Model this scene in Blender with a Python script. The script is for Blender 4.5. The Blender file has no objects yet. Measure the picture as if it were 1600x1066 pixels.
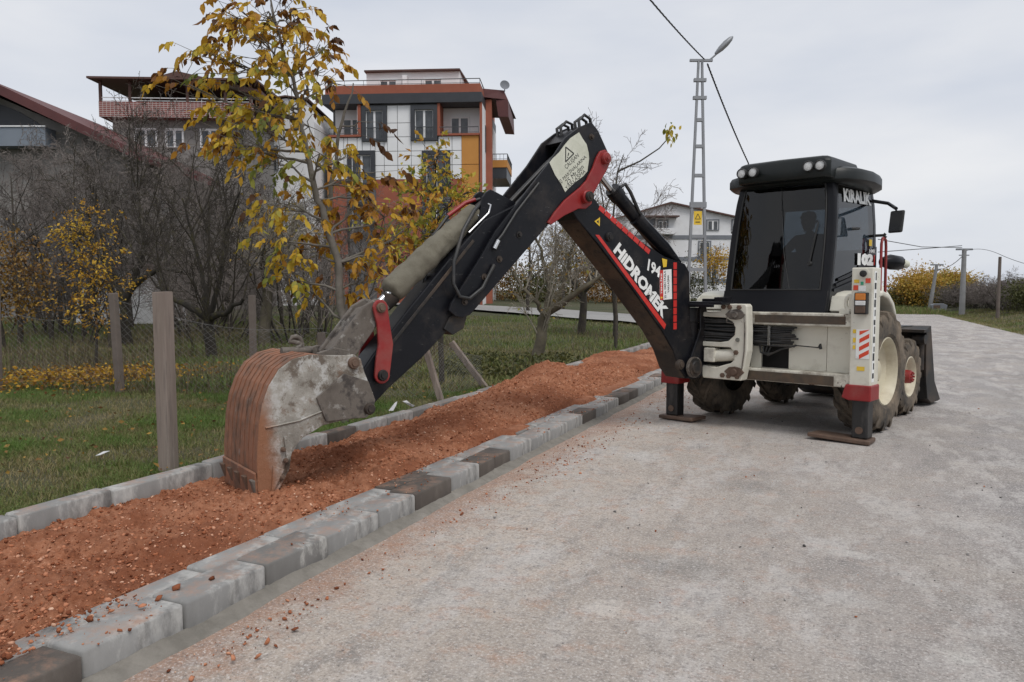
import bpy, bmesh, math, random
import numpy as np
from mathutils import Vector, Matrix

# ------------------------------------------------------------------ camera, sky, sun, exposure
S = bpy.context.scene
COL = S.collection
R = math.radians
cam_d = bpy.data.cameras.new('camera'); cam = bpy.data.objects.new('camera', cam_d); COL.objects.link(cam)
cam_d.sensor_width = 36.0; cam_d.lens = 27.0; cam_d.clip_start = 0.05; cam_d.clip_end = 3000
cam.location = (0, 0, 1.65)
cam.rotation_euler = (R(90) - math.atan(78 / 1200), 0, 0)
S.camera = cam
SUN_EL, SUN_AZ = 58.0, 150.0          # azimuth clockwise from +Y (behind the camera, to the right)
W = bpy.data.worlds.new('World'); S.world = W; W.use_nodes = True
nt = W.node_tree; nt.nodes.clear()
def N(nt, typ, **kw):
    n = nt.nodes.new(typ)
    for k, v in kw.items():
        if k.startswith('i_'): n.inputs[k[2:].replace('_', ' ')].default_value = v
        else: setattr(n, k, v)
    return n
wo = N(nt, 'ShaderNodeOutputWorld'); bg = N(nt, 'ShaderNodeBackground'); bg.inputs['Strength'].default_value = 0.1
sky = N(nt, 'ShaderNodeTexSky', sky_type='NISHITA', sun_disc=False, sun_elevation=R(SUN_EL), sun_rotation=R(SUN_AZ))
tc = N(nt, 'ShaderNodeTexCoord'); mp = N(nt, 'ShaderNodeMapping'); mp.inputs['Scale'].default_value = (1.0, 1.0, 3.2)
ns = N(nt, 'ShaderNodeTexNoise'); ns.inputs['Scale'].default_value = 1.9; ns.inputs['Detail'].default_value = 5; ns.inputs['Roughness'].default_value = .5
cr = N(nt, 'ShaderNodeValToRGB')
cr.color_ramp.elements[0].position = .30; cr.color_ramp.elements[0].color = (5.0, 5.4, 6.2, 1)
cr.color_ramp.elements[1].position = .68; cr.color_ramp.elements[1].color = (7.3, 7.32, 7.45, 1)
mx = N(nt, 'ShaderNodeMix', data_type='RGBA'); mx.inputs['Factor'].default_value = .94
nt.links.new(tc.outputs['Generated'], mp.inputs['Vector']); nt.links.new(mp.outputs['Vector'], ns.inputs['Vector'])
nt.links.new(ns.outputs['Fac'], cr.inputs['Fac']); nt.links.new(sky.outputs['Color'], mx.inputs['A']); nt.links.new(cr.outputs['Color'], mx.inputs['B'])
nt.links.new(mx.outputs['Result'], bg.inputs['Color']); nt.links.new(bg.outputs['Background'], wo.inputs['Surface'])
sl = bpy.data.lights.new('sun', 'SUN'); so = bpy.data.objects.new('sun', sl); COL.objects.link(so)
sl.energy = 1.5; sl.angle = R(28); sl.color = (1.0, .97, .93)
_d = Vector((math.sin(R(SUN_AZ)) * math.cos(R(SUN_EL)), math.cos(R(SUN_AZ)) * math.cos(R(SUN_EL)), math.sin(R(SUN_EL))))
so.rotation_euler = _d.to_track_quat('Z', 'Y').to_euler(); so.location = (0, 0, 30)
vs = S.view_settings; vs.view_transform = 'Standard'; vs.look = 'None'; vs.gamma = 1.0; vs.exposure = 0.25; vs.use_curve_mapping = False
S.cycles.max_bounces = 8; S.cycles.transparent_max_bounces = 12

# ------------------------------------------------------------------ helpers
rng = np.random.default_rng(7); random.seed(7)
def tag(o, label=None, cat=None, group=None, kind=None):
    if label: o['label'] = label
    if cat: o['category'] = cat
    if group: o['group'] = group
    if kind: o['kind'] = kind
    return o
def empty(name, loc=(0, 0, 0), rz=0, parent=None):
    o = bpy.data.objects.new(name, None); COL.objects.link(o); o.location = loc; o.rotation_euler = (0, 0, rz); o.parent = parent
    o.empty_display_size = .2
    return o
def link(name, me, mat=None, parent=None):
    o = bpy.data.objects.new(name, me); COL.objects.link(o); o.parent = parent
    if mat is not None:
        ms = mat if isinstance(mat, (list, tuple)) else [mat]
        if len(me.materials) == 0:
            for m in ms: me.materials.append(m)
    return o
def copy_tree(o, parent=None):
    c = o.copy(); COL.objects.link(c); c.parent = parent
    for ch in list(o.children): copy_tree(ch, c)
    return c
class MB:
    def __init__(s): s.v = []; s.f = []; s.m = []
    def add(s, vs, fs, mi=0):
        b = len(s.v); s.v += [tuple(map(float, p)) for p in vs]
        for f in fs: s.f.append(tuple(b + i for i in f)); s.m.append(mi)
        return s
    def hexa(s, p, mi=0):   # 8 corners: bottom ring 0-3, top ring 4-7
        return s.add(p, [(0, 3, 2, 1), (4, 5, 6, 7), (0, 1, 5, 4), (1, 2, 6, 5), (2, 3, 7, 6), (3, 0, 4, 7)], mi)
    def box(s, x0, x1, y0, y1, z0, z1, mi=0):
        return s.hexa([(x0, y0, z0), (x1, y0, z0), (x1, y1, z0), (x0, y1, z0), (x0, y0, z1), (x1, y0, z1), (x1, y1, z1), (x0, y1, z1)], mi)
    def obox(s, c, ax, ay, az, mi=0):   # centre and three half-axis vectors
        c, ax, ay, az = map(Vector, (c, ax, ay, az))
        return s.hexa([c - ax - ay - az, c + ax - ay - az, c + ax + ay - az, c - ax + ay - az, c - ax - ay + az, c + ax - ay + az, c + ax + ay + az, c - ax + ay + az], mi)
    def bar(s, a, b, w, h, up=(0, 0, 1), mi=0):
        a, b = Vector(a), Vector(b); d = (b - a); L = d.length / 2; d.normalize(); up = Vector(up)
        if abs(d.dot(up)) > .98: up = Vector((1, 0, 0))
        x = d.cross(up).normalized(); z = x.cross(d)
        return s.obox((a + b) / 2, d * L, x * w / 2, z * h / 2, mi)
    def prism(s, poly, fn, n0, n1, mi=0):   # poly in 2D, fn(p, n) -> 3D
        k = len(poly); a = [fn(p, n0) for p in poly]; b = [fn(p, n1) for p in poly]
        return s.add(a + b, [tuple(range(k))[::-1], tuple(range(k, 2 * k))] + [(i, (i + 1) % k, k + (i + 1) % k, k + i) for i in range(k)], mi)
    def tube(s, pts, rad, n=8, cap=True, mi=0):
        pts = [Vector(p) for p in pts]; k = len(pts)
        if not hasattr(rad, '__len__'): rad = [rad] * k
        up = None; b0 = len(s.v); vs = []
        for i, p in enumerate(pts):
            d = (pts[min(i + 1, k - 1)] - pts[max(i - 1, 0)])
            if d.length < 1e-9: d = Vector((0, 0, 1))
            d.normalize()
            if up is None: up = Vector((0, 0, 1)) if abs(d.z) < .9 else Vector((1, 0, 0))
            x = d.cross(up).normalized(); up = x.cross(d).normalized()
            for j in range(n):
                a = 2 * math.pi * j / n; vs.append(p + (x * math.cos(a) + up * math.sin(a)) * rad[i])
        fs = [(i * n + j, i * n + (j + 1) % n, (i + 1) * n + (j + 1) % n, (i + 1) * n + j) for i in range(k - 1) for j in range(n)]
        if cap: fs += [tuple(range(n))[::-1], tuple((k - 1) * n + j for j in range(n))]
        return s.add(vs, fs, mi)
    def lathe(s, prof, c, ax, n=32, mi=0, close=True):   # prof (along, radius) about axis ax at c
        c = Vector(c); ax = Vector(ax).normalized(); u = Vector((0, 0, 1)) if abs(ax.z) < .9 else Vector((1, 0, 0)); x = ax.cross(u).normalized(); y = ax.cross(x)
        k = len(prof); vs = [c + ax * t + (x * math.cos(2 * math.pi * j / n) + y * math.sin(2 * math.pi * j / n)) * r for (t, r) in prof for j in range(n)]
        fs = [(i * n + j, i * n + (j + 1) % n, (i + 1) * n + (j + 1) % n, (i + 1) * n + j) for i in range(k - 1) for j in range(n)]
        if close: fs += [tuple(range(n)), tuple((k - 1) * n + j for j in range(n))[::-1]]
        return s.add(vs, fs, mi)
    def mesh(s, name, smooth=None):
        me = bpy.data.meshes.new(name); me.from_pydata(s.v, [], s.f); me.polygons.foreach_set('material_index', s.m)
        bm = bmesh.new(); bm.from_mesh(me); bmesh.ops.recalc_face_normals(bm, faces=bm.faces); bm.to_mesh(me); bm.free()
        if smooth:
            me.polygons.foreach_set('use_smooth', [True] * len(me.polygons)); me.set_sharp_from_angle(angle=R(smooth))
        me.update(); return me
    def build(s, name, mat, parent=None, bevel=0, smooth=None, seg=2, label=None):
        o = link(name, s.mesh(name, smooth), mat, parent)
        if bevel:
            b = o.modifiers.new('bevel', 'BEVEL'); b.width = bevel; b.segments = seg; b.limit_method = 'ANGLE'; b.angle_limit = R(35)
        if label: o['label'] = label
        return o
def np_mesh(name, V, F, tint=None, smooth=False):
    me = bpy.data.meshes.new(name); V = np.asarray(V, np.float32); F = np.asarray(F, np.int32); k = F.shape[1]
    me.vertices.add(len(V)); me.vertices.foreach_set('co', V.ravel())
    me.loops.add(F.size); me.loops.foreach_set('vertex_index', F.ravel())
    me.polygons.add(len(F)); me.polygons.foreach_set('loop_start', np.arange(0, F.size, k, dtype=np.int32)); me.polygons.foreach_set('loop_total', np.full(len(F), k, np.int32))
    if smooth: me.polygons.foreach_set('use_smooth', np.ones(len(F), bool))
    if tint is not None:
        a = me.attributes.new('tint', 'FLOAT', 'POINT'); a.data.foreach_set('value', np.asarray(tint, np.float32))
    me.update(calc_edges=True); me.validate(); return me
def vnoise(x, y, seed=0):
    xi = np.floor(x).astype(np.int64); yi = np.floor(y).astype(np.int64); xf = x - xi; yf = y - yi
    def h(a, b):
        n = (a * 374761393 + b * 668265263 + seed * 2246822519) & 0xffffffff
        n = ((n ^ (n >> 13)) * 1274126177) & 0xffffffff
        return ((n ^ (n >> 16)) & 0xffff) / 65535.0
    u = xf * xf * (3 - 2 * xf); v = yf * yf * (3 - 2 * yf)
    return (h(xi, yi) * (1 - u) + h(xi + 1, yi) * u) * (1 - v) + (h(xi, yi + 1) * (1 - u) + h(xi + 1, yi + 1) * u) * v
def fbm(x, y, o=4, seed=0):
    s = 0; a = .5
    for i in range(o): s = s + a * vnoise(x * 2 ** i, y * 2 ** i, seed + i); a *= .5
    return s
def sstep(a, b, x):
    t = np.clip((x - a) / (b - a), 0, 1); return t * t * (3 - 2 * t)

# ------------------------------------------------------------------ materials
def ramp(nt, stops, fac):
    r = N(nt, 'ShaderNodeValToRGB'); e = r.color_ramp.elements
    while len(e) < len(stops): e.new(.5)
    for i, (p, c) in enumerate(stops): e[i].position = p; e[i].color = (*c, 1) if len(c) == 3 else c
    nt.links.new(fac, r.inputs['Fac']); return r.outputs['Color']
def noise(nt, vec, scale, detail=5, rough=.6):
    n = N(nt, 'ShaderNodeTexNoise'); n.inputs['Scale'].default_value = scale; n.inputs['Detail'].default_value = detail; n.inputs['Roughness'].default_value = rough
    nt.links.new(vec, n.inputs['Vector']); return n.outputs['Fac']
def mixc(nt, fac, a, b):
    m = N(nt, 'ShaderNodeMix', data_type='RGBA')
    for k, v in (('Factor', fac), ('A', a), ('B', b)):
        if isinstance(v, (int, float)): m.inputs[k].default_value = v
        elif isinstance(v, tuple): m.inputs[k].default_value = (*v, 1)
        else: nt.links.new(v, m.inputs[k])
    return m.outputs['Result']
def math_(nt, op, a, b=None):
    m = N(nt, 'ShaderNodeMath', operation=op)
    for i, v in enumerate((a, b)):
        if v is None: continue
        if isinstance(v, (int, float)): m.inputs[i].default_value = v
        else: nt.links.new(v, m.inputs[i])
    return m.outputs[0]
def base(name):
    m = bpy.data.materials.new(name); m.use_nodes = True; nt = m.node_tree; nt.nodes.clear()
    o = N(nt, 'ShaderNodeOutputMaterial'); p = N(nt, 'ShaderNodeBsdfPrincipled'); nt.links.new(p.outputs[0], o.inputs['Surface'])
    tc = N(nt, 'ShaderNodeTexCoord'); return m, nt, p, tc.outputs['Object']
def bump(nt, p, h, st, dist=.02):
    b = N(nt, 'ShaderNodeBump'); b.inputs['Strength'].default_value = st; b.inputs['Distance'].default_value = dist
    nt.links.new(h, b.inputs['Height']); nt.links.new(b.outputs[0], p.inputs['Normal'])
def PM(name, c1, c2=None, scale=4, rough=.6, metal=0, bmp=0, bscale=40, bdist=.01, dirt=None, chips=None, spec=.5, tintramp=None, coat=0, objrand=0, st=None, scratch=0):
    m, nt, p, vec = base(name)
    if st:
        mp_ = N(nt, 'ShaderNodeMapping'); mp_.inputs['Scale'].default_value = st; nt.links.new(vec, mp_.inputs['Vector']); vec = mp_.outputs[0]
    if tintramp:
        at = N(nt, 'ShaderNodeAttribute', attribute_name='tint'); col = ramp(nt, tintramp, at.outputs['Fac'])
    else:
        c2 = c2 or tuple(min(1, c * 1.25) for c in c1)
        col = ramp(nt, [(.3, c1), (.7, c2)], noise(nt, vec, scale))
    if objrand:
        oi = N(nt, 'ShaderNodeObjectInfo'); f = math_(nt, 'MULTIPLY_ADD', oi.outputs['Random'], objrand); f.node.inputs[2].default_value = 1 - objrand / 2
        hsv = N(nt, 'ShaderNodeHueSaturation'); nt.links.new(f, hsv.inputs['Value']); nt.links.new(col, hsv.inputs['Color']); col = hsv.outputs['Color']
    rg = None
    if dirt:   # (colour, scale, low, high, strength)
        for d in (dirt if isinstance(dirt, list) else [dirt]):
            c, sc, lo, hi, stg = d
            f = ramp(nt, [(lo, (0, 0, 0)), (hi, (stg, stg, stg))], noise(nt, vec, sc, 8, .68)); col = mixc(nt, f, col, c)
            rg = f
    if scratch:
        ms_ = N(nt, 'ShaderNodeMapping'); ms_.inputs['Scale'].default_value = (2.5, 2.5, 26); ms_.inputs['Rotation'].default_value = (.5, .6, .3); nt.links.new(vec, ms_.inputs['Vector'])
        f = ramp(nt, [(.655, (0, 0, 0)), (.68, (scratch,) * 3)], noise(nt, ms_.outputs[0], 3.2, 6, .7)); col = mixc(nt, f, col, (.22, .215, .21))
    if chips:  # (colour, scale, threshold)
        c, sc, th = chips; f = ramp(nt, [(th, (0, 0, 0)), (th + .02, (1, 1, 1))], noise(nt, vec, sc, 9, .75)); col = mixc(nt, f, col, c)
    nt.links.new(col, p.inputs['Base Color']); p.inputs['Roughness'].default_value = rough; p.inputs['Metallic'].default_value = metal
    p.inputs['Specular IOR Level'].default_value = spec
    if coat: p.inputs['Coat Weight'].default_value = coat
    if rg is not None:
        rr = math_(nt, 'MULTIPLY_ADD', rg, .35); rr.node.inputs[2].default_value = rough; rr.node.use_clamp = True; nt.links.new(rr, p.inputs['Roughness'])
    if bmp: bump(nt, p, noise(nt, vec, bscale, 8, .7), bmp, bdist)
    return m
def GLASS(name, tint, rough=.02, ior=1.5, wash=None):
    m = bpy.data.materials.new(name); m.use_nodes = True; nt = m.node_tree; nt.nodes.clear()
    o = N(nt, 'ShaderNodeOutputMaterial'); t = N(nt, 'ShaderNodeBsdfTransparent'); t.inputs[0].default_value = (*tint, 1)
    g = N(nt, 'ShaderNodeBsdfGlossy'); g.inputs['Roughness'].default_value = rough; fr = N(nt, 'ShaderNodeFresnel'); fr.inputs[0].default_value = ior
    mxs = N(nt, 'ShaderNodeMixShader'); nt.links.new(fr.outputs[0], mxs.inputs[0]); nt.links.new(t.outputs[0], mxs.inputs[1]); nt.links.new(g.outputs[0], mxs.inputs[2])
    last = mxs
    if wash:
        d = N(nt, 'ShaderNodeBsdfDiffuse'); d.inputs[0].default_value = (.3, .27, .24, 1); m2 = N(nt, 'ShaderNodeMixShader')
        tc = N(nt, 'ShaderNodeTexCoord'); f = ramp(nt, [(.35, (.0, .0, .0)), (.8, (wash, wash, wash))], noise(nt, tc.outputs['Object'], 2.5, 8, .7))
        nt.links.new(f, m2.inputs[0]); nt.links.new(mxs.outputs[0], m2.inputs[1]); nt.links.new(d.outputs[0], m2.inputs[2]); last = m2
    nt.links.new(last.outputs[0], o.inputs['Surface']); return m

DUST = (.24, .19, .15)
M = {}
M['black'] = PM('black_paint', (.006, .0065, .009), (.010, .0105, .014), 3, .36, spec=.25, dirt=(DUST, 2.2, .50, .85, .20), chips=((.30, .29, .28), 22, .695), scratch=.55, bmp=.08, bscale=30)
M['black_dirty'] = PM('black_dirty', (.008, .008, .009), (.02, .017, .015), 5, .6, dirt=((.15, .10, .065), 2.5, .44, .76, .6), chips=((.4, .36, .3), 14, .74), bmp=.15)
M['cabblack'] = PM('cab_black', (.006, .0065, .009), (.009, .0095, .012), 2, .34, spec=.2, dirt=(DUST, 1.5, .5, .9, .05))
M['rubberblack'] = PM('black_rubber', (.012, .012, .012), (.022, .021, .02), 8, .6)
M['cream'] = PM('cream_paint', (.64, .615, .52), (.70, .675, .59), 2, .42, dirt=((.23, .18, .12), 3.5, .52, .85, .6), chips=((.06, .028, .014), 9, .655), bmp=.04)
M['creamworn'] = PM('cream_worn', (.60, .575, .485), (.67, .645, .56), 3, .5, dirt=((.12, .085, .055), 4, .43, .66, .85), chips=((.05, .025, .014), 6, .60), bmp=.1)
M['grease'] = PM('greasy_rail', (.05, .04, .033), (.11, .085, .06), 5, .5, metal=.3, dirt=((.16, .10, .06), 6, .45, .7, .7), bmp=.1)
M['red'] = PM('red_paint', (.22, .010, .012), (.28, .017, .016), 4, .42, dirt=(DUST, 3, .48, .82, .4), chips=((.05, .025, .02), 12, .70))
M['redstrip'] = PM('red_strip', (.50, .022, .018), (.58, .04, .03), 9, .35, dirt=((.05, .04, .04), 20, .6, .75, .5))
M['white'] = PM('white_vinyl', (.78, .78, .76), (.84, .84, .82), 9, .4, dirt=((.3, .27, .23), 10, .6, .8, .5))
M['ink'] = PM('black_ink', (.02, .02, .02), (.03, .03, .03), 9, .6)
M['yellow'] = PM('yellow_vinyl', (.72, .47, .03), (.78, .53, .05), 9, .45, dirt=((.1, .07, .03), 18, .6, .75, .5))
M['signcream'] = PM('sign_cream', (.55, .56, .46), (.66, .66, .56), 6, .5, dirt=[((.25, .26, .16), 5, .5, .8, .5)], chips=((.02, .02, .02), 9, .67))
M['steel'] = PM('bare_steel', (.5, .5, .5), (.6, .6, .6), 8, .18, metal=1)
M['rust'] = PM('rusty_steel', (.085, .055, .04), (.16, .10, .07), 6, .7, metal=.2, dirt=((.22, .17, .13), 5, .5, .8, .6), bmp=.25)
M['muddy'] = PM('muddy_steel', (.085, .07, .058), (.19, .165, .14), 5, .8, dirt=[((.04, .033, .03), 5, .50, .60, .9), ((.30, .285, .26), 9, .56, .63, .7)], bmp=.3, bscale=30)
M['cloth'] = PM('mud_cloth', (.135, .122, .092), (.18, .165, .125), 3, .9, dirt=((.09, .078, .055), 9, .5, .72, .6), bmp=.35, bscale=22, bdist=.02)
M['hose'] = PM('hose', (.014, .014, .015), (.03, .03, .03), 12, .45, dirt=((.10, .085, .07), 6, .5, .8, .5))
M['tyre'] = PM('tyre', (.020, .019, .018), (.032, .030, .027), 5, .85, dirt=((.21, .165, .12), 3.4, .36, .64, .9), bmp=.2)
M['rim'] = PM('cream_rim', (.55, .50, .37), (.60, .55, .42), 4, .5, dirt=((.27, .2, .13), 3, .45, .75, .6))
M['lens'] = PM('lamp_lens', (.62, .63, .62), (.75, .75, .74), 40, .12, bmp=.2, bscale=60)
M['amber'] = PM('amber_lens', (.55, .16, .02), (.62, .22, .04), 9, .2)
M['glass'] = GLASS('tinted_glass', (.21, .235, .26), wash=.012)
M['glassfront'] = GLASS('windscreen_glass', (.80, .85, .87))
M['mirror'] = PM('mirror_glass', (.75, .75, .75), (.78, .78, .78), 3, .03, metal=1)
M['interior'] = PM('cab_interior', (.018, .018, .02), (.028, .028, .03), 4, .8)
M['refred'] = PM('reflector_red', (.62, .05, .025), (.72, .09, .04), 8, .3)
M['green'] = PM('green_mark', (.03, .25, .14), None, 8, .5)
# ------------------------------------------------------------------ the setting
RA = R(23.224)
RU = np.array([math.sin(RA), math.cos(RA)]); RV = np.array([math.cos(RA), -math.sin(RA)])
def road(u, v, z=0.0):
    p = RU * u + RV * v; return (float(p[0]), float(p[1]), z)
def uv(x, y): return x * RU[0] + y * RU[1], x * RV[0] + y * RV[1]
def gh(x, y):   # terrain height
    u, v = uv(x, y)
    left = sstep(-5.4, -9, v) if False else sstep(5.4, 9.5, -v)
    h = left * (.022 * np.clip(y - 24, 0, 80) + .05 * (fbm(x * .35, y * .35, 3, 3) - .45) * 1.2)
    right = sstep(6.6, 9.5, v)
    h = h + right * (.30 + .5 * sstep(8, 16, v) + .25 * (fbm(x * .3, y * .3, 3, 5) - .4))
    far = sstep(62, 78, u) * sstep(-6, 2, v) * (1 - right)
    h = h + far * (.3 + .4 * (fbm(x * .2, y * .2, 3, 9) - .4))
    return h
# ground sheet: fine near the camera, stretching to the horizon
def axis(lo, hi, step, far):
    a = list(np.arange(lo, hi + 1e-6, step)); s = step; b = hi
    while b < far: s *= 1.35; b += s; a.append(b)
    s = step; b = lo
    while b > -far: s *= 1.35; b -= s; a.insert(0, b)
    return np.array(a)
gx = axis(-34, 46, .6, 900); gy = axis(0, 84, .6, 900)
X, Y = np.meshgrid(gx, gy); Z = gh(X, Y) - .03
U_, V_ = uv(X, Y); Z = np.where((V_ > -5.15) & (V_ < 6.5) & (U_ < 62), -.12, Z)
nx, ny = len(gx), len(gy); idx = np.arange(nx * ny).reshape(ny, nx)
F = np.stack([idx[:-1, :-1], idx[:-1, 1:], idx[1:, 1:], idx[1:, :-1]], -1).reshape(-1, 4)
m, nt, p, vec = base('soil_grass')
n1 = noise(nt, vec, .35, 6, .6); n2 = noise(nt, vec, 9, 6, .7)
c = ramp(nt, [(.36, (.040, .052, .016)), (.5, (.060, .066, .024)), (.64, (.088, .075, .042))], n1)
c = mixc(nt, ramp(nt, [(.42, (0, 0, 0)), (.7, (.75, .75, .75))], n2), c, (.038, .030, .020)); nt.links.new(c, p.inputs['Base Color']); p.inputs['Roughness'].default_value = .95
bump(nt, p, n2, .8, .06); M['soil'] = m
o = link('ground', np_mesh('ground', np.stack([X, Y, Z], -1).reshape(-1, 3), F, smooth=True), M['soil']); tag(o, 'grassy orchard ground reaching back to the houses', 'ground', kind='structure')

ROADSPOTS = [(3.78, -1.10, .16, .13, (.56, .51, .46), .85), (3.79, -.68, .11, .12, (.54, .49, .44), .7), (4.40, -1.68, .28, .16, (.52, .49, .46), .7), (5.19, .06, .10, .20, (.55, .53, .5), .6), (7.53, -1.8, .22, .30, (.52, .5, .47), .7), (3.88, .52, .10, .08, (.56, .54, .5), .7), (6.68, -.69, .3, .35, (.14, .138, .13), .4), (4.53, -.9, .22, .45, (.15, .148, .14), .4), (9.6, -.3, 1.2, 1.3, (.44, .42, .40), .55), (10, 2.3, 16, .32, (.25, .24, .232), .4), (11, 4.0, 18, .34, (.26, .25, .242), .35), (4.4, .02, .16, .3, (.45, .43, .41), .5)]
# road sheet: dusty worn asphalt, with real shallow undulation
ru = np.concatenate([np.arange(-6, 20, .25), np.arange(20, 64, 1.0)]); rv = np.concatenate([np.arange(-2.95, 6.6, .25), [6.75]])
Ug, Vg = np.meshgrid(ru, rv); wob = np.where(Vg > 6.2, (fbm(Ug * .8, Ug * 0 + 3, 3, 2) - .45) * .5, 0)
Vw = Vg + wob; Xr = Ug * RU[0] + Vw * RV[0]; Yr = Ug * RU[1] + Vw * RV[1]
Zr = (fbm(Ug * .5, Vg * .5, 3, 21) - .45) * .018; Zr = np.where(Vg > 6.3, Zr - .02, Zr)
nr, nc = Ug.shape; idx = np.arange(nr * nc).reshape(nr, nc); F = np.stack([idx[:-1, :-1], idx[:-1, 1:], idx[1:, 1:], idx[1:, :-1]], -1).reshape(-1, 4)[:, ::-1]
m, nt, p, vec = base('dusty_asphalt')
rot = N(nt, 'ShaderNodeVectorRotate', rotation_type='Z_AXIS'); rot.inputs['Angle'].default_value = RA; nt.links.new(vec, rot.inputs['Vector']); rv_ = rot.outputs[0]
sep = N(nt, 'ShaderNodeSeparateXYZ'); nt.links.new(rv_, sep.inputs[0])    # X = across (v), Y = along (u)
big = noise(nt, rv_, .45, 6, .6); mid = noise(nt, rv_, 2.2, 7, .65); fine = noise(nt, rv_, 16, 9, .8); grit = noise(nt, rv_, 60, 4, .85)
col = ramp(nt, [(.36, (.225, .209, .201)), (.5, (.305, .283, .272)), (.64, (.365, .341, .327))], big)
# pale beige dust towards the kerb, broken up by noise
dn = math_(nt, 'MULTIPLY_ADD', mid, 5.0); dn.node.inputs[2].default_value = -2.5
vv = math_(nt, 'ADD', sep.outputs['X'], dn); dust = ramp(nt, [(0, (1, 1, 1)), (1, (0, 0, 0))], math_(nt, 'MULTIPLY_ADD', vv, .28)); 
dust_in = dust.node.inputs['Fac'].links[0].from_node; dust_in.inputs[2].default_value = .62
col = mixc(nt, math_(nt, 'MULTIPLY', dust, .78), col, (.52, .445, .375))
# pale cement smears and darker oily blotches, elongated along the road
mpn = N(nt, 'ShaderNodeMapping'); mpn.inputs['Scale'].default_value = (1.0, .38, 1); nt.links.new(rv_, mpn.inputs['Vector'])
sm = ramp(nt, [(.49, (0, 0, 0)), (.57, (.75, .75, .75))], noise(nt, mpn.outputs[0], 2.3, 10, .72)); col = mixc(nt, sm, col, (.50, .47, .445))
dk = ramp(nt, [(.52, (0, 0, 0)), (.66, (.55, .55, .55))], noise(nt, mpn.outputs[0], 4.1, 10, .74)); col = mixc(nt, dk, col, (.17, .165, .16)); wm = ramp(nt, [(.46, (0, 0, 0)), (.62, (.5, .5, .5))], noise(nt, rv_, 1.1, 9, .7)); col = mixc(nt, wm, col, (.42, .365, .31))
ora = ramp(nt, [(.52, (0, 0, 0)), (.66, (.6, .6, .6))], noise(nt, rv_, 4.7, 9, .74)); ora = math_(nt, 'MULTIPLY', ora, dust); col = mixc(nt, ora, col, (.42, .22, .13))
def spot(u, v, ru_, rv2, colr, stg):
    global col
    cx = N(nt, 'ShaderNodeVectorMath', operation='SUBTRACT'); nt.links.new(rv_, cx.inputs[0]); cx.inputs[1].default_value = (v, u, 0)
    dv = N(nt, 'ShaderNodeVectorMath', operation='MULTIPLY'); nt.links.new(cx.outputs[0], dv.inputs[0]); dv.inputs[1].default_value = (1 / rv2, 1 / ru_, 0)
    ln = N(nt, 'ShaderNodeVectorMath', operation='LENGTH'); nt.links.new(dv.outputs[0], ln.inputs[0])
    s_ = math_(nt, 'MULTIPLY_ADD', noise(nt, rv_, 9, 9, .75), 2.6); s_.node.inputs[2].default_value = -1.3
    d = math_(nt, 'ADD', ln.outputs['Value'], s_); f = ramp(nt, [(.35, (stg, stg, stg)), (1, (0, 0, 0))], d); col = mixc(nt, f, col, colr)
bv_ = math_(nt, 'ADD', sep.outputs['X'], math_(nt, 'MULTIPLY', noise(nt, rv_, 3.0, 9, .75), -1.7)); band = N(nt, 'ShaderNodeMapRange'); band.inputs[1].default_value = -3.18; band.inputs[2].default_value = -3.55; nt.links.new(bv_, band.inputs[0]); col = mixc(nt, math_(nt, 'MULTIPLY', band.outputs[0], .7), col, (.33, .18, .115))
for s in ROADSPOTS: spot(*s)
col = mixc(nt, ramp(nt, [(.34, (.65, .65, .65)), (.52, (0, 0, 0))], fine), col, (.17, .157, .149))
col = mixc(nt, ramp(nt, [(.54, (0, 0, 0)), (.64, (.9, .9, .9))], grit), col, (.66, .62, .59))
col = mixc(nt, ramp(nt, [(.34, (.9, .9, .9)), (.44, (0, 0, 0))], grit), col, (.14, .13, .122))
nt.links.new(col, p.inputs['Base Color']); p.inputs['Roughness'].default_value = .88; p.inputs['Specular IOR Level'].default_value = .3
hh = math_(nt, 'ADD', math_(nt, 'MULTIPLY', grit, .5), fine); bump(nt, p, hh, .8, .015); M['road'] = m
o = link('road', np_mesh('road', np.stack([Xr, Yr, Zr], -1).reshape(-1, 3), F, smooth=True), M['road']); tag(o, 'dusty worn grey road with pale cement smears', 'road', kind='structure')

# side street behind the orchard
st_pts = [(8.2, 34.3), (5.8, 36.6), (.75, 44.8), (-6, 54), (-14, 64), (-30, 82)]
vsd = []; prev = None
P = [Vector((x, y, 0)) for x, y in st_pts]; path = []
for i in range(len(P) - 1):
    for k in range(8): path.append(P[i].lerp(P[i + 1], k / 8))
path.append(P[-1]); Vs = []; Fs = []
for i, q in enumerate(path):
    d = (path[min(i + 1, len(path) - 1)] - path[max(i - 1, 0)]).normalized(); s = Vector((d.y, -d.x, 0))
    for w in (-2.2, 0, 2.2):
        a = q + s * w; zz = float(gh(np.array(a.x), np.array(a.y))); Vs.append((a.x, a.y, zz + .10))
for i in range(len(path) - 1):
    for j in (0, 1): b = i * 3 + j; Fs.append((b, b + 1, b + 4, b + 3))
M['lane'] = PM('pale_concrete_lane', (.25, .245, .235), (.31, .305, .295), 1.2, .9, bmp=.2)
o = link('side_street', np_mesh('side_street', Vs, Fs), M['lane']); tag(o, 'pale side street crossing behind the orchard trees', 'road', kind='structure')

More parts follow.
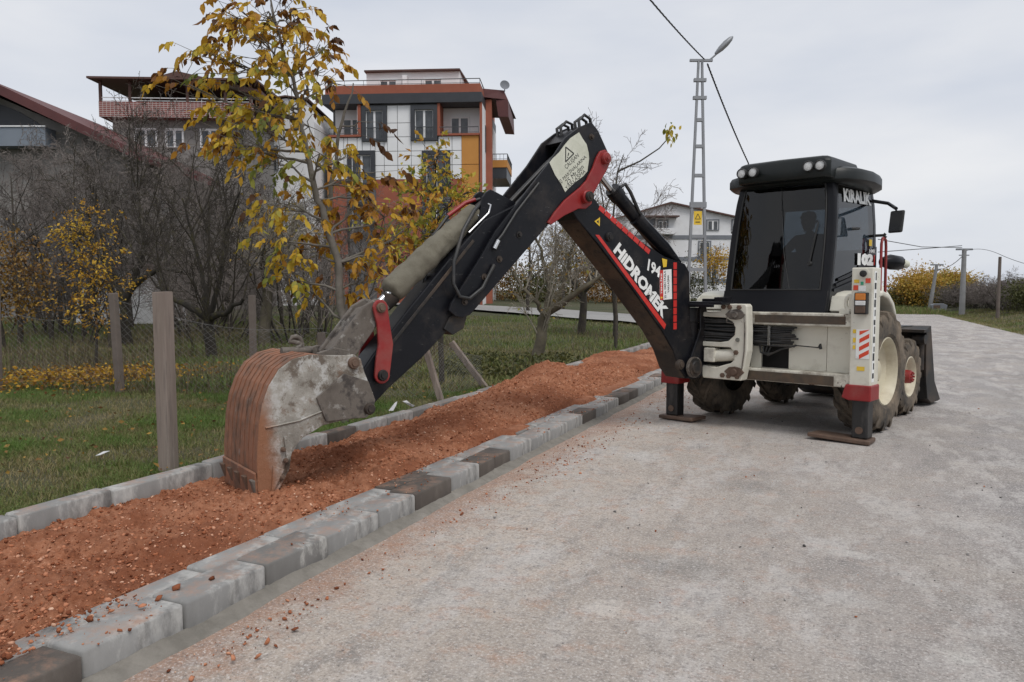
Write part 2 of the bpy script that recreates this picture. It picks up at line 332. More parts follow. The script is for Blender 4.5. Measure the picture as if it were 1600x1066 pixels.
# kerbs
def conc(name, a, b, dirt, extra=None):
    return PM(name, a, b, 5, .85, dirt=[dirt] + ([extra] if extra else []), bmp=.35, bscale=60, bdist=.006, objrand=.22, st=(1, 1, .45))
M['kerb'] = conc('kerb_concrete', (.20, .197, .19), (.29, .286, .277), ((.46, .45, .425), 6, .50, .64, .75), ((.085, .08, .076), 4, .54, .68, .7))
M['kerbdark'] = conc('kerb_wet', (.060, .050, .043), (.10, .083, .07), ((.2, .18, .16), 6, .56, .75, .4))
M['kerbmid'] = conc('kerb_damp', (.135, .13, .122), (.205, .199, .189), ((.45, .44, .41), 6, .56, .66, .8))
def top_dust(m, col):
    nt = m.node_tree; p = [n for n in nt.nodes if n.type == 'BSDF_PRINCIPLED'][0]; src = p.inputs['Base Color'].links[0].from_socket
    g = N(nt, 'ShaderNodeNewGeometry'); sp = N(nt, 'ShaderNodeSeparateXYZ'); nt.links.new(g.outputs['Normal'], sp.inputs[0]); up_ = ramp(nt, [(.7, (0, 0, 0)), (.95, (1, 1, 1))], sp.outputs['Z'])
    f = ramp(nt, [(.47, (0, 0, 0)), (.66, (.6, .6, .6))], noise(nt, g.outputs['Position'], 5.5, 9, .75)); nt.links.new(mixc(nt, math_(nt, 'MULTIPLY', up_, f), src, col), p.inputs['Base Color'])
for k_ in ('kerb', 'kerbdark', 'kerbmid'): top_dust(M[k_], (.36, .20, .13))
def stone_mesh(name, L, Wd, Hh, seed, mat):
    r = random.Random(seed); bm = bmesh.new(); bmesh.ops.create_cube(bm, size=1)
    for v in bm.verts: v.co = Vector((v.co.x * (L - .010), v.co.y * Wd, v.co.z * Hh)) + Vector((r.uniform(-.003, .003), r.uniform(-.004, .004), r.uniform(-.004, .004)))
    bmesh.ops.bevel(bm, geom=[e for e in bm.edges], offset=.012, segments=1, affect='EDGES')
    me = bpy.data.meshes.new(name); bm.to_mesh(me); bm.free(); me.materials.append(mat)
    me.polygons.foreach_set('use_smooth', [True] * len(me.polygons)); me.set_sharp_from_angle(angle=R(50)); return me
def kerb_row(parent, name, joints, v0, Wd, Hh, ztop, dark=(), seed=1, drift=None, mid=.3):
    r = random.Random(seed); cache = {}
    for i in range(len(joints) - 1):
        u0, u1 = joints[i], joints[i + 1]; L = round(u1 - u0, 2); k = 'd' if any(a <= (u0 + u1) / 2 <= b for a, b in dark) else ('m' if r.random() < mid else 'l')
        key = (L, k, r.randrange(3))
        if key not in cache: cache[key] = stone_mesh(name, L, Wd, Hh, hash(key[:1]) % 999 + key[2], M[{'d': 'kerbdark', 'm': 'kerbmid', 'l': 'kerb'}[k]])
        o = bpy.data.objects.new(name, cache[key]); COL.objects.link(o); o.parent = parent
        dv = drift((u0 + u1) / 2) if drift else 0
        o.location = road((u0 + u1) / 2, v0 + dv + r.uniform(-.006, .006), ztop - Hh / 2 + r.uniform(-.008, .008)); o.rotation_euler = (r.uniform(-.012, .012), r.uniform(-.006, .006), math.pi / 2 - RA + r.uniform(-.008, .008))
kf = empty('kerb', road(2, -2.95)); kf.rotation_euler = (0, 0, 0)
kf.location = (0, 0, 0); tag(kf, 'new concrete kerb of block stones between the red fill and the road', 'kerb')
jf = [.2, .75, 1.3, 1.72, 2.14, 2.68, 3.24, 3.79, 4.36, 4.84, 5.41, 5.93, 6.25, 6.62] + [round(6.62 + .55 * k, 2) for k in range(1, 26)]
kerb_row(kf, 'kerb_stone', jf, -2.97, .24, .26, .155, dark=[(.6, 2.2), (4.84, 5.41), (6.0, 6.6), (8.6, 9.5), (10.6, 11.4), (13, 14)], seed=4)
kerb_row(kf, 'edging_slab', [2.45 + .62 * k for k in range(-3, 24)], -3.185, .175, .12, .142, dark=[(4.9, 5.3)], seed=9, mid=.15)
kb = empty('kerb'); tag(kb, 'grey concrete kerb between the red fill and the grass', 'kerb')
jb = [1.8, 2.55, 3.15, 3.33, 4.05, 5.05, 5.6, 6.15, 6.62, 7.12, 7.72, 8.3, 8.95, 9.7] + [round(9.7 + .72 * k, 2) for k in range(1, 26)]
kerb_row(kb, 'kerb_stone', jb, -5.09, .16, .30, .152, dark=[(6.62, 7.12)], seed=12, mid=.35, drift=lambda u: .13 * math.exp(-((u - 10) / 2.5) ** 2) + .05 * math.exp(-((u - 7.3) / 1.5) ** 2))
# mortar footing in front of the kerb
us = np.arange(.2, 20, .06); prof = [(0, .040), (.02, .032), (.045, .017), (.07, .007), (.095, -.012)]
Vs = []; Fs = []
for i, u in enumerate(us):
    wv = .75 + .9 * float(fbm(np.array(u * 1.7), np.array(2.2), 4, 31))
    for j, (dv, z) in enumerate(prof):
        zz = z * (.55 + .8 * float(fbm(np.array(u * 2.9), np.array(j * 1.7), 3, 33))) + (.006 * random.random())
        Vs.append(road(u, -2.855 + dv * wv, max(zz, -.01) if j < 4 else -.02))
k = len(prof)
for i in range(len(us) - 1):
    for j in range(k - 1): b = i * k + j; Fs.append((b, b + 1, b + k + 1, b + k))
M['mortar'] = PM('mortar', (.17, .157, .135), (.26, .24, .21), 5, .95, dirt=((.13, .12, .10), 12, .5, .7, .5), bmp=.6, bscale=45, bdist=.02)
o = link('mortar_footing', np_mesh('mortar_footing', Vs, Fs, smooth=True), M['mortar']); tag(o, 'rough grey mortar strip along the foot of the road kerb', 'mortar', kind='structure')

# red gravel fill between the kerbs
def fill_h(u, v):
    t = (v + 5.0) / 1.75          # 0 at the grass kerb, 1 at the road kerb
    h = .015 + .10 * t
    h = h + .27 * np.exp(-((u - 10.3) / 1.5) ** 2) * np.exp(-((v + 4.15) / .75) ** 2)
    h = h + .15 * np.exp(-((u - 8.1) / 1.1) ** 2) * np.exp(-((v + 4.1) / .6) ** 2)
    h = h + .26 * np.exp(-((u - 12.3) / .7) ** 2) * np.exp(-((v + 4.75) / .42) ** 2)
    h = h + .22 * np.exp(-((u - 16.5) / 1.3) ** 2) * np.exp(-((v + 4.75) / .5) ** 2)
    h = h + .22 * np.exp(-((u - 14.5) / 3.5) ** 2) * np.exp(-((v + 4.1) / .8) ** 2)
    h = h + .13 * np.exp(-((u - 6.1) / .5) ** 2) * np.exp(-((v + 4.2) / .5) ** 2)
    h = h - .05 * np.exp(-((u - 5.6) / .45) ** 2) * np.exp(-((v + 4.35) / .4) ** 2)
    return h
def fill_full(u, v):
    h = fill_h(u, v) + (fbm(u * 2.3, v * 2.3, 3, 41) - .44) * .16 + (fbm(u * 9, v * 9, 3, 43) - .44) * .075 + np.clip(fbm(u * 17, v * 17, 2, 44) - .40, 0, 1) * .12
    return h + .012 * np.sin(v * 38 + 3 * fbm(u * 1.5, v * 1.5, 2, 4)) * np.exp(-((u - 4.1) / .7) ** 2) * np.exp(-((v + 4.2) / .5) ** 2)
ua = np.concatenate([np.arange(.3, 8, .02), np.arange(8, 14, .035), np.arange(14, 27, .08)]); va = np.arange(-5.10, -3.02, .022)
Ug, Vg = np.meshgrid(ua, va); Hf = fill_full(Ug, Vg) + (rng.random(Ug.shape) - .5) * .024
cov = sstep(.44, .56, fbm(Ug * .9, Vg * 0 + 1.3, 3, 48)) * sstep(5.4, 6.5, Ug); edge = sstep(-3.33, -3.25, Vg); near = sstep(2.95, 2.35, Ug) if False else 1 - sstep(1.9, 2.6, Ug + .25 * fbm(Ug * 5, Vg * 5, 2, 49)); Hf = Hf * (1 - edge) + edge * (.09 + np.maximum(cov * .09 * (1 - sstep(-3.2, -3.06, Vg)), near * (.045 + .05 * fbm(Ug * 6, Vg * 6, 3, 50)) * (1 - sstep(-3.16, -3.04, Vg))))
eb = sstep(4.98, 5.10, -Vg); bo = np.exp(-((Ug - 12.2) / .9) ** 2) + np.exp(-((Ug - 16.5) / 1.4) ** 2); Hf = np.where((eb > 0) & (bo < .25), np.minimum(Hf, .10), Hf)
jit = (rng.random(Ug.shape) - .5) * .012
Xf = Ug * RU[0] + (Vg + jit) * RV[0]; Yf = Ug * RU[1] + (Vg + jit) * RV[1]
nr, nc = Ug.shape; idx = np.arange(nr * nc).reshape(nr, nc); F = np.stack([idx[:-1, :-1], idx[:-1, 1:], idx[1:, 1:], idx[1:, :-1]], -1).reshape(-1, 4)[:, ::-1]
m, nt, p, vec = base('red_fill')
c = ramp(nt, [(.32, (.13, .042, .020)), (.5, (.31, .122, .062)), (.68, (.47, .225, .135))], noise(nt, vec, 14, 8, .72))
c = mixc(nt, ramp(nt, [(.44, (0, 0, 0)), (.62, (.55, .55, .55))], noise(nt, vec, 1.3, 5)), c, (.37, .175, .102)); c = mixc(nt, ramp(nt, [(.46, (0, 0, 0)), (.60, (.75, .75, .75))], noise(nt, vec, .8, 7, .65)), c, (.18, .058, .027))
c = mixc(nt, ramp(nt, [(.66, (0, 0, 0)), (.73, (.7, .7, .7))], noise(nt, vec, 75, 3)), c, (.46, .27, .18)); nt.links.new(c, p.inputs['Base Color']); p.inputs['Roughness'].default_value = .97; p.inputs['Specular IOR Level'].default_value = .2
bump(nt, p, noise(nt, vec, 60, 6, .75), .7, .02); M['fill'] = m
o = link('red_fill', np_mesh('red_fill', np.stack([Xf, Yf, Hf], -1).reshape(-1, 3), F), M['fill']); tag(o, 'rusty red crushed stone fill between the two kerbs', 'gravel fill', kind='stuff')
# scattered stones
def ico():
    bm = bmesh.new(); bmesh.ops.create_icosphere(bm, subdivisions=1, radius=1); bm.verts.index_update()
    v = np.array([x.co[:] for x in bm.verts]); f = np.array([[x.index for x in q.verts] for q in bm.faces]); bm.free(); return v, f
ICV, ICF = ico()
def stones(name, pos, size, mat, label, cat, parent=None, tint=None):
    n = len(pos); k = len(ICV); V = np.repeat(ICV[None], n, 0) * (1 + (rng.random((n, k, 1)) - .5) * .95)
    V = V * (np.array([1, .8, .62]) * (1 + (rng.random((n, 1, 3)) - .5) * .6)); a = rng.random(n) * 6.283; ca, sa = np.cos(a)[:, None], np.sin(a)[:, None]
    b = (rng.random(n) - .5) * 1.6; cb, sb = np.cos(b)[:, None], np.sin(b)[:, None]
    x, y, z = V[..., 0], V[..., 1], V[..., 2]; y, z = y * cb - z * sb, y * sb + z * cb; x, y = x * ca - y * sa, x * sa + y * ca
    V = np.stack([x, y, z], -1) * size[:, None, None] + pos[:, None, :]
    Fa = (ICF[None] + (np.arange(n) * k)[:, None, None]).reshape(-1, 3); t = rng.random(n) if tint is None else tint
    o = link(name, np_mesh(name, V.reshape(-1, 3), Fa, np.repeat(t, k)), mat, parent); tag(o, label, cat, kind='stuff'); return o
M['redstone'] = PM('red_stone', (1, 1, 1), tintramp=[(0, (.15, .047, .022)), (.5, (.34, .122, .059)), (.86, (.50, .225, .13)), (1, (.64, .42, .30))], rough=.95, bmp=.4, bscale=90, spec=.2)
n = 32000; u = .4 + 13.6 * rng.random(n) ** 1.7; v = -5.0 + 1.71 * rng.random(n); s = .004 + .012 * rng.random(n) ** 4
P3 = np.stack([u * RU[0] + v * RV[0], u * RU[1] + v * RV[1], np.where(v > -3.15, np.maximum(fill_full(u, v) * .4 + .085, .145), fill_full(u, v)) + s * .2], -1)
n = 1800; u3 = .5 + 2.4 * rng.random(n); v3 = -3.32 + .27 * rng.random(n); k3 = rng.random(n) < np.clip(1.5 - .55 * u3, 0, 1); u3, v3 = u3[k3], v3[k3]; s3 = .005 + .014 * rng.random(len(u3)) ** 3; P3 = np.concatenate([P3, np.stack([u3 * RU[0] + v3 * RV[0], u3 * RU[1] + v3 * RV[1], .152 + .03 * rng.random(len(u3))], -1)]); s = np.concatenate([s, s3])
stones('fill_stones', P3, s, M['redstone'], 'loose red stones lying all over the red fill', 'stones')
# stones spilled on the kerb and on the road beside it
A = []
for (uc, vc, su, sv, n) in [(7.6, -2.42, .8, .16, 420), (6.4, -2.5, 1.0, .12, 200), (9.3, -2.45, 1.2, .16, 260), (11.8, -2.35, .8, .3, 330), (4.6, -2.55, 1.3, .12, 170), (2.85, -2.55, .22, .07, 160), (3.4, -2.42, .5, .10, 60), (8.5, -1.6, 2.4, .7, 110), (5.0, -1.0, 2.2, 1.2, 60), (6, 1.5, 3, 2, 50)]:
    q = np.stack([uc + su * rng.standard_normal(n), vc + sv * rng.standard_normal(n)], -1); A.append(q[(q[:, 1] > -2.75)])
A = np.concatenate(A); A = A[rng.random(len(A)) < .68]; s = .003 + .010 * rng.random(len(A)) ** 4
P3 = np.stack([A[:, 0] * RU[0] + A[:, 1] * RV[0], A[:, 0] * RU[1] + A[:, 1] * RV[1], s * .35 + .004], -1)
n = 2600; u2 = np.concatenate([1.5 + 12 * rng.random(n)]); v2 = -3.25 + .42 * rng.random(n) ** 1.6; keep = fbm(u2 * 2.1, v2 * 2, 3, 77) > .47; u2, v2 = u2[keep], v2[keep]; s2 = .002 + .009 * rng.random(len(u2)) ** 4
P4 = np.stack([u2 * RU[0] + v2 * RV[0], u2 * RU[1] + v2 * RV[1], .158 + s2 * .3], -1)
big = np.array([road(2.78, -3.02, .175), road(2.66, -3.0, .17), road(2.95, -2.95, .172), road(3.55, -2.93, .17), road(2.55, -2.98, .175), road(2.75, -2.42, .02), road(2.92, -2.4, .015), road(2.55, -2.44, .03), road(2.62, -2.36, .02)])
stones('spilled_stones', np.concatenate([P3, P4, big]), np.concatenate([s, s2, np.array([.024, .018, .016, .014, .018, .022, .02, .022, .018])]), M['redstone'], 'red crumbs spilled over the kerb top and road edge', 'stones')
M['greystone'] = PM('grey_stone', (1, 1, 1), tintramp=[(0, (.06, .058, .055)), (.5, (.2, .19, .18)), (1, (.45, .42, .40))], rough=.95)
n = 1500; u = .8 + 14 * rng.random(n) ** 1.3; v = -2.6 + 8 * rng.random(n); s = .003 + .009 * rng.random(n) ** 6
stones('road_grit', np.stack([u * RU[0] + v * RV[0], u * RU[1] + v * RV[1], s * .35 + .003], -1), s, M['greystone'], 'small grey grit scattered over the road surface', 'grit')
# ------------------------------------------------------------------ the backhoe loader
MY = R(43)
T = empty('backhoe_loader', (2.957, 9.06, 0), -MY)
tag(T, 'cream and black backhoe loader digging with its long black arm over the red fill', 'backhoe loader')
KX, KY = -.85, -.40
DX, DY = -.16816, -.98576; NX, NY = .98576, -.16816
def bm3(s, n, z): return (KX + DX * s + NX * n, KY + DY * s + NY * n, z)
def pf(p, n): return bm3(p[0], n, p[1])
def text(body, bl, br, tl, mat, parent, name='lettering', offset=.0, lift=0, shear=0.0, spacing=1.0):
    cu = bpy.data.curves.new(name, 'FONT'); cu.body = body; cu.offset = offset; cu.resolution_u = 2; cu.shear = shear; cu.space_character = spacing
    t = bpy.data.objects.new(name, cu); COL.objects.link(t); bpy.context.view_layer.update()
    me = bpy.data.meshes.new_from_object(t.evaluated_get(bpy.context.evaluated_depsgraph_get())); bpy.data.objects.remove(t)
    co = np.array([v.co[:] for v in me.vertices]); lo = co[:, :2].min(0); hi = co[:, :2].max(0); q = (co[:, :2] - lo) / (hi - lo)
    bl, br, tl = map(np.array, (bl, br, tl)); n = np.cross(br - bl, tl - bl); n = n / np.linalg.norm(n)
    P = bl + q[:, :1] * (br - bl) + q[:, 1:] * (tl - bl) + n * lift
    me.vertices.foreach_set('co', P.astype(np.float32).ravel()); me.materials.clear(); me.update()
    return link(name, me, mat, parent)
def plate(mb, pts, thick_vec, mi=0):   # planar polygon given a small thickness
    k = len(pts); tv = Vector(thick_vec); a = [Vector(p) for p in pts]; b = [p + tv for p in a]
    return mb.add(a + b, [tuple(range(k))[::-1], tuple(range(k, 2 * k))] + [(i, (i + 1) % k, k + (i + 1) % k, k + i) for i in range(k)], mi)
NV = Vector((NX, NY, 0))
def decal(name, poly, n, mat, parent, th=.003):
    mb = MB(); plate(mb, [bm3(s, n, z) for s, z in poly], NV * th); return mb.build(name, mat, parent)
def pin(parent, s, z, n0, n1, r=.045, mat='black_dirty', name='pin'):
    mb = MB(); c = Vector(bm3(s, n0, z)); L = n1 - n0
    mb.lathe([(0, r), (L - .012, r), (L, r * .85), (L, r * .55), (L + .012, r * .5), (L + .012, .0001)], c, NV, 20)
    return mb.build(name, M[mat], parent, smooth=40)
def arc(c, r, a0, a1, k=8): return [(c[0] + r * math.cos(R(a0 + (a1 - a0) * i / k)), c[1] + r * math.sin(R(a0 + (a1 - a0) * i / k))) for i in range(k + 1)]
# --- boom
bp_ = [(1.86, 2.40), (1.55, 2.15), (1.05, 1.70), (.53, 1.20), (.33, .96), (.22, .74), (.10, .62), (-.02, .60), (-.10, .68), (-.10, .82), (.02, 1.3), (.055, 1.88), (.14, 1.975), (.48, 2.045), (1.014, 2.26), (1.41, 2.46), (1.62, 2.64), (1.72, 2.73), (1.86, 2.73), (1.93, 2.62), (1.93, 2.48)]
mb = MB(); mb.prism(bp_, pf, -.16, .16); boom = mb.build('boom', M['black'], T, bevel=.012)
mb = MB(); low = [(1.84, 2.385), (1.55, 2.135), (1.05, 1.685), (.53, 1.185), (.33, .945), (.215, .725), (.10, .607), (-.02, .587)]
strip = [bm3(s, -.150, z) for s, z in low] + [bm3(s, .150, z) for s, z in low[::-1]]
for i in range(len(low) - 1):
    (s0, z0), (s1, z1) = low[i], low[i + 1]; mb.add([bm3(s0, -.152, z0), bm3(s0, .152, z0), bm3(s1, .152, z1), bm3(s1, -.152, z1)], [(0, 1, 2, 3)])
M['under'] = PM('rubbed_underside', (.018, .015, .013), (.05, .037, .027), 3, .62, dirt=[((.12, .075, .045), 3, .45, .7, .8), ((.015, .013, .012), 6, .52, .66, .8)], bmp=.3, bscale=18)
mb.build('wear_plate', M['under'], boom)
decal('stripe', [(1.60, 2.250), (1.545, 2.250), (.462, 1.262), (.490, 1.206)], .161, M['redstrip'], boom)
def dashes(a, b, w, k, parent, n, gap=.12):
    a, b = np.array(a), np.array(b); d = (b - a); L = np.linalg.norm(d); d = d / L; q = np.array([-d[1], d[0]]) * w / 2; mb = MB()
    for i in range(k):
        t0 = a + d * L * i / k; t1 = a + d * L * (i + 1 - gap) / k
        plate(mb, [bm3(*(t0 - q)[:1], n, (t0 - q)[1]), bm3(*(t1 - q)[:1], n, (t1 - q)[1]), bm3(*(t1 + q)[:1], n, (t1 + q)[1]), bm3(*(t0 + q)[:1], n, (t0 + q)[1])], NV * .003)
    mb.build('reflective_tape', M['redstrip'], parent)
dashes((1.545, 2.545), (.745, 2.085), .055, 9, boom, .161); dashes((.318, 1.985), (.303, 1.19), .058, 9, boom, .161)
mb = MB(); 
text('HiDROMEK', bm3(1.340, .162, 2.082), bm3(.517, .162, 1.328), bm3(1.236, .162, 2.188), M['white'], boom, offset=.05, lift=.003, shear=.0)
text('194', bm3(.795, .162, 1.885), bm3(.585, .162, 1.795), bm3(.770, .162, 2.018), M['white'], boom, offset=.035, lift=.003)
sg = decal('warning_sign', [(.585, 1.888), (.385, 1.905), (.367, 1.558), (.576, 1.545)], .1625, M['white'], boom, .004)
decal('sign_band', [(.585, 1.888), (.530, 1.893), (.520, 1.549), (.576, 1.545)], .1668, M['redstrip'], sg, .002)
decal('sign_triangle', [(.567, 1.56), (.530, 1.575), (.566, 1.59)], .1690, M['yellow'], sg, .002)
text('TEHLİKE', bm3(.542, .169, 1.615), bm3(.548, .169, 1.855), bm3(.572, .169, 1.615), M['white'], sg, offset=.03)
text('25 m. DEN FAZLA', bm3(.468, .167, 1.565), bm3(.482, .167, 1.885), bm3(.502, .167, 1.563), M['ink'], sg, offset=.03, lift=-.0) 
text('YAKLAŞMA', bm3(.410, .167, 1.63), bm3(.420, .167, 1.84), bm3(.448, .167, 1.627), M['ink'], sg, offset=.03)
decal('warning_sticker', [(.552, 2.027), (.466, 2.012), (.474, 1.931), (.53, 1.924)], .1672, M['yellow'], boom)
decal('warning_sticker', [(1.535, 2.438), (1.615, 2.391), (1.539, 2.342)], .162, M['yellow'], boom)
decal('sticker_mark', [(1.553, 2.408), (1.585, 2.392), (1.556, 2.37)], .1655, M['ink'], boom, .001)
pin(boom, 1.40, 2.235, .155, .19, .05); pin(boom, .22, .78, .15, .2, .06)
# --- dipper: two side plates, a floor between them, a cap at the top end
dn = [(1.70, 3.415), (1.60, 3.335), (1.43, 3.09), (1.50, 2.93), (1.90, 2.55), (2.275, 2.327), (3.238, 1.428), (3.32, 1.402), (3.40, 1.415), (3.475, 1.47), (3.455, 1.53), (3.126, 1.96), (2.946, 2.22), (2.769, 2.41), (2.443, 2.76), (2.26, 2.955), (2.06, 3.21), (1.88, 3.335)]
mb = MB(); mb.prism(dn, pf, .172, .2); mb.prism(dn, pf, -.2, -.172)
fl = [(1.55, 2.93), (1.93, 2.60), (2.29, 2.36), (3.22, 1.47)]; 
for (a, b) in zip(fl[:-1], fl[1:]):
    d = Vector((b[0] - a[0], b[1] - a[1])).normalized(); q = Vector((-d.y, d.x)) * -.03
    mb.hexa([bm3(a[0], -.172, a[1]), bm3(b[0], -.172, b[1]), bm3(b[0] - q.x, -.172, b[1] - q.y), bm3(a[0] - q.x, -.172, a[1] - q.y), bm3(a[0], .172, a[1]), bm3(b[0], .172, b[1]), bm3(b[0] - q.x, .172, b[1] - q.y), bm3(a[0] - q.x, .172, a[1] - q.y)])
mb.prism([(1.47, 3.08), (1.63, 3.315), (1.71, 3.395), (1.88, 3.315), (2.02, 3.19), (1.97, 3.165), (1.85, 3.27), (1.72, 3.33), (1.66, 3.29), (1.52, 3.06)], pf, -.172, .172)
dip = mb.build('dipper', M['black'], T, bevel=.006)
ds = [(1.878, 3.285), (1.835, 3.235), (1.77, 3.173), (1.742, 3.09), (1.735, 3.032), (1.758, 2.9), (1.82, 2.84), (1.93, 2.77), (2.02, 2.70), (2.065, 2.66), (2.12, 2.74), (2.20, 2.82), (2.275, 2.937), (2.23, 2.985), (2.15, 3.05), (2.08, 3.13), (2.0, 3.21)]
sg = decal('warning_sign', ds, .2005, M['signcream'], dip, .003)
def ln(body, a, b, h, off=.0):
    a, b = np.array(a), np.array(b); d = (b - a) / np.linalg.norm(b - a); q = np.array([d[1], -d[0]]) * h; q = q if q[1] > 0 else -q
    text(body, bm3(a[0], .2045, a[1]), bm3(b[0], .2045, b[1]), bm3(a[0] + q[0], .2045, a[1] + q[1]), M['ink'], sg, offset=off)
ln('ÇALIŞAN', (2.045, 2.882), (1.870, 3.030), .058); ln('İŞ MAKİNALARINA', (2.135, 2.720), (1.765, 3.030), .058); ln('25 Mt.den', (2.035, 2.735), (1.805, 2.928), .055); ln('YAKLAŞMA', (2.04, 2.672), (1.775, 2.88), .05)
tri = [(2.061, 3.115), (1.950, 3.061), (2.062, 2.965)]
mb = MB()
for i in range(3): 
    a, b = tri[i], tri[(i + 1) % 3]; mb.bar(bm3(a[0], .2045, a[1]), bm3(b[0], .2045, b[1]), .012, .002, up=NV)
mb.bar(bm3(2.02, .2045, 3.06), bm3(2.03, .2045, 3.03), .012, .002, up=NV); mb.bar(bm3(2.033, .2045, 3.018), bm3(2.037, .2045, 3.01), .012, .002, up=NV)
mb.build('warning_triangle', M['ink'], sg)
rl = [(1.60, 3.12), (1.525, 3.145), (1.455, 3.10), (1.445, 3.03), (1.50, 2.93), (1.60, 2.80), (1.69, 2.67), (1.72, 2.56), (1.80, 2.505), (1.90, 2.50), (2.10, 2.415), (2.27, 2.315), (2.315, 2.335), (2.22, 2.45), (2.09, 2.575), (1.96, 2.665), (1.88, 2.72), (1.79, 2.80), (1.70, 2.94), (1.65, 3.05)]
for sgn in (1, -1):
    mb = MB(); mb.prism(rl, pf, sgn * .201, sgn * .232); rr = mb.build('pivot_plate', M['red'], T, bevel=.008)
    if sgn > 0:
        pin(rr, 1.535, 3.05, .232, .275, .062, 'red'); pin(rr, 1.535, 3.05, .27, .285, .04, 'red'); pin(rr, 1.815, 2.625, .232, .29, .068, 'red'); pin(rr, 1.815, 2.625, .285, .325, .052, 'black_dirty')
for s, z in [(2.659, 2.201), (2.901, 1.957), (3.075, 1.784), (3.303, 1.549), (1.702, 3.26)]:
    mb = MB(); mb.lathe([(0, .034), (.006, .034), (.006, .02), (.03, .018), (.03, .0001)], bm3(s, .2, z), NV, 10); mb.build('bolt', M['black_dirty'], dip, smooth=40)
# cylinder ear, inner sliding arm
mb = MB()
for n in (-.10, .07): mb.prism([(2.98, 2.60), (2.93, 2.63), (2.86, 2.61), (2.55, 2.50), (2.62, 2.30), (3.10, 2.0), (3.08, 2.30), (3.02, 2.55)], pf, n, n + .03)
mb.build('cylinder_ear', M['black'], T, bevel=.006)
ia = [(2.60, 2.52), (3.02, 2.335), (3.44, 1.93), (3.85, 1.50), (4.22, 1.09), (4.40, .86), (4.475, .72), (4.46, .62), (4.38, .585), (4.26, .615), (4.06, .79), (3.72, 1.04), (3.19, 1.50), (2.60, 2.06)]
mb = MB(); mb.prism(ia, pf, -.125, .125); ina = mb.build('inner_arm', M['black'], T, bevel=.014)
mb = MB(); d0 = np.array([3.05, 2.20]); d1 = np.array([4.20, 1.0])
for o_ in (.0, .0): pass
mb.bar(bm3(3.15, .128, 2.13), bm3(4.16, .128, 1.05), .03, .012, up=NV); mb.build('slide_rail', M['black_dirty'], ina, bevel=.004)
mb = MB(); mb.prism([(3.36, 1.44), (3.44, 1.40), (3.50, 1.30), (3.40, 1.24), (3.28, 1.30), (3.24, 1.42)], pf, -.15, .15); mb.build('slide_stop', M['black_dirty'], dip, bevel=.006)
# crowd cylinder on top of the boom
def P(s, z, n=0): return bm3(s, n, z)
mb = MB(); mb.tube([P(1.52, 3.03), P(1.15, 2.72)], .038, 14); mb.build('cylinder_rod', M['steel'], T, smooth=40)
a, b = np.array([1.20, 2.78]), np.array([.12, 1.95])
mb = MB(); f = lambda t: P(*(a + (b - a) * t)); mb.tube([f(0), f(.035)], .085, 16); mb.tube([f(.02), f(.10)], .092, 16); mb.tube([f(.1), f(1)], .078, 16)
cy = mb.build('crowd_cylinder', M['black'], T, smooth=40)
mb = MB(); pts = [P(1.12, 2.80, .05), P(1.05, 2.84, .06), P(.98, 2.76, .07), P(.85, 2.55, .08), P(.6, 2.30, .09), P(.35, 2.12, .08)]; mb.tube(pts, .02, 8); mb.build('hose', M['hose'], cy, smooth=60)
mb = MB(); mb.tube([P(.85, 2.48, .03), P(.4, 2.16, .06), P(.15, 1.98, .06)], [.085, .075, .05], 12); mb.build('cylinder_foot', M['black'], cy, smooth=40)
# hoses over the elbow
for i, n in enumerate((-.10, -.04, .05, .11)):
    h = .06 + .02 * (i % 2); o_ = -.12 * (i < 2); mb = MB()
    mb.tube([P(1.78 - o_, 3.30 + o_ * .4, n), P(1.80 - o_, 3.40 + h * .4 + o_ * .5, n), P(1.72 - o_, 3.42 + h + o_ * .5, n), P(1.64 - o_, 3.39 + h + o_ * .4, n), P(1.60 - o_ * 1.2, 3.30 + o_ * .3, n)], .017, 8); mb.build('hose', M['hose'], dip, smooth=60)
for n, z0 in ((-.08, 0), (.0, .03), (.09, .0)):
    mb = MB(); mb.tube([P(1.75, 3.25 + z0, n), P(2.1, 2.97 + z0, n), P(2.6, 2.52 + z0, n), P(2.95, 2.18 + z0, n)], .02, 8); mb.build('hose', M['hose'], dip, smooth=60)
# bucket cylinder, wrapped in muddy cloth
a, b = np.array([3.03, 2.43]), np.array([3.99, 1.63]); d = b - a; k = 26; pts = []; rad = []
for i in range(k + 1):
    t = i / k; q = a + d * t; pts.append(P(q[0], q[1], .004 * math.sin(i * 1.7))); rad.append(.088 + .032 * sstep(.0, .55, t) + .006 * math.sin(i * 2.1) * random.random() - .010 * math.exp(-((t - .42) / .03) ** 2) - .012 * math.exp(-((t - .72) / .025) ** 2) - (.02 if i == k else 0))
mb = MB(); mb.tube(pts, rad, 22); bc = mb.build('bucket_cylinder', M['cloth'], T, smooth=60)
tx = bpy.data.textures.new('folds', 'CLOUDS'); tx.noise_scale = .12; sb = bc.modifiers.new('sub', 'SUBSURF'); sb.levels = sb.render_levels = 1; dm = bc.modifiers.new('folds', 'DISPLACE'); dm.texture = tx; dm.strength = .035; dm.texture_coords = 'LOCAL'
mb = MB(); mb.tube([P(3.95, 1.66), P(4.17, 1.485)], .034, 14); mb.build('cylinder_rod', M['steel'], T, smooth=40)
mb = MB(); mb.tube([P(3.97, 1.60), P(4.03, 1.50)], [.09, .05], 12); mb.build('cylinder_gland', M['black_dirty'], bc, smooth=40); mb = MB(); mb.tube([P(3.08, 2.38), P(2.92, 2.50)], .06, 12); mb.build('cylinder_eye', M['black_dirty'], bc, smooth=40)
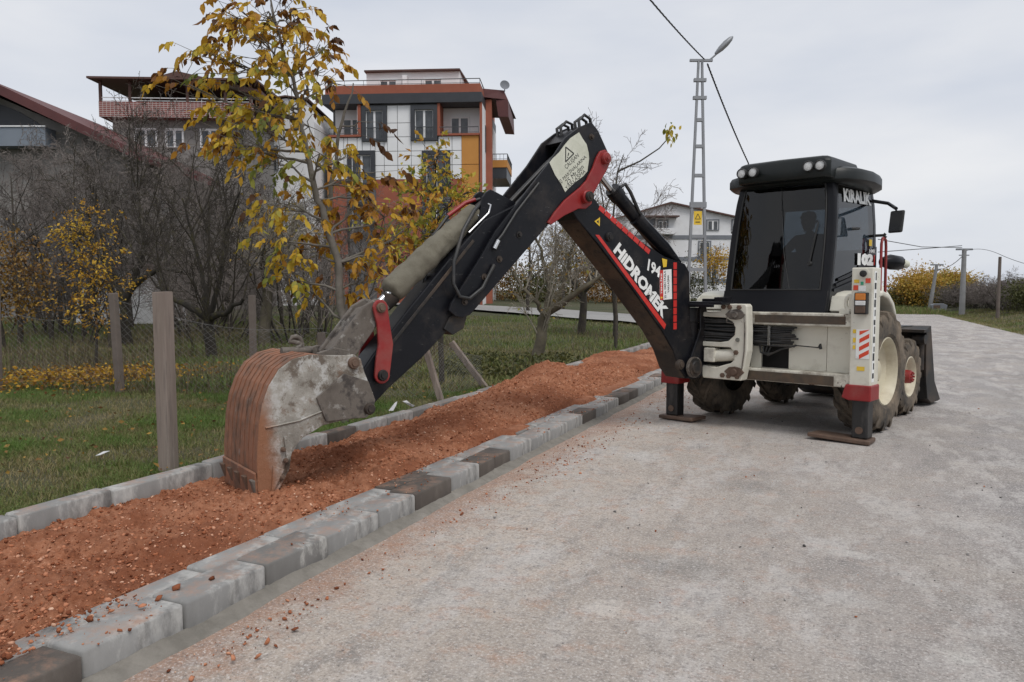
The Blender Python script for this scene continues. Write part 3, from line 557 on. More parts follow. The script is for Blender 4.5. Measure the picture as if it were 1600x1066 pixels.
for nm, pts, r, mt in [('hydraulic_pipe', [P(2.98, 2.50, .08), P(2.93, 2.48, .10), P(2.96, 2.40, .11), P(3.2, 2.20, .12)], .013, 'steel'), ('hose', [P(3.02, 2.49, .06), P(3.12, 2.42, .10), P(3.28, 2.22, .15), P(3.42, 1.92, .20), P(3.44, 1.72, .22), P(3.38, 1.60, .235), P(3.27, 1.58, .235), P(3.12, 1.68, .23), P(2.98, 1.90, .225)], .018, 'hose'), ('hose', [P(2.95, 2.55, -.05), P(3.1, 2.50, -.08), P(3.3, 2.36, -.10), P(3.45, 2.18, -.10), P(3.52, 1.98, -.08), P(3.62, 1.72, .0), P(3.50, 1.58, .05)], .018, 'hose'), ('hose_sleeve', [P(3.0, 2.54, -.06), P(3.1, 2.505, -.08), P(3.29, 2.37, -.10)], .022, 'red'), ('hydraulic_pipe', [P(2.42, 2.72, .212), P(2.70, 2.42, .212), P(2.88, 2.19, .222), P(2.95, 2.12, .225)], .014, 'hose'), ('hose_fitting', [P(2.93, 2.13, .225), P(2.98, 2.05, .228)], .026, 'steel'), ('hose_fitting', [P(2.97, 2.44, .02), P(3.08, 2.36, .08)], .024, 'steel')]:
    mb = MB(); mb.tube(pts, r, 8); mb.build(nm, M[mt], bc if 'steel' != mt else bc, smooth=60)
# linkage to the bucket
lk = [(4.05, 1.50), (4.10, 1.57), (4.18, 1.585), (4.30, 1.52), (4.62, 1.14), (4.60, 1.03), (4.50, 1.00), (4.42, 1.05)]
for n in (-.135, .085):
    mb = MB(); mb.prism(lk, pf, n, n + .05); mb.build('bucket_link', M['muddy'], T, bevel=.01)
mb = MB(); mb.prism([(4.20, 1.52), (4.28, 1.50), (4.58, 1.15), (4.54, 1.12)], pf, -.085, .085); mb.build('link_web', M['muddy'], T, bevel=.006)
rk = arc((4.165, 1.505), .072, -20, 190, 8) + [(4.075, 1.36), (4.045, 1.18), (4.07, 1.0)] + arc((4.155, .915), .075, 170, 370, 8) + [(4.215, 1.05), (4.19, 1.18), (4.20, 1.36)]
for sgn in (1, -1):
    mb = MB(); mb.prism(rk, pf, sgn * .152, sgn * .182); rr = mb.build('tipping_lever', M['red'], T, bevel=.008)
    if sgn > 0: pin(rr, 4.165, 1.505, .18, .205, .045, 'rust'); pin(rr, 4.155, .915, .18, .205, .05, 'black_dirty')
# --- bucket
back = [(5.30, .02), (5.335, .12), (5.335, .35), (5.315, .62), (5.285, .78), (5.23, .92), (5.15, 1.04), (5.04, 1.115), (4.90, 1.145), (4.78, 1.135)]
side = [(4.60, 1.125), (4.52, 1.13), (4.46, 1.09), (4.43, .98), (4.38, .86), (4.345, .74), (4.36, .64), (4.43, .60), (4.54, .605), (4.80, .57), (4.97, .49), (5.075, .385), (5.105, .25), (5.18, .12), (5.27, .06)]
NB0, NB1 = -.44, .385
def pk(name, base_, dirtcol):
    m, nt, p, vec = base(name); sep = N(nt, 'ShaderNodeSeparateXYZ'); nt.links.new(vec, sep.inputs[0])
    return m, nt, p, vec, sep
m, nt, p, vec = base('bucket_side')
c = ramp(nt, [(.33, (.21, .192, .165)), (.52, (.37, .35, .31)), (.68, (.47, .45, .41))], noise(nt, vec, 3.0, 8, .7))
c = mixc(nt, ramp(nt, [(.50, (0, 0, 0)), (.57, (.85, .85, .85))], noise(nt, vec, 4.2, 10, .74)), c, (.12, .09, .066)); c = mixc(nt, ramp(nt, [(.56, (0, 0, 0)), (.61, (.7, .7, .7))], noise(nt, vec, 9, 10, .78)), c, (.20, .135, .095))
c = mixc(nt, ramp(nt, [(.54, (0, 0, 0)), (.60, (.85, .85, .85))], noise(nt, vec, 6, 10, .78)), c, (.52, .515, .495))
gr = N(nt, 'ShaderNodeVectorMath', operation='DOT_PRODUCT'); gr.inputs[1].default_value = (DX, DY, -.18); nt.links.new(vec, gr.inputs[0])
off = math_(nt, 'ADD', gr.outputs['Value'], math_(nt, 'MULTIPLY', noise(nt, vec, 8, 6), .22)); k0 = DX * KX + DY * KY
f = N(nt, 'ShaderNodeMapRange'); f.inputs[1].default_value = k0 + 5.16; f.inputs[2].default_value = k0 + 5.30; nt.links.new(off, f.inputs[0]); c = mixc(nt, f.outputs[0], c, (.29, .135, .072))
nt.links.new(c, p.inputs['Base Color']); p.inputs['Roughness'].default_value = .72; p.inputs['Metallic'].default_value = .15; bump(nt, p, noise(nt, vec, 26, 10, .8), .7, .014); M['bside'] = m
M['bback'] = PM('bucket_back', (.20, .082, .043), (.30, .135, .075), 2.5, .75, dirt=[((.085, .052, .036), 5, .45, .62, .85), ((.30, .285, .27), 11, .62, .70, .7), ((.30, .14, .08), 14, .5, .7, .6)], bmp=.5, bscale=20, st=(1, 1, .65))
bk = MB(); k = len(back); th = .022
inner = [(p_[0] - th * (1 if i < 7 else .3), p_[1] - th * (0 if i < 5 else 1)) for i, p_ in enumerate(back)]
bk.prism(back + inner[::-1], pf, NB0 + .02, NB1 - .02); bucket = bk.build('bucket', M['bback'], T, bevel=.004)
for n0, n1 in ((NB1 - .022, NB1), (NB0, NB0 + .022)):
    mb = MB(); mb.prism(side + [(5.292, .03)] + [(a_ + .004, b_ + .003) for a_, b_ in back[1:]], pf, n0, n1); sp = mb.build('side_plate', M['bside'], bucket, bevel=.005)
mb = MB(); mb.prism([(4.36, .64), (4.34, .74), (4.40, .90), (4.62, .98), (4.86, .80), (4.78, .60), (4.54, .60), (4.43, .595)], pf, NB1, NB1 + .018); mb.build('cheek_plate', M['muddy'], bucket, bevel=.006)
mb = MB(); mb.prism([(5.105, .25), (5.13, .52), (5.05, .44), (5.075, .36), (5.09, .26), (5.17, .12), (5.24, .07), (5.22, .3)], pf, NB1, NB1 + .016); mb.build('side_cutter', M['bside'], bucket, bevel=.005); mb = MB(); mb.tube([bm3(4.36, NB1 + .004, .80), bm3(4.7, NB1 + .004, .72), bm3(5.0, NB1 + .004, .63), bm3(5.27, NB1 + .004, .60)], .008, 6); mb.build('weld_seam', M['bside'], bucket, smooth=60)
for s, z in [(5.14, .42), (5.12, .33), (5.15, .2)]: pin(bucket, s, z, NB1 + .01, NB1 + .03, .02, 'rust', 'bolt')
for i in range(8):   # wear strips following the back
    n = NB0 + .05 + i * (NB1 - NB0 - .1) / 7; q = back[1:9]; mb = MB()
    outp = [(a_ + min(.0085, .001 + .0022 * j) * (1 if j < 6 else .5), b_ + .0085 * (0 if j < 4 else .9)) for j, (a_, b_) in enumerate(q)]
    q2 = [p_ for p_ in q]; mb.prism(outp + q2[::-1], pf, n - .037, n + .037); mb.build('wear_strip', M['bback'], bucket, bevel=.005)
mb = MB(); mb.prism([(5.345, .26), (5.36, .25), (5.345, .03), (5.30, -.0), (5.27, .03), (5.31, .08), (5.335, .14)], pf, NB0 + .02, NB1 - .01); mb.build('cutting_edge', M['bback'], bucket, bevel=.004)
for i in range(5):
    n = NB0 + .045 + i * (NB1 - NB0 - .09) / 4; mb = MB()
    mb.hexa([bm3(5.28, n - .035, .20), bm3(5.28, n + .035, .20), bm3(5.385, n + .035, .20), bm3(5.385, n - .035, .20), bm3(5.27, n - .02, -.07), bm3(5.27, n + .02, -.07), bm3(5.30, n + .02, -.07), bm3(5.30, n - .02, -.07)]); mb.build('tooth', M['rust'] if i < 4 else M['muddy'], bucket, bevel=.006)
mb = MB(); c0 = np.array([4.87, 1.20]); mb.tube([P(4.80, 1.15, -.02), P(4.80, 1.21, -.02)] + [P(4.86 + .055 * math.cos(R(a_)), 1.22 + .05 * math.sin(R(a_)), -.02) for a_ in range(20, 300, 40)][::1], .022, 8); mb.tube([P(4.72, 1.15, -.02), P(4.98, 1.15, -.02)], .035, 8); mb.build('lifting_hook', M['muddy'], bucket, smooth=60)
for n0, n1 in ((-.2, -.15), (.15, .2)):
    mb = MB(); mb.prism([(4.75, 1.14), (4.60, 1.18), (4.48, 1.15), (4.44, 1.05), (4.40, .90), (4.33, .70), (4.36, .60), (4.45, .58), (4.60, .75), (4.78, 1.0)], pf, n0, n1); mb.build('hanger', M['muddy'], bucket, bevel=.006)
mb = MB(); mb.tube([P(4.52, 1.06, -.2), P(4.52, 1.06, .2)], .04, 12); mb.build('pin', M['rust'], bucket, smooth=40); mb = MB(); mb.tube([P(4.42, .66, -.2), P(4.42, .66, .2)], .045, 12); mb.build('pin', M['rust'], bucket, smooth=40)
pin(bucket, 4.53, 1.06, NB1, NB1 + .03, .05, 'rust'); pin(bucket, 4.40, .67, NB1 + .01, NB1 + .05, .048, 'black_dirty')
# --- kingpost and sliding carriage
mb = MB(); mb.tube([(KX + .07, KY + .04, .60), (KX + .07, KY + .04, .74)], .15, 18); mb.tube([(KX + .07, KY + .06, .74), (KX + .07, KY + .06, 1.42)], .105, 18); mb.tube([(KX + .07, KY + .04, 1.28), (KX + .07, KY + .04, 1.45)], .13, 18)
mb.prism([(-.25, .62), (.05, .62), (.12, .72), (.02, .92), (-.12, 1.2), (-.1, 1.5), (-.2, 1.55), (-.26, 1.3)], pf, .17, .20); mb.prism([(-.25, .62), (.05, .62), (.12, .72), (.02, .92), (-.12, 1.2), (-.1, 1.5), (-.2, 1.55), (-.26, 1.3)], pf, -.2, -.17)
kp = mb.build('kingpost', M['black'], T, bevel=.008, smooth=40)
mb = MB(); mb.lathe([(0, .11), (.05, .11), (.05, .08), (.07, .07), (.07, .0001)], bm3(.02, .20, .74), NV, 20); mb.build('pivot_boss', M['black_dirty'], kp, smooth=40)
mb = MB(); mb.lathe([(0, .125), (.035, .125), (.035, .112), (.01, .11)], bm3(.02, .205, .74), NV, 24, close=False); mb.build('pivot_ring', M['muddy'], kp, smooth=40)
mb = MB(); mb.box(-.80, -.28, -.47, -.16, 1.49, 1.525); mb.box(-.76, -.38, -.50, -.46, 1.46, 1.50); mb.box(-.42, -.30, -.40, -.20, 1.52, 1.58); mb.box(-.60, -.48, -.36, -.26, 1.525, 1.56); mb.build('transport_lock', M['black'], T, bevel=.008)
cpl = [(-.40, 1.50), (-.09, 1.50), (-.07, 1.47), (-.055, 1.18), (-.055, .95), (-.12, .60), (-.62, .60), (-.66, .70), (-.62, .755), (-.45, .74), (-.26, .80), (-.22, .84), (-.22, .93), (-.27, .985), (-.66, .985), (-.66, 1.045), (-.42, 1.04), (-.30, 1.06), (-.22, 1.13), (-.21, 1.22), (-.25, 1.29), (-.34, 1.335), (-.66, 1.345), (-.66, 1.40), (-.40, 1.41)]
def cf(p_, n): return (p_[0], n, p_[1])
mb = MB(); mb.prism(cpl, cf, -.27, -.12); car = mb.build('carriage', M['cream'], T, bevel=.012)
for (x, z) in [(-.36, 1.465), (-.28, 1.462), (-.16, 1.46), (-.19, .93), (-.36, .65), (-.28, .645), (-.17, .645)]:
    mb = MB(); mb.lathe([(0, .030), (.018, .030), (.022, .022), (.022, .0001)], (x, -.27, z), (0, -1, 0), 6); mb.build('bolt', M['rust'], car)
mb = MB(); mb.lathe([(0, .026), (.02, .026), (.02, .0001)], (-.17, -.27, 1.08), (0, -1, 0), 12); mb.build('bolt', M['steel'], car)
for z in (1.375, .70):
    mb = MB(); mb.prism([(-.33 + .0, z), (-.27, z + .055), (-.20, z + .065), (-.13, z + .05), (-.08, z), (-.13, z - .045), (-.20, z - .06), (-.27, z - .05)], cf, -.295, -.27); mb.lathe([(0, .04), (.03, .036), (.03, .0001)], (-.2, -.295, z), (0, -1, 0), 14); mb.build('clamp_piston', M['rust'] if z < 1 else M['muddy'], car, bevel=.004)
mb = MB(); mb.tube([(-.30, -.30, 1.36), (-.31, -.29, 1.28), (-.22, -.28, 1.27)], .006, 6); mb.tube([(-.09, -.29, 1.38), (-.082, -.285, 1.2), (-.085, -.285, .95), (-.11, -.285, .74)], .007, 6); mb.build('grease_pipe', M['muddy'], car, smooth=60)
mb = MB(); mb.tube([(-.52, -.22, .87), (-.24, -.18, .90)], .075, 14); mb.build('swing_cylinder', M['cream'], car, smooth=40)
mb = MB(); mb.box(-.60, -.46, -.30, -.14, .80, .97); mb.build('cylinder_head', M['creamworn'], car, bevel=.012); mb = MB(); mb.tube([(-.74, -.24, .86), (-.58, -.22, .87)], .03, 10); mb.build('cylinder_rod', M['steel'], car, smooth=40)
mb = MB(); mb.box(-.68, -.20, -.135, -.11, .62, 1.36); mb.build('back_shadow_plate', M['rubberblack'], car)  # added black sheet standing in for the shade inside the carriage openings
hr = random.Random(3)
for i in range(9):
    z = 1.06 + i * .03; mb = MB(); mb.tube([(-.74, -.26 + .03 * hr.random(), z + .02 * hr.random()), (-.5, -.20 - .04 * hr.random(), z + .03 * (hr.random() - .5)), (-.3, -.17, z + .03 * (hr.random() - .5)), (-.12, -.12 + .02 * hr.random(), z + .02 * hr.random())], .017, 7); mb.build('hose', M['hose'], car, smooth=60)
# --- rear frame
FR = MB(); FR.box(-1.05, 1.05, -.10, .12, 1.26, 1.405); FR.box(-1.05, 1.05, -.10, .12, .60, .745); frame = FR.build('rear_frame', M['creamworn'], T, bevel=.012)
mb = MB(); mb.box(-.05, .99, -.104, -.101, 1.285, 1.375); mb.box(-.95, .88, -.104, -.101, .608, .715); mb.build('slide_face', M['grease'], frame)
mb = MB(); mb.box(.30, .735, .06, .10, .745, 1.262); mb.build('back_panel', M['cream'], frame, bevel=.004); mb = MB(); mb.box(.742, 1.05, .05, .09, .745, 1.262); mb.build('back_panel', M['cream'], frame, bevel=.004)
mb = MB(); mb.box(-.15, -.02, .02, .06, .745, 1.0); mb.box(-1.0, -.15, .06, .10, .745, 1.26); mb.box(-.02, .31, .07, .10, 1.0, 1.26); mb.build('back_panel', M['cream'], frame, bevel=.004)
mb = MB(); mb.box(-1.0, 1.0, .35, .40, .6, 1.5); mb.build('bulkhead', M['rubberblack'], T)
for i in range(11):
    z = 1.015 + i * .021; mb = MB(); L = .36 + .09 * hr.random(); mb.tube([(-.25, -.06, z + .02 * hr.random()), (-.05, -.03 - .05 * hr.random(), z + .03 * (hr.random() - .3)), (.12, -.02 - .03 * hr.random(), z + .01 * hr.random()), (L, -.01 - .04 * hr.random(), z + .012 * hr.random())], .0125, 7); mb.build('hose', M['hose'], frame, smooth=60)
for i in range(4):
    mb = MB(); mb.tube([(-.02 + .05 * i, -.02, 1.03), (-.0 + .03 * i, -.03, .93), (.10 + .02 * i, -.04, .90 + .01 * i), (.25, -.03, .98), (.42, -.02, 1.03)], .012, 7); mb.build('hose', M['hose'], frame, smooth=60)
mb = MB(); mb.box(.10, .13, -.075, -.06, 1.02, 1.25); mb.build('hose_clamp', M['steel'], frame, bevel=.003)
mb = MB(); mb.bar((.42, -.03, 1.03), (.70, -.01, 1.015), .012, .012); mb.tube([(.68, -.01, 1.015), (.69, -.02, 1.05), (.70, -.02, 1.0)], .018, 8); mb.build('door_latch', M['rubberblack'], frame)
M['legsteel'] = PM('leg_steel', (.010, .010, .011), (.022, .021, .02), 6, .4, dirt=[((.13, .12, .11), 5, .5, .7, .6), ((.11, .07, .045), 4, .56, .75, .5)], st=(1, 1, .25))
# stabiliser columns
for sgn in (1, -1):
    x0, x1 = (1.05, 1.27) if sgn > 0 else (-1.27, -1.05)
    mb = MB(); mb.box(x0, x1, -.13, .12, .60, 1.90); col_ = mb.build('stabiliser_column', M['cream'], T, bevel=.012)
    mb = MB(); mb.prism([(x0 - .03, .645), (x0 - .07, .50), (x0 + .0, .475), (x1 + .015, .475), (x1 + .015, .645)] if sgn > 0 else [(x0 - .015, .645), (x0 - .015, .475), (x1 + .02, .475), (x1 + .04, .645)], cf, -.15, .13); mb.build('collar', M['red'], col_, bevel=.012)
    mb = MB(); mb.box((x0 + x1) / 2 - .085, (x0 + x1) / 2 + .085, -.095, .085, .055, .62); lg = mb.build('stabiliser_leg', M['legsteel'], T, bevel=.02)
    mb = MB(); mb.lathe([(0, .04), (.012, .04), (.012, .0001)], ((x0 + x1) / 2, -.095, .15), (0, -1, 0), 14); mb.build('pin', M['rust'], lg)
    mb = MB(); c = (x0 + x1) / 2
    plate(mb, [(c - .52, -.20, .035), (c - .50, .06, .03), (c + .10, .14, .01), (c + .13, -.16, .008)] if sgn > 0 else [(c - .16, -.14, .012), (c - .14, .14, .012), (c + .36, .16, .02), (c + .34, -.16, .02)], (0, 0, .045)); mb.build('foot_plate', M['rust'], lg, bevel=.01)
    rp = []
    ex_, ez_ = (x0 - .03, 1.52) if sgn > 0 else (x1 + .035, 1.56)
    rr = [(ex_ - .055 * sgn * math.cos(R(t)), ez_ + .085 * math.sin(R(t))) for t in range(0, 360, 24)]; mb = MB(); mb.tube([(a_, -.04, b_) for a_, b_ in rr + rr[:1]], .022, 8, cap=False); mb.build('lifting_eye', M['cream'], col_, smooth=60)
    if sgn > 0:
        mb = MB(); mb.box(.90, 1.05, -.06, .02, 1.40, 1.46); mb.box(1.0, 1.05, -.06, .0, 1.40, 1.60); mb.build('eye_bracket', M['cream'], col_, bevel=.008)
        mb = MB(); mb.lathe([(0, .055), (.008, .055), (.008, .042)], (1.175, -.13, 1.835), (0, -1, 0), 20); mb.build('boss', M['cream'], col_, smooth=40)
        mb = MB(); mb.lathe([(0, .034), (.03, .034), (.035, .02), (.035, .0001)], (1.175, -.137, 1.835), (0, -1, 0), 16); mb.build('knob', M['rubberblack'], col_, smooth=40)
        tl = MB(); tl.box(1.105, 1.235, -.20, -.13, 1.405, 1.635); lamp = tl.build('tail_lamp', M['rubberblack'], col_, bevel=.008)
        for z0, z1, mt in ((1.555, 1.625, 'amber'), (1.50, 1.548, 'lens'), (1.418, 1.49, 'rust')):
            mb = MB(); mb.box(1.118, 1.222, -.21, -.19, z0, z1); mb.build('lens', M[mt], lamp, bevel=.006)
        def sq(x0_, x1_, z0, z1, mt, nm='sticker', d=.132, par=col_): 
            b_ = MB(); b_.box(x0_, x1_, -d - .002, -d, z0, z1); return b_.build(nm, M[mt], par)
        sq(1.195, 1.245, 1.735, 1.785, 'refred'); sq(1.072, 1.122, 1.66, 1.712, 'refred'); sq(1.078, 1.13, 1.738, 1.772, 'yellow'); sq(1.125, 1.20, 1.648, 1.705, 'white'); sq(1.145, 1.175, 1.715, 1.75, 'green')
        brd = sq(1.115, 1.255, .93, 1.245, 'white', 'reflector_board', .133)
        sq(1.08, 1.113, 1.20, 1.24, 'yellow'); sq(1.083, 1.112, 1.10, 1.15, 'yellow'); sq(1.083, 1.11, 1.03, 1.07, 'yellow'); sq(1.13, 1.21, .80, .845, 'yellow')
        for i in range(4):
            z = .925 + i * .085; zz = [z, z + .045, z + .105, z + .06]; b_ = MB(); x0_, x1_ = 1.15, 1.25
            plate(b_, [(x0_, -.1355, zz[0]), (x1_, -.1355, min(zz[3] + .0, 1.24)), (x1_, -.1355, min(zz[2], 1.243)), (x0_, -.1355, min(zz[1], 1.243))], (0, -.0015, 0)); b_.build('stripe', M['refred'], brd)
        b_ = MB(); b_.box(1.271, 1.273, -.10, -.02, .68, 1.86); st_ = b_.build('marker_strip', M['white'], col_)
        for i in range(12):
            b_ = MB(); z = .72 + i * .095; b_.box(1.2735, 1.275, -.085 + .02 * (i % 2), -.035, z, z + .055 + .012 * (i % 3)); b_.build('strip_mark', M['ink'], st_)
# --- cab
def hw(z): return float(np.interp(z, [1.42, 2.1, 2.66, 3.0], [.655, .66, .64, .585]))
def ry(z): return float(np.interp(z, [1.40, 1.6, 2.2, 2.95], [.20, .27, .39, .53]))
FY = 1.86; ZB, ZT = 1.40, 2.97
zs = [1.40, 1.62, 1.9, 2.2, 2.5, 2.75, 2.97]
cabm = MB()
def loft(mb, rings, mi=0):
    k = len(rings[0]); v = [p_ for r_ in rings for p_ in r_]; fs = [(i * k + j, i * k + (j + 1) % k, (i + 1) * k + (j + 1) % k, (i + 1) * k + j) for i in range(len(rings) - 1) for j in range(k)]
    fs += [tuple(range(k))[::-1], tuple((len(rings) - 1) * k + j for j in range(k))]; mb.add(v, fs, mi)
for sg_ in (1, -1):   # rear corner pillars and front pillars
    loft(cabm, [[(sg_ * (hw(z) - .10), ry(z), z), (sg_ * (hw(z) - .015), ry(z) + .012, z), (sg_ * hw(z), ry(z) + .05, z), (sg_ * hw(z), ry(z) + .11, z), (sg_ * (hw(z) - .10), ry(z) + .08, z)] for z in zs])
    loft(cabm, [[(sg_ * (hw(z) - .07), FY - .09, z), (sg_ * hw(z), FY - .11, z), (sg_ * hw(z), FY - .01, z), (sg_ * (hw(z) - .07), FY, z)] for z in zs])
cabm.box(-.60, .60, .22, 1.84, 1.36, 1.42); cab = cabm.build('cab', M['cabblack'], T, bevel=.012)
# lower rear panel, curved
mb = MB(); 
def rear_row(z, dy=0, m_=.11, k=12): return [(x, ry(z) + dy - .045 * (1 - (x / .56) ** 2), z) for x in np.linspace(-hw(z) + m_, hw(z) - m_, k)]
def sheet(mb, rows, t):
    k = len(rows[0]); n = len(rows); v = [p_ for r_ in rows for p_ in r_]; v2 = [(x, y + t, z) for x, y, z in v]; b = n * k
    fs = [(i * k + j, i * k + j + 1, (i + 1) * k + j + 1, (i + 1) * k + j) for i in range(n - 1) for j in range(k - 1)]; fs2 = [tuple(b + q for q in f_)[::-1] for f_ in fs]
    ed = [j for j in range(k)] + [i * k + k - 1 for i in range(1, n)] + [(n - 1) * k + j for j in range(k - 2, -1, -1)] + [i * k for i in range(n - 2, 0, -1)]
    fs3 = [(ed[i], ed[(i + 1) % len(ed)], b + ed[(i + 1) % len(ed)], b + ed[i]) for i in range(len(ed))]
    mb.add(v + v2, fs + fs2 + fs3)
sheet(mb, [rear_row(z, -.012, .012) for z in (1.40, 1.50, 1.62, 1.655)], .04); mb.build('rear_panel', M['cabblack'], cab, smooth=40)
mb = MB(); sheet(mb, [rear_row(z, .012, .10) for z in (1.655, 1.9, 2.2, 2.5, 2.75, 2.98)], .008); pane = mb.build('rear_window', M['glass'], cab, smooth=60)
mb = MB()   # rubber seal round the pane
for sg_ in (1, -1): mb.tube([(sg_ * (hw(z) - .105), ry(z) + .0, z) for z in (1.66, 1.9, 2.2, 2.5, 2.75, 2.95)], .012, 6)
mb.tube(rear_row(1.665, 0, .10), .012, 6); mb.tube(rear_row(2.945, 0, .10), .012, 6); mb.build('window_seal', M['rubberblack'], cab, smooth=60)
mb = MB(); mb.tube([(-.02, ry(2.93) - .03, 2.93), (.03, ry(2.5) - .04, 2.55), (.10, ry(2.1) - .045, 2.1), (.20, ry(1.7) - .03, 1.68)], .0045, 5); mb.build('window_wire', M['ink'], cab)
mb = MB(); mb.bar((.455, ry(2.35) - .022, 2.36), (.41, ry(1.98) - .035, 1.98), .018, .012); mb.lathe([(0, .03), (.03, .02), (.03, .0001)], (.41, ry(1.97) - .01, 1.97), (0, -1, 0), 12); mb.bar((.47, ry(2.4) - .02, 2.45), (.42, ry(2.1) - .03, 2.1), .008, .02); mb.build('wiper', M['ink'], cab)
# side panes (right one with lettering), windscreen
def side_y0(z): return ry(z) + .10
mb = MB(); zz_ = [1.72, 1.9, 2.2, 2.5, 2.75, 2.95]
rows = []
for z in zz_:
    lo_y = side_y0(z); rows.append([(hw(z) - .004, y, z + (.16 * (y - .3) / 1.45 if z < 1.8 else (.05 * (y - .3) / 1.45 if z < 1.95 else 0))) for y in np.linspace(lo_y, FY - .10, 8)])
def sheet_x(mb, rows, t):
    k = len(rows[0]); n = len(rows); v = [p_ for r_ in rows for p_ in r_]; fs = [(i * k + j, i * k + j + 1, (i + 1) * k + j + 1, (i + 1) * k + j) for i in range(n - 1) for j in range(k - 1)]
    mb.add(v, fs); mb.add([(x - t, y, z) for x, y, z in v], [f_[::-1] for f_ in fs])
sheet_x(mb, rows, .007); rp_ = mb.build('side_window', M['glass'], cab, smooth=60)
mb = MB(); sheet_x(mb, [[(-x, y, z) for x, y, z in r_] for r_ in rows], -.007); M['glassdark'] = GLASS('dark_door_glass', (.05, .055, .06)); mb.build('opaque_side_window', M['interior'], cab, smooth=60)  # left side window made an opaque dark sheet so no sky reflects there
mb = MB(); mb.box(-.58, .58, FY - .05, FY - .043, 2.14, 2.95); mb.build('windscreen', M['glassfront'], cab)
mb = MB(); mb.box(-.6, .6, FY - .1, FY - .02, 1.42, 2.14); mb.box(-.62, .62, ry(2.9) + .1, FY, 2.90, 2.96); mb.box(-.6, .6, 1.5, 1.8, 2.05, 2.17); mb.box(-.58, .58, FY - .16, FY - .06, 2.74, 2.93); mb.build('cab_lining', M['interior'], cab)
mb = MB()
for z0 in (1.64, 1.70, 1.76): 
    plate(mb, [(hw(z0) + .004, .36 + (z0 - 1.6), z0), (hw(z0) + .004, 1.2, z0 + .13), (hw(z0) + .004, 1.2, z0 + .165), (hw(z0) + .004, .36 + (z0 - 1.6), z0 + .035)], (.012, 0, 0))
mb.build('grille_bar', M['cabblack'], cab, bevel=.004)
mb = MB(); plate(mb, [(hw(1.6) - .02, .30, 1.40), (hw(1.6) - .02, FY - .05, 1.40), (hw(1.6) - .02, FY - .05, 1.98), (hw(1.6) - .02, .33, 1.77)], (.016, 0, 0)); plate(mb, [(-hw(1.6) + .02, .30, 1.40), (-hw(1.6) + .02, FY - .05, 1.40), (-hw(1.6) + .02, FY - .05, 1.98), (-hw(1.6) + .02, .33, 1.77)], (-.016, 0, 0)); mb.build('lower_side_panel', M['cabblack'], cab)
text('KiRALIK', (hw(2.72) + .008, .74, 2.71), (hw(2.72) + .008, 1.68, 2.735), (hw(2.86) + .012, .74, 2.868), M['white'], cab, offset=.045)
text('102', (.672, 1.14, 1.965), (.672, 1.71, 1.970), (.672, 1.14, 2.118), M['white'], cab, offset=.085); text('HMK', (.672, 1.55, 2.132), (.672, 1.78, 2.132), (.672, 1.55, 2.182), M['white'], cab, offset=.02)
mb = MB(); plate(mb, [(.662, .95, 1.80), (.662, 1.84, 1.90), (.662, 1.84, 2.22), (.662, 1.5, 2.14)], (.004, 0, 0)); mb.build('cab_side_mask', M['cabblack'], cab)
mb = MB(); mb.box(.673, .675, 1.715, 1.76, 1.98, 2.11); mb.build('badge_mark', M['redstrip'], cab); mb = MB(); mb.box(.662, .665, 1.56, 1.66, 2.22, 2.30); mb.build('sticker', M['yellow'], cab)
mb = MB(); mb.tube([(hw(2.3) + .0, .98, 2.40), (hw(2.3) + .03, .98, 2.40), (hw(2.3) + .03, 1.12, 2.41)], .018, 8); mb.tube([(-hw(2.4) - .05, .55, 2.40), (-hw(2.4) + .02, .55, 2.40)], .015, 8); mb.build('window_handle', M['ink'], cab, smooth=60)
# roof with side lobes and rear visor carrying four lamps
half = [(.50, .42), (.60, .46), (.74, .56), (.83, .80), (.86, 1.10), (.83, 1.45), (.74, 1.74), (.60, 1.94), (.30, 2.06), (0, 2.08)]
plan = half + [(-x, y) for x, y in half[::-1][1:]]
def rg_(f_, z): return [(x * f_, 1.1 + (y - 1.1) * f_, z) for x, y in plan]
def rz_(f_, z, dz=0): return [(x * f_, 1.1 + (y - 1.1) * f_, z - .03 * max(0, y - 1.2) * 1.2) for x, y in plan]
mb = MB(); loft(mb, [rz_(.86, 2.91), rz_(.95, 2.92), rz_(1.0, 2.95), rz_(1.0, 3.03), rz_(.97, 3.075), rz_(.86, 3.11)]); M['roof'] = PM('cab_roof', (.006, .0085, .0085), (.009, .012, .0115), 2, .42, spec=.35, dirt=(DUST, 2, .5, .9, .06)); roof = mb.build('roof', M['roof'], cab, smooth=35)
mb = MB(); pv = [(-.50, .50), (-.50, .34), (-.45, .30), (.05, .262), (.57, .30), (.62, .34), (.62, .50), (.62, 1.2), (-.50, 1.2)]
loft(mb, [[(x, y, 2.955) for x, y in pv], [(x * 1.01, y - .015, 3.0) for x, y in pv], [(x * 1.01, y - .01, 3.15) for x, y in pv], [(x * .97, y + .02, 3.195) for x, y in pv], [(x * .9, y + .06, 3.21) for x, y in pv]]); vis = mb.build('rear_visor', M['roof'], cab, bevel=.012, smooth=35)
for x in (-.42, -.27, .40, .53):
    y = .225 + .035 * (x / .54) ** 2; mb = MB(); mb.lathe([(-.06, .06), (.02, .062), (.028, .056), (.012, .05)], (x, y, 3.085), (0, -1, 0), 22, close=False); hl = mb.build('work_lamp', M['ink'], vis, smooth=40)
    mb = MB(); mb.lathe([(-.02, .052), (.012, .05), (.02, .03), (.022, .0001)], (x, y, 3.085), (0, -1, 0), 22); mb.build('lens', M['lens'], hl, smooth=40)
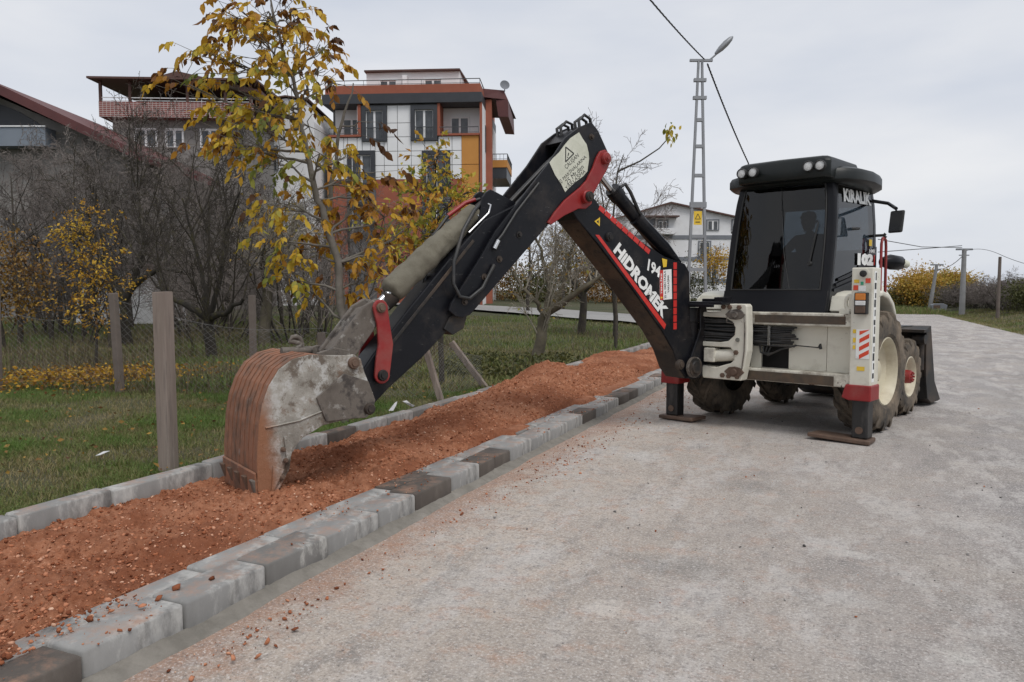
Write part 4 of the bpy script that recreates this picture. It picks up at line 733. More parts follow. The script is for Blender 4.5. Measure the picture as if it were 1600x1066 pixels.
# mirror, rails, light pod
mb = MB(); mb.tube([(.62, 1.72, 2.80), (.80, 1.80, 2.76), (.98, 1.52, 2.66)], .022, 8); mb.tube([(.98, 1.52, 2.66), (.985, 1.52, 2.60)], .012, 6); mar = mb.build('mirror_arm', M['cabblack'], T, smooth=50)
mb = MB(); cx, cy, cz = .99, 1.52, 2.50; mb.obox((cx, cy, cz), (.088, -.03, 0), (.007, .019, 0), (.012, 0, .135)); mh = mb.build('mirror_housing', M['ink'], mar, bevel=.025, seg=3)
mb = MB(); mb.obox((cx - .008, cy - .0235, cz), (.073, -.025, 0), (.001, .003, 0), (.0105, 0, .118)); mb.build('mirror_glass', M['mirror'], mh, bevel=.0)
mb = MB(); mb.tube([(.66, 1.80, 2.36), (.76, 1.80, 2.36), (.78, 1.80, 2.38)], .02, 6); mb.tube([(.76, 1.8, 2.36), (.79, 1.8, 2.33)], .015, 6); mb.build('door_stay', M['ink'], T)
mb = MB(); mb.tube([(.76, 1.72, 1.50), (.76, 1.72, 2.25), (.76, 1.76, 2.32), (.76, 1.82, 2.33), (.76, 1.88, 2.30), (.76, 1.90, 2.22), (.76, 1.92, 1.55)], .018, 8); mb.build('grab_rail', M['red'], T, smooth=60)
mb = MB(); mb.tube([(.68, 2.0, 2.03), (.75, 2.1, 2.03), (.80, 2.30, 2.02), (.82, 2.42, 2.0)], [.06, .10, .095, .05], 12); lp_ = mb.build('lamp_pod', M['cabblack'], T, smooth=50)
mb = MB(); mb.tube([(.845, 2.28, 2.02), (.88, 2.37, 2.0)], [.055, .05], 10); mb.build('lens', M['signcream'], lp_, smooth=50)
# --- fenders, wheels, chassis
for sg_ in (1, -1):
    pr_ = [(.30, 1.42), (.34, 1.56), (.5, 1.635), (.72, 1.66), (.95, 1.62), (1.12, 1.52), (1.24, 1.36), (1.20, 1.345), (1.08, 1.47), (.92, 1.56), (.72, 1.60), (.5, 1.57), (.40, 1.5), (.36, 1.4)]
    x0, x1 = sorted((sg_ * .62, sg_ * 1.10)); mb = MB(); mb.prism([(y + .05, z - .005) for y, z in pr_], lambda q, n: (n, q[0], q[1]), x0, x1)
    fd = mb.build('fender', M['cream'], T, bevel=.03, seg=3)
    mb = MB(); mb.prism([(.30, 1.42), (.36, 1.60), (.36, 1.40)], lambda q, n: (n, q[0], q[1]), *sorted((sg_ * .66, sg_ * 1.03))); mb.build('fender_lip', M['cream'], fd, bevel=.01)
mb = MB(); plate(mb, [(-.70, .60, 1.50), (-.72, .75, 1.72), (-.80, .80, 1.62), (-.98, .75, 1.50)], (0, .02, 0)); mb.build('fender_flare', M['cream'], T, bevel=.008)
def wheel(x, y, r, w, rr_, lugs, red, sg_):
    e = empty('wheel', (x, y, r), 0, T); mb = MB(); h = w / 2
    mb.lathe([(-h * .82, rr_), (-h * .98, rr_ + .05), (-h, (r + rr_) / 2), (-h * .93, r - .09), (-h * .8, r - .045), (0, r - .03), (h * .8, r - .045), (h * .93, r - .09), (h, (r + rr_) / 2), (h * .98, rr_ + .05), (h * .82, rr_)], (0, 0, 0), (1, 0, 0), 48, close=False)
    for i in range(lugs):
        for sd in (1, -1):
            a0 = 2 * math.pi * (i + (.5 if sd > 0 else 0)) / lugs; da = .42 * 2.2 * math.pi / lugs * 1.5
            def pt(xx, a_, rad): return (xx, rad * math.sin(a_), rad * math.cos(a_))
            wl = .9 * math.pi / lugs * .62
            secs = [(0.03 * sd, a0 - da, r), (sd * h * .55, a0, r), (sd * h * .90, a0 + da * .45, r - .02), (sd * h * 1.0, a0 + da * .55, r - .10)]
            v = []
            for (xx, aa, rad) in secs: v += [pt(xx, aa - wl / 2, rad), pt(xx, aa + wl / 2, rad), pt(xx * .97, aa + wl * .62, rad - .055), pt(xx * .97, aa - wl * .62, rad - .055)]
            fs = [(j * 4 + q, j * 4 + (q + 1) % 4, (j + 1) * 4 + (q + 1) % 4, (j + 1) * 4 + q) for j in range(3) for q in range(4)] + [(0, 3, 2, 1), (12, 13, 14, 15)]
            mb.add(v, fs)
    mb.build('tyre', M['tyre'], e, smooth=30)
    mb = MB(); s = sg_; mb.lathe([(s * h * .86, rr_ + .012), (s * h * .9, rr_ - .0), (s * h * .80, rr_ - .02), (s * h * .35, rr_ - .05), (s * h * .2, rr_ - .13), (s * h * .15, .13), (s * h * .3, .11), (s * h * .34, .0001)], (0, 0, 0), (1, 0, 0), 40, close=False); mb.build('rim', M['rim'], e, smooth=35)
    mb = MB(); 
    mb.lathe([(s * h * .12, .10 if red else .13), (s * h * (.95 if red else .4), .085 if red else .12), (s * h * (1.0 if red else .45), .07 if red else .1), (s * h * (1.0 if red else .45), .0001)], (0, 0, 0), (1, 0, 0), 20, close=False); hb = mb.build('hub', M['red'] if red else M['rim'], e, smooth=35)
    for i in range(8):
        a_ = 2 * math.pi * i / 8; rb = .055 if red else .17; xx = s * h * (1.0 if red else .19); mb = MB(); mb.lathe([(0, .014), (s * .02, .014), (s * .02, .0001)], (xx, rb * math.sin(a_), rb * math.cos(a_)), (1, 0, 0), 6); mb.build('wheel_bolt', M['rust'] if not red else M['red'], hb)
for sg_ in (1, -1):
    wheel(sg_ * .945, .86, .715, .43, .39, 17, False, sg_); wheel(sg_ * .82, 2.38, .515, .33, .26, 15, True, sg_)
mb = MB(); mb.tube([(-.8, .86, .70), (.8, .86, .70)], .11, 14); mb.tube([(-.2, .86, .70), (.2, .86, .70)], .22, 16); mb.tube([(-.7, 2.38, .52), (.7, 2.38, .52)], .08, 12); mb.box(-.35, .35, .45, 3.0, .72, 1.15); mb.box(-.55, -.35, .9, 1.8, .5, .95); mb.box(.35, .6, 1.2, 1.8, .5, .95); mb.tube([(.1, .5, .55), (.1, 2.0, .5)], .05, 8); mb.build('chassis', M['rubberblack'], T)
mb = MB(); loft(mb, [[(-.42, 1.88, 1.1), (.42, 1.88, 1.1), (.40, 3.3, 1.1), (-.40, 3.3, 1.1)], [(-.44, 1.88, 1.8), (.44, 1.88, 1.8), (.40, 3.3, 1.6), (-.40, 3.3, 1.6)], [(-.36, 1.88, 1.98), (.36, 1.88, 1.98), (.32, 3.2, 1.75), (-.32, 3.2, 1.75)]]); mb.build('hood', M['cream'], T, bevel=.03)
for sg_ in (1, -1):
    mb = MB(); mb.prism([(2.15, 1.55), (2.4, 1.62), (3.2, 1.12), (3.45, .62), (3.4, .5), (3.28, .52), (3.1, .95), (2.3, 1.42)], lambda q, n: (n, q[0], q[1]), sg_ * .46, sg_ * .60); mb.build('loader_arm', M['black'], T, bevel=.01)
mb = MB(); mb.prism([(1.70, 1.16), (1.95, 1.21), (2.35, 1.20), (2.36, 1.18), (1.95, 1.185), (1.72, 1.13)], lambda q, n: (n, q[0], q[1]), .60, .98); mb.build('step_plate', M['black'], T, bevel=.006)
sec = [(3.22, 1.08), (3.20, .95), (3.24, .45), (3.34, .18), (3.55, .07), (3.95, .05), (3.95, .03), (3.5, .035), (3.30, .12), (3.20, .42), (3.14, .95), (3.12, 1.12), (3.34, 1.16), (3.35, 1.13)]
mb = MB(); mb.prism(sec, lambda q, n: (n, q[0], q[1]), -.90, .93); lbk = mb.build('loader_bucket', M['black_dirty'], T, bevel=.006)
for x in (-.92, .925): 
    mb = MB(); mb.prism([(3.12, 1.12), (3.34, 1.16), (3.62, .35), (3.95, .05), (3.5, .04), (3.28, .13), (3.18, .42)], lambda q, n: (n, q[0], q[1]), x, x + .025); mb.build('bucket_end', M['black_dirty'], lbk, bevel=.004)
mb = MB(); mb.box(-.3, .98, 2.9, 3.15, 1.08, 1.12); mb.tube([(.88, 3.12, .95), (.88, 3.12, .55)], .05, 10); mb.tube([(.80, 3.05, .98), (.96, 3.05, .98)], .07, 12); mb.build('loader_link', M['black_dirty'], T, smooth=40)
# --- operator, turned to face the digging arm
def skin_body(name, verts, edges, rad, mat, parent, root=0, sub=2):
    me = bpy.data.meshes.new(name); me.from_pydata(verts, edges, []); o = link(name, me, mat, parent); md = o.modifiers.new('skin', 'SKIN')
    me.skin_vertices[0]
    for i, r_ in enumerate(rad): me.skin_vertices[0].data[i].radius = (r_, r_) if not isinstance(r_, tuple) else r_
    me.skin_vertices[0].data[root].use_root = True; s_ = o.modifiers.new('sub', 'SUBSURF'); s_.levels = s_.render_levels = sub; return o
PO = empty('person', tuple(np.array([2.957, 9.06, 0]) + np.array([math.cos(MY) * .10 + math.sin(MY) * 1.05, -math.sin(MY) * .10 + math.cos(MY) * 1.05, 1.42])), -MY)
tag(PO, 'person in dark clothes sitting in the cab behind tinted glass, arm stretched to a lever', 'person')
M['jacket'] = PM('dark_jacket', (.03, .032, .038), (.045, .047, .055), 8, .85, bmp=.2); M['skin'] = PM('skin', (.36, .2, .14), (.42, .25, .18), 8, .6); M['hair'] = PM('dark_cap', (.02, .02, .022), (.03, .03, .032), 8, .8)
bv = [(0, .10, .42), (0, .08, .62), (0, .04, .82), (0, .03, .93), (0, .0, 1.0), (-.17, .03, .88), (-.29, -.04, .72), (-.40, -.26, .73), (.17, .03, .88), (.26, .0, .66), (.20, -.22, .56), (-.11, .02, .38), (-.15, -.38, .42), (-.15, -.45, .08), (.11, .02, .38), (.15, -.38, .42), (.15, -.45, .08)]
be = [(0, 1), (1, 2), (2, 3), (3, 4), (2, 5), (5, 6), (6, 7), (2, 8), (8, 9), (9, 10), (0, 11), (11, 12), (12, 13), (0, 14), (14, 15), (15, 16)]
skin_body('body', bv, be, [(.17, .12), (.17, .12), (.16, .11), .07, .055, .075, .055, .042, .075, .055, .042, .10, .075, .05, .10, .075, .05], M['jacket'], PO)
mb = MB()
prof = [(-.125, .0001), (-.115, .04), (-.08, .068), (-.03, .082), (.02, .086), (.07, .082), (.105, .06), (.122, .0001)]
mb.lathe(prof, (0, -.02, 1.10), (0, -.12, 1), 20, close=False); mb.tube([(0, -.10, 1.10), (0, -.118, 1.075), (0, -.10, 1.065)], [.008, .017, .012], 8); mb.tube([(.085, 0, 1.11), (.097, .01, 1.09)], .018, 6); mb.tube([(-.085, 0, 1.11), (-.097, .01, 1.09)], .018, 6); mb.build('head', M['skin'], PO, smooth=60)
mb = MB(); mb.lathe([(0, .092), (.04, .093), (.085, .075), (.11, .0001)], (0, -.015, 1.13), (0, -.05, 1), 20, close=False); mb.prism([(-.07, -.09), (.07, -.09), (.05, -.17), (-.05, -.17)], lambda q, n: (q[0], q[1], n), 1.135, 1.15); mb.build('cap', M['hair'], PO, smooth=50)
def hand(name, c, dirv):
    c = Vector(c); d = Vector(dirv).normalized(); s_ = d.cross(Vector((0, 0, 1))).normalized(); u_ = s_.cross(d); mb = MB(); mb.tube([c - d * .03, c + d * .02, c + d * .065], [.026, .036, .030], 10)
    for i in range(4): 
        b_ = c + d * .06 + s_ * (.026 - i * .0175); L = (.06, .068, .064, .05)[i]; mb.tube([b_, b_ + d * L * .5 - u_ * .008, b_ + d * L * .7 - u_ * .03, b_ + d * L * .5 - u_ * .05], [.009, .009, .008, .007], 6)
    b_ = c + s_ * .03; mb.tube([b_, b_ + s_ * .03 + d * .03 - u_ * .01, b_ + s_ * .025 + d * .06 - u_ * .025], [.011, .010, .008], 6); mb.build(name, M['skin'], PO, smooth=60)
hand('hand', (-.42, -.30, .73), (-.4, -.8, -.1)); hand('hand', (.185, -.27, .55), (-.2, -.8, -.1))
mb = MB(); mb.box(-.15, .35, 1.0, 1.45, 1.42, 1.78); mb.box(-.12, .32, 1.32, 1.45, 1.75, 2.30); mb.build('seat', M['interior'], cab, bevel=.05, seg=3)
mb = MB(); mb.tube([(-.34, .62, 1.45), (-.35, .60, 2.08)], .015, 8); mb.tube([(.28, .62, 1.45), (.25, .60, 1.9)], .015, 8); mb.box(-.45, .42, .52, .72, 1.42, 1.72); mb.build('lever_console', M['interior'], cab, bevel=.015)
# ------------------------------------------------------------------ vegetation
def tubes_mesh(name, tubes, mat, parent=None):
    """tubes: list of (points Nx3, radii N, sides)"""
    Vs, Fs, off = [], [], 0
    for pts, rad, n in tubes:
        pts = np.asarray(pts, float); k = len(pts); d = np.gradient(pts, axis=0); d /= (np.linalg.norm(d, axis=1, keepdims=True) + 1e-9)
        up = np.where(np.abs(d[:, 2:3]) < .9, np.array([[0, 0, 1.]]), np.array([[1., 0, 0]])); up = np.repeat(up[:1], k, 0)
        x = np.cross(d, up); x /= (np.linalg.norm(x, axis=1, keepdims=True) + 1e-9); y = np.cross(x, d)
        a = np.arange(n) * 2 * math.pi / n; ring = pts[:, None] + (x[:, None] * np.cos(a)[None, :, None] + y[:, None] * np.sin(a)[None, :, None]) * np.asarray(rad)[:, None, None]
        Vs.append(ring.reshape(-1, 3)); i = np.arange(k - 1)[:, None] * n; j = np.arange(n)[None]; j2 = (j + 1) % n
        Fs.append((np.stack([i + j, i + j2, i + n + j2, i + n + j], -1).reshape(-1, 4)) + off); off += k * n
    return link(name, np_mesh(name, np.concatenate(Vs), np.concatenate(Fs), smooth=True), mat, parent)
def grow(r, p0, d0, L, r0, lev, C, out):
    ns = C['seg'][lev]; p = np.array(p0, float); d = np.array(d0, float); d /= np.linalg.norm(d); pts = [p.copy()]; dirs = [d.copy()]
    for i in range(ns):
        d = d + r.standard_normal(3) * C['wob'][lev] + np.array([0, 0, C['up'][lev]]); d /= np.linalg.norm(d); p = p + d * L / ns; pts.append(p.copy()); dirs.append(d.copy())
    t = np.linspace(0, 1, ns + 1); tip = C['tip'][lev]; rad = r0 * (1 - t * (1 - tip)); out.append((np.array(pts), np.maximum(rad, C.get('floor', .004)), C['sides'][lev], lev))
    if lev + 1 >= len(C['n']): return
    for k in range(C['n'][lev + 1]):
        tt = C['t0'][lev + 1] + (1 - C['t0'][lev + 1]) * (k + r.random()) / C['n'][lev + 1]; tt = min(tt, .99); x = tt * ns; i = min(int(x), ns - 1); q = pts[i] + (pts[i + 1] - pts[i]) * (x - i); dd = dirs[i]
        s = r.standard_normal(3); s -= dd * (s @ dd); s /= np.linalg.norm(s); a = R(C['ang'][lev + 1] * (.7 + .6 * r.random())); nd = dd * math.cos(a) + s * math.sin(a)
        grow(r, q, nd, L * C['len'][lev + 1] * (.65 + .6 * r.random()) * (1.1 - .5 * tt), r0 * (1 - tt * (1 - tip)) * C['rr'][lev + 1], lev + 1, C, out)
def bark(name, a, b, moss=None): return PM(name, a, b, 9, .95, bmp=.5, bscale=30, dirt=(moss or (.12, .115, .05), 5, .52, .72, .6))
M['bark'] = bark('dark_bark', (.035, .029, .024), (.065, .055, .045)); M['barkgrey'] = bark('grey_bark', (.12, .108, .09), (.19, .172, .15), (.10, .09, .05)); M['barkmoss'] = bark('mossy_bark', (.075, .063, .046), (.125, .108, .076), (.14, .13, .045)); M['twig'] = PM('twig', (.115, .096, .086), (.19, .165, .15), 3, .95, objrand=.8); M['twiglight'] = PM('pale_twig', (.22, .195, .155), (.31, .28, .23), 3, .95, dirt=((.11, .105, .04), 4, .5, .7, .6))
ORCH = dict(n=[1, 5, 6, 7, 6], seg=[3, 6, 5, 4, 3], wob=[.06, .20, .22, .22, .2], up=[0, .10, .08, .06, .03], tip=[.75, .35, .3, .3, .5], sides=[8, 6, 4, 3, 3], t0=[0, .75, .18, .15, .1], ang=[0, 50, 48, 48, 45], len=[0, 1.9, .62, .58, .55], rr=[0, .62, .55, .5, .55])
TALL = dict(floor=.0065, n=[1, 9, 6, 5, 4], seg=[7, 6, 5, 4, 3], wob=[.06, .16, .2, .2, .2], up=[.02, .10, .06, .04, .02], tip=[.15, .25, .3, .3, .5], sides=[8, 5, 4, 3, 3], t0=[0, .22, .2, .15, .1], ang=[0, 48, 45, 45, 45], len=[0, .55, .55, .55, .5], rr=[0, .55, .55, .5, .55])
SHRUB = dict(floor=.006, n=[1, 6, 8, 6], seg=[5, 5, 4, 3], wob=[.10, .18, .2, .2], up=[.05, .06, .04, .02], tip=[.25, .3, .35, .5], sides=[5, 4, 3, 3], t0=[0, .15, .1, .1], ang=[0, 38, 42, 45], len=[0, .62, .55, .5], rr=[0, .55, .55, .6])
def leaf_mesh(name, pos, dirs, size, mat, parent, wr=.45, big=True, tint=None, hang=.0, curl=.25):
    n = len(pos); d = dirs / (np.linalg.norm(dirs, axis=1, keepdims=True) + 1e-9); q = rng.standard_normal((n, 3)) + np.array([0, 0, .8]); s = np.cross(d, q); s /= (np.linalg.norm(s, axis=1, keepdims=True) + 1e-9); nn = np.cross(s, d)
    L = size[:, None]; w = L * wr; cv = curl * (rng.random((n, 1)) * 1.6 - .2)
    if big:
        T_ = [(0, 0, 0), (.28, -.42, .12), (.62, -.46, .02), (1, 0, -1), (.62, .46, .02), (.28, .42, .12), (.3, 0, 0), (.65, 0, -.3)]
        F0 = np.array([[0, 1, 6], [1, 2, 6], [2, 7, 6], [2, 3, 7], [0, 6, 5], [5, 6, 4], [4, 6, 7], [4, 7, 3]])
    else:
        T_ = [(0, 0, 0), (.5, -.5, .15), (1, 0, -.4), (.5, .5, .15)]; F0 = np.array([[0, 1, 2], [0, 2, 3]])
    V = np.stack([pos + d * L * a + s * w * b + nn * L * (c * (cv if c < 0 else .5)) + np.array([0, 0, -hang]) * L * a * a for a, b, c in T_], 1); k = len(T_)
    Fa = (F0[None] + (np.arange(n) * k)[:, None, None]).reshape(-1, 3); t = rng.random(n) if tint is None else tint
    return link(name, np_mesh(name, V.reshape(-1, 3), Fa, np.repeat(t, k)), mat, parent)
def LEAF(name, stops, trans=.35):
    m, nt, p, vec = base(name); at = N(nt, 'ShaderNodeAttribute', attribute_name='tint'); c = ramp(nt, stops, at.outputs['Fac'])
    c = mixc(nt, ramp(nt, [(.55, (0, 0, 0)), (.7, (.6, .6, .6))], noise(nt, vec, 28, 4)), c, (.16, .07, .02)) if trans > .3 else c
    nt.links.new(c, p.inputs['Base Color']); p.inputs['Roughness'].default_value = .6; p.inputs['Specular IOR Level'].default_value = .35
    tr = N(nt, 'ShaderNodeBsdfTranslucent'); nt.links.new(c, tr.inputs['Color']); ms = N(nt, 'ShaderNodeMixShader'); ms.inputs[0].default_value = trans
    o = [x for x in nt.nodes if x.type == 'OUTPUT_MATERIAL'][0]; nt.links.new(p.outputs[0], ms.inputs[1]); nt.links.new(tr.outputs[0], ms.inputs[2]); nt.links.new(ms.outputs[0], o.inputs['Surface']); return m
M['walnut'] = LEAF('walnut_leaves', [(0, (.07, .03, .012)), (.12, (.20, .08, .018)), (.3, (.45, .22, .03)), (.5, (.60, .36, .035)), (.72, (.60, .44, .05)), (.86, (.30, .30, .05)), (1, (.14, .18, .04))], .4)
M['yellowleaf'] = LEAF('yellow_leaves', [(0, (.17, .09, .03)), (.2, (.38, .19, .02)), (.5, (.58, .34, .03)), (1, (.62, .44, .06))], .35)
M['mixleaf'] = LEAF('turning_leaves', [(0, (.40, .13, .03)), (.3, (.55, .30, .035)), (.6, (.50, .40, .05)), (1, (.19, .24, .045))], .35)
M['greenleaf'] = LEAF('dull_green_leaves', [(0, (.05, .055, .02)), (.6, (.085, .09, .03)), (1, (.15, .14, .04))], .25)
M['autumn0'] = LEAF('olive_yellow_leaves', [(0, (.20, .10, .03)), (.5, (.36, .24, .04)), (1, (.22, .22, .05))], .3)
M['brownleaf'] = LEAF('rusty_leaves', [(0, (.10, .05, .025)), (.6, (.22, .12, .03)), (1, (.36, .22, .04))], .25)

# the yellow walnut by the grass kerb: trunk, limbs reaching to leaf clusters, compound leaves
def px3(x, y, Yd):   # a real point in the place, from its bearing and its distance in metres
    pch = math.atan(78 / 1200); fx = (x - 800) / 1200; fz = (533 - y) / 1200; dy = math.cos(pch) + fz * math.sin(pch); dz = -math.sin(pch) + fz * math.cos(pch)
    return np.array([fx / dy * Yd, Yd, 1.65 + dz / dy * Yd])
def leafy_tree(name, label, trunk, tr, clusters, leafsize, mat, cat='tree', nleaf=9, bk='barkgrey', group=None, compound=True, seed=1, darkfrac=0):
    r = np.random.default_rng(seed); e = empty(name, tuple(trunk[0])); tag(e, label, cat, group); o0 = np.array(trunk[0]); tb = []
    tp = np.array(trunk) - o0; k = len(tp); fine = []
    for i in range(k - 1):
        for j in range(4): fine.append(tp[i] + (tp[i + 1] - tp[i]) * j / 4)
    fine.append(tp[-1]); fine = np.array(fine); fine[1:-1] += r.standard_normal((len(fine) - 2, 3)) * .012; frad = np.interp(np.linspace(0, 1, len(fine)), np.linspace(0, 1, len(tr)), tr)
    tubes = [(fine, frad, 9)]; LP, LD, LS, LT = [], [], [], []
    for (c, rad, cnt, bias) in clusters:
        c = np.array(c) - o0
        dist = np.linalg.norm(fine - c, axis=1) + np.where(fine[:, 2] > c[2] - .1, 5, 0); i = int(np.argmin(dist + r.random(len(fine)) * .25)); a = fine[i]
        m1 = a + (c - a) * .5 + np.array([0, 0, -.10 * np.linalg.norm(c - a) + .05]) ; bpts = np.array([a, a + (m1 - a) * .5 + r.standard_normal(3) * .02, m1, m1 + (c - m1) * .5 + r.standard_normal(3) * .03, c]); r0 = min(frad[i] * .6, .012 + .012 * np.linalg.norm(c - a))
        tubes.append((bpts, np.linspace(r0, .007, 5), 6))
        for q in range(cnt):
            tgt = c + r.standard_normal(3) * rad * np.array([1, .8, .75]) * .62; st = bpts[2 + r.integers(0, 3)]; mid = (st + tgt) / 2 + r.standard_normal(3) * .03
            tw = np.array([st, mid, tgt]); tubes.append((tw, [.007, .005, .003], 3)); d = tgt - mid; d = d / (np.linalg.norm(d) + 1e-6); d = d + np.array([0, 0, -.25])
            nl = nleaf if compound else 6; base_t = np.clip(bias - .03 + r.normal(0, .15), 0, 1)
            if compound:
                rl_ = leafsize * 2.0; end = tgt + d * rl_ * .8 + np.array([0, 0, -.25 * rl_]); tubes.append((np.array([tgt, (tgt + end) / 2 + np.array([0, 0, .04]), end]), [.003, .0025, .002], 3))
                for j in range(nl):
                    t = .15 + .85 * j / (nl - 1); p_ = tgt + (end - tgt) * t + np.array([0, 0, .04 * math.sin(t * 3.14)]); sd = np.cross(d, np.array([0, 0, 1.])); sd /= (np.linalg.norm(sd) + 1e-6); sd = sd * (1 if j % 2 else -1)
                    dd = sd * (.8 if j < nl - 1 else 0) + d * .55 + np.array([0, 0, -.45 - .5 * r.random()]) + r.standard_normal(3) * .22; LP.append(p_); LD.append(dd); LS.append(leafsize * (.7 + .5 * r.random()) * (.75 + .4 * t)); LT.append(np.clip(base_t + r.normal(0, .08), 0, 1) if r.random() > darkfrac else .05 * r.random())
            else:
                for j in range(nl): LP.append(tgt + r.standard_normal(3) * rad * .15); LD.append(d + r.standard_normal(3) * .7); LS.append(leafsize * (.6 + .7 * r.random())); LT.append(np.clip(base_t + r.normal(0, .15), 0, 1))
    tubes_mesh('trunk', tubes, M[bk], e); leaf_mesh('crown', np.array(LP), np.array(LD), np.array(LS), M[mat], e, .60 if compound else .5, compound, np.array(LT), hang=.15)
    return e
D = 9.6
b0 = px3(538, 655, D); b0[2] = 0
tk = [b0, px3(533, 500, D), px3(527, 410, D), px3(503, 324, D - .05), px3(486, 272, D - .1), px3(474, 202, D - .05), px3(462, 140, D), px3(436, 60, D), px3(420, -20, D)]
r_ = np.random.default_rng(5)
def cl(x, y, rad, cnt, bias, dy=0): return (px3(x, y, D + dy), rad, cnt, bias)
CL = [cl(355, 20, .25, 4, .5, -.1), cl(400, 60, .26, 5, .55, -.2), cl(445, 60, .25, 4, .6, .1), cl(365, 100, .25, 4, .66, -.1), cl(480, 130, .22, 3, .6, -.2), cl(410, 200, .25, 4, .7, -.3), cl(420, 18, .26, 5, .42, -.1), cl(375, 40, .24, 4, .4, .1), cl(460, 30, .25, 5, .3, .2), cl(500, 70, .18, 2, .05, .1), cl(320, 80, .22, 4, .5, -.2), cl(290, 130, .20, 3, .52, -.1), cl(350, 130, .26, 4, .58, .2), cl(410, 90, .28, 5, .5, 0), cl(440, 110, .26, 4, .66, -.3), cl(395, 165, .30, 5, .72, -.2), cl(450, 170, .25, 4, .75, -.2), cl(500, 100, .2, 3, .45, .3), cl(345, 215, .25, 5, .5, -.3), cl(380, 230, .25, 4, .6, -.2), cl(430, 240, .28, 5, .8, -.2), cl(500, 240, .25, 4, .76, -.3), cl(370, 190, .2, 3, .62, .2), cl(480, 190, .22, 3, .6, .3), cl(540, 245, .2, 3, .45, .2), cl(520, 130, .16, 2, .45, .3), cl(470, 65, .22, 4, .5, -.2),
      cl(450, 320, .26, 5, .58, -.2), cl(430, 370, .26, 5, .6, -.1), cl(470, 390, .25, 4, .62, .1), cl(440, 425, .22, 4, .72, -.2), cl(560, 320, .28, 4, .32, .3), cl(600, 340, .3, 6, .4, .2), cl(640, 350, .25, 4, .42, .3), cl(590, 390, .24, 4, .4, .0), cl(560, 300, .2, 3, .25, .4), cl(480, 450, .2, 3, .7, .1), cl(560, 440, .24, 4, .36, .2), cl(500, 345, .2, 3, .5, .2), cl(545, 400, .2, 3, .4, .1), cl(555, 480, .2, 3, .5, .2), cl(540, 280, .2, 3, .5, .3)]
leafy_tree('walnut_tree', 'tall young walnut tree with yellow and green leaves behind the digging bucket', tk, [.052, .050, .046, .041, .036, .030, .024, .016, .009], [(c_, r_0 * 1.1, int(n_ * 2.5 + .5), b_) for c_, r_0, n_, b_ in CL], .102, 'walnut', nleaf=7, darkfrac=.07, seed=3)
# second pale stem leaning beside it with its own sparse leaves
D2 = 10.6; s0 = px3(542, 635, D2); s0[2] = 0
leafy_tree('sapling', 'thin pale sapling stem close behind the walnut tree', [s0, px3(536, 480, D2), px3(514, 350, D2), px3(520, 270, D2), px3(535, 190, D2), px3(552, 130, D2)], [.05, .045, .036, .03, .02, .008], [(px3(560, 190, D2), .2, 2, .2), (px3(520, 300, D2), .2, 3, .3), (px3(585, 270, D2), .25, 3, .15)],   .15, 'walnut', nleaf=7, seed=8, darkfrac=.3)
D3 = 13.5; s0 = px3(690, 560, D3); s0[2] = 0
rr_ = np.random.default_rng(9)
cls = [(px3(x, y, D3 + rr_.normal(0, .3)), .40, 13, rr_.uniform(.2, .9)) for x, y in [(680, 250), (665, 285), (700, 290), (640, 300), (655, 330), (690, 330), (715, 310), (630, 345), (670, 370), (705, 355), (645, 385), (620, 375), (690, 400), (700, 270), (655, 410), (615, 410), (730, 300)]]
leafy_tree('plum_tree', 'bushy young tree with orange and green leaves behind the muddy cylinder', [s0, px3(688, 480, D3), px3(680, 380, D3), px3(680, 290, D3), px3(682, 235, D3)], [.05, .045, .035, .02, .006], cls,   .125, 'mixleaf', compound=False, seed=11, bk='bark')
# yellow shrub by the fence
D4 = 15.8; s0 = px3(150, 570, D4); s0[2] = 0
cls = [(px3(x, y, D4 + rr_.normal(0, .3)), .34, 16, rr_.uniform(.3, .8)) for x, y in [(138, 335), (130, 365), (150, 355), (118, 385), (145, 390), (110, 360), (125, 415), (155, 405), (140, 440), (165, 435), (150, 470), (125, 455), (180, 440), (100, 370), (115, 480), (140, 500), (165, 500)]]
leafy_tree('yellow_shrub', 'bright yellow leaved shrub growing behind the wire fence', [s0, px3(150, 500, D4), px3(145, 420, D4), px3(138, 330, D4)], [.03, .025, .018, .005], cls, .075, 'yellowleaf', cat='shrub', compound=False, seed=13, bk='bark')
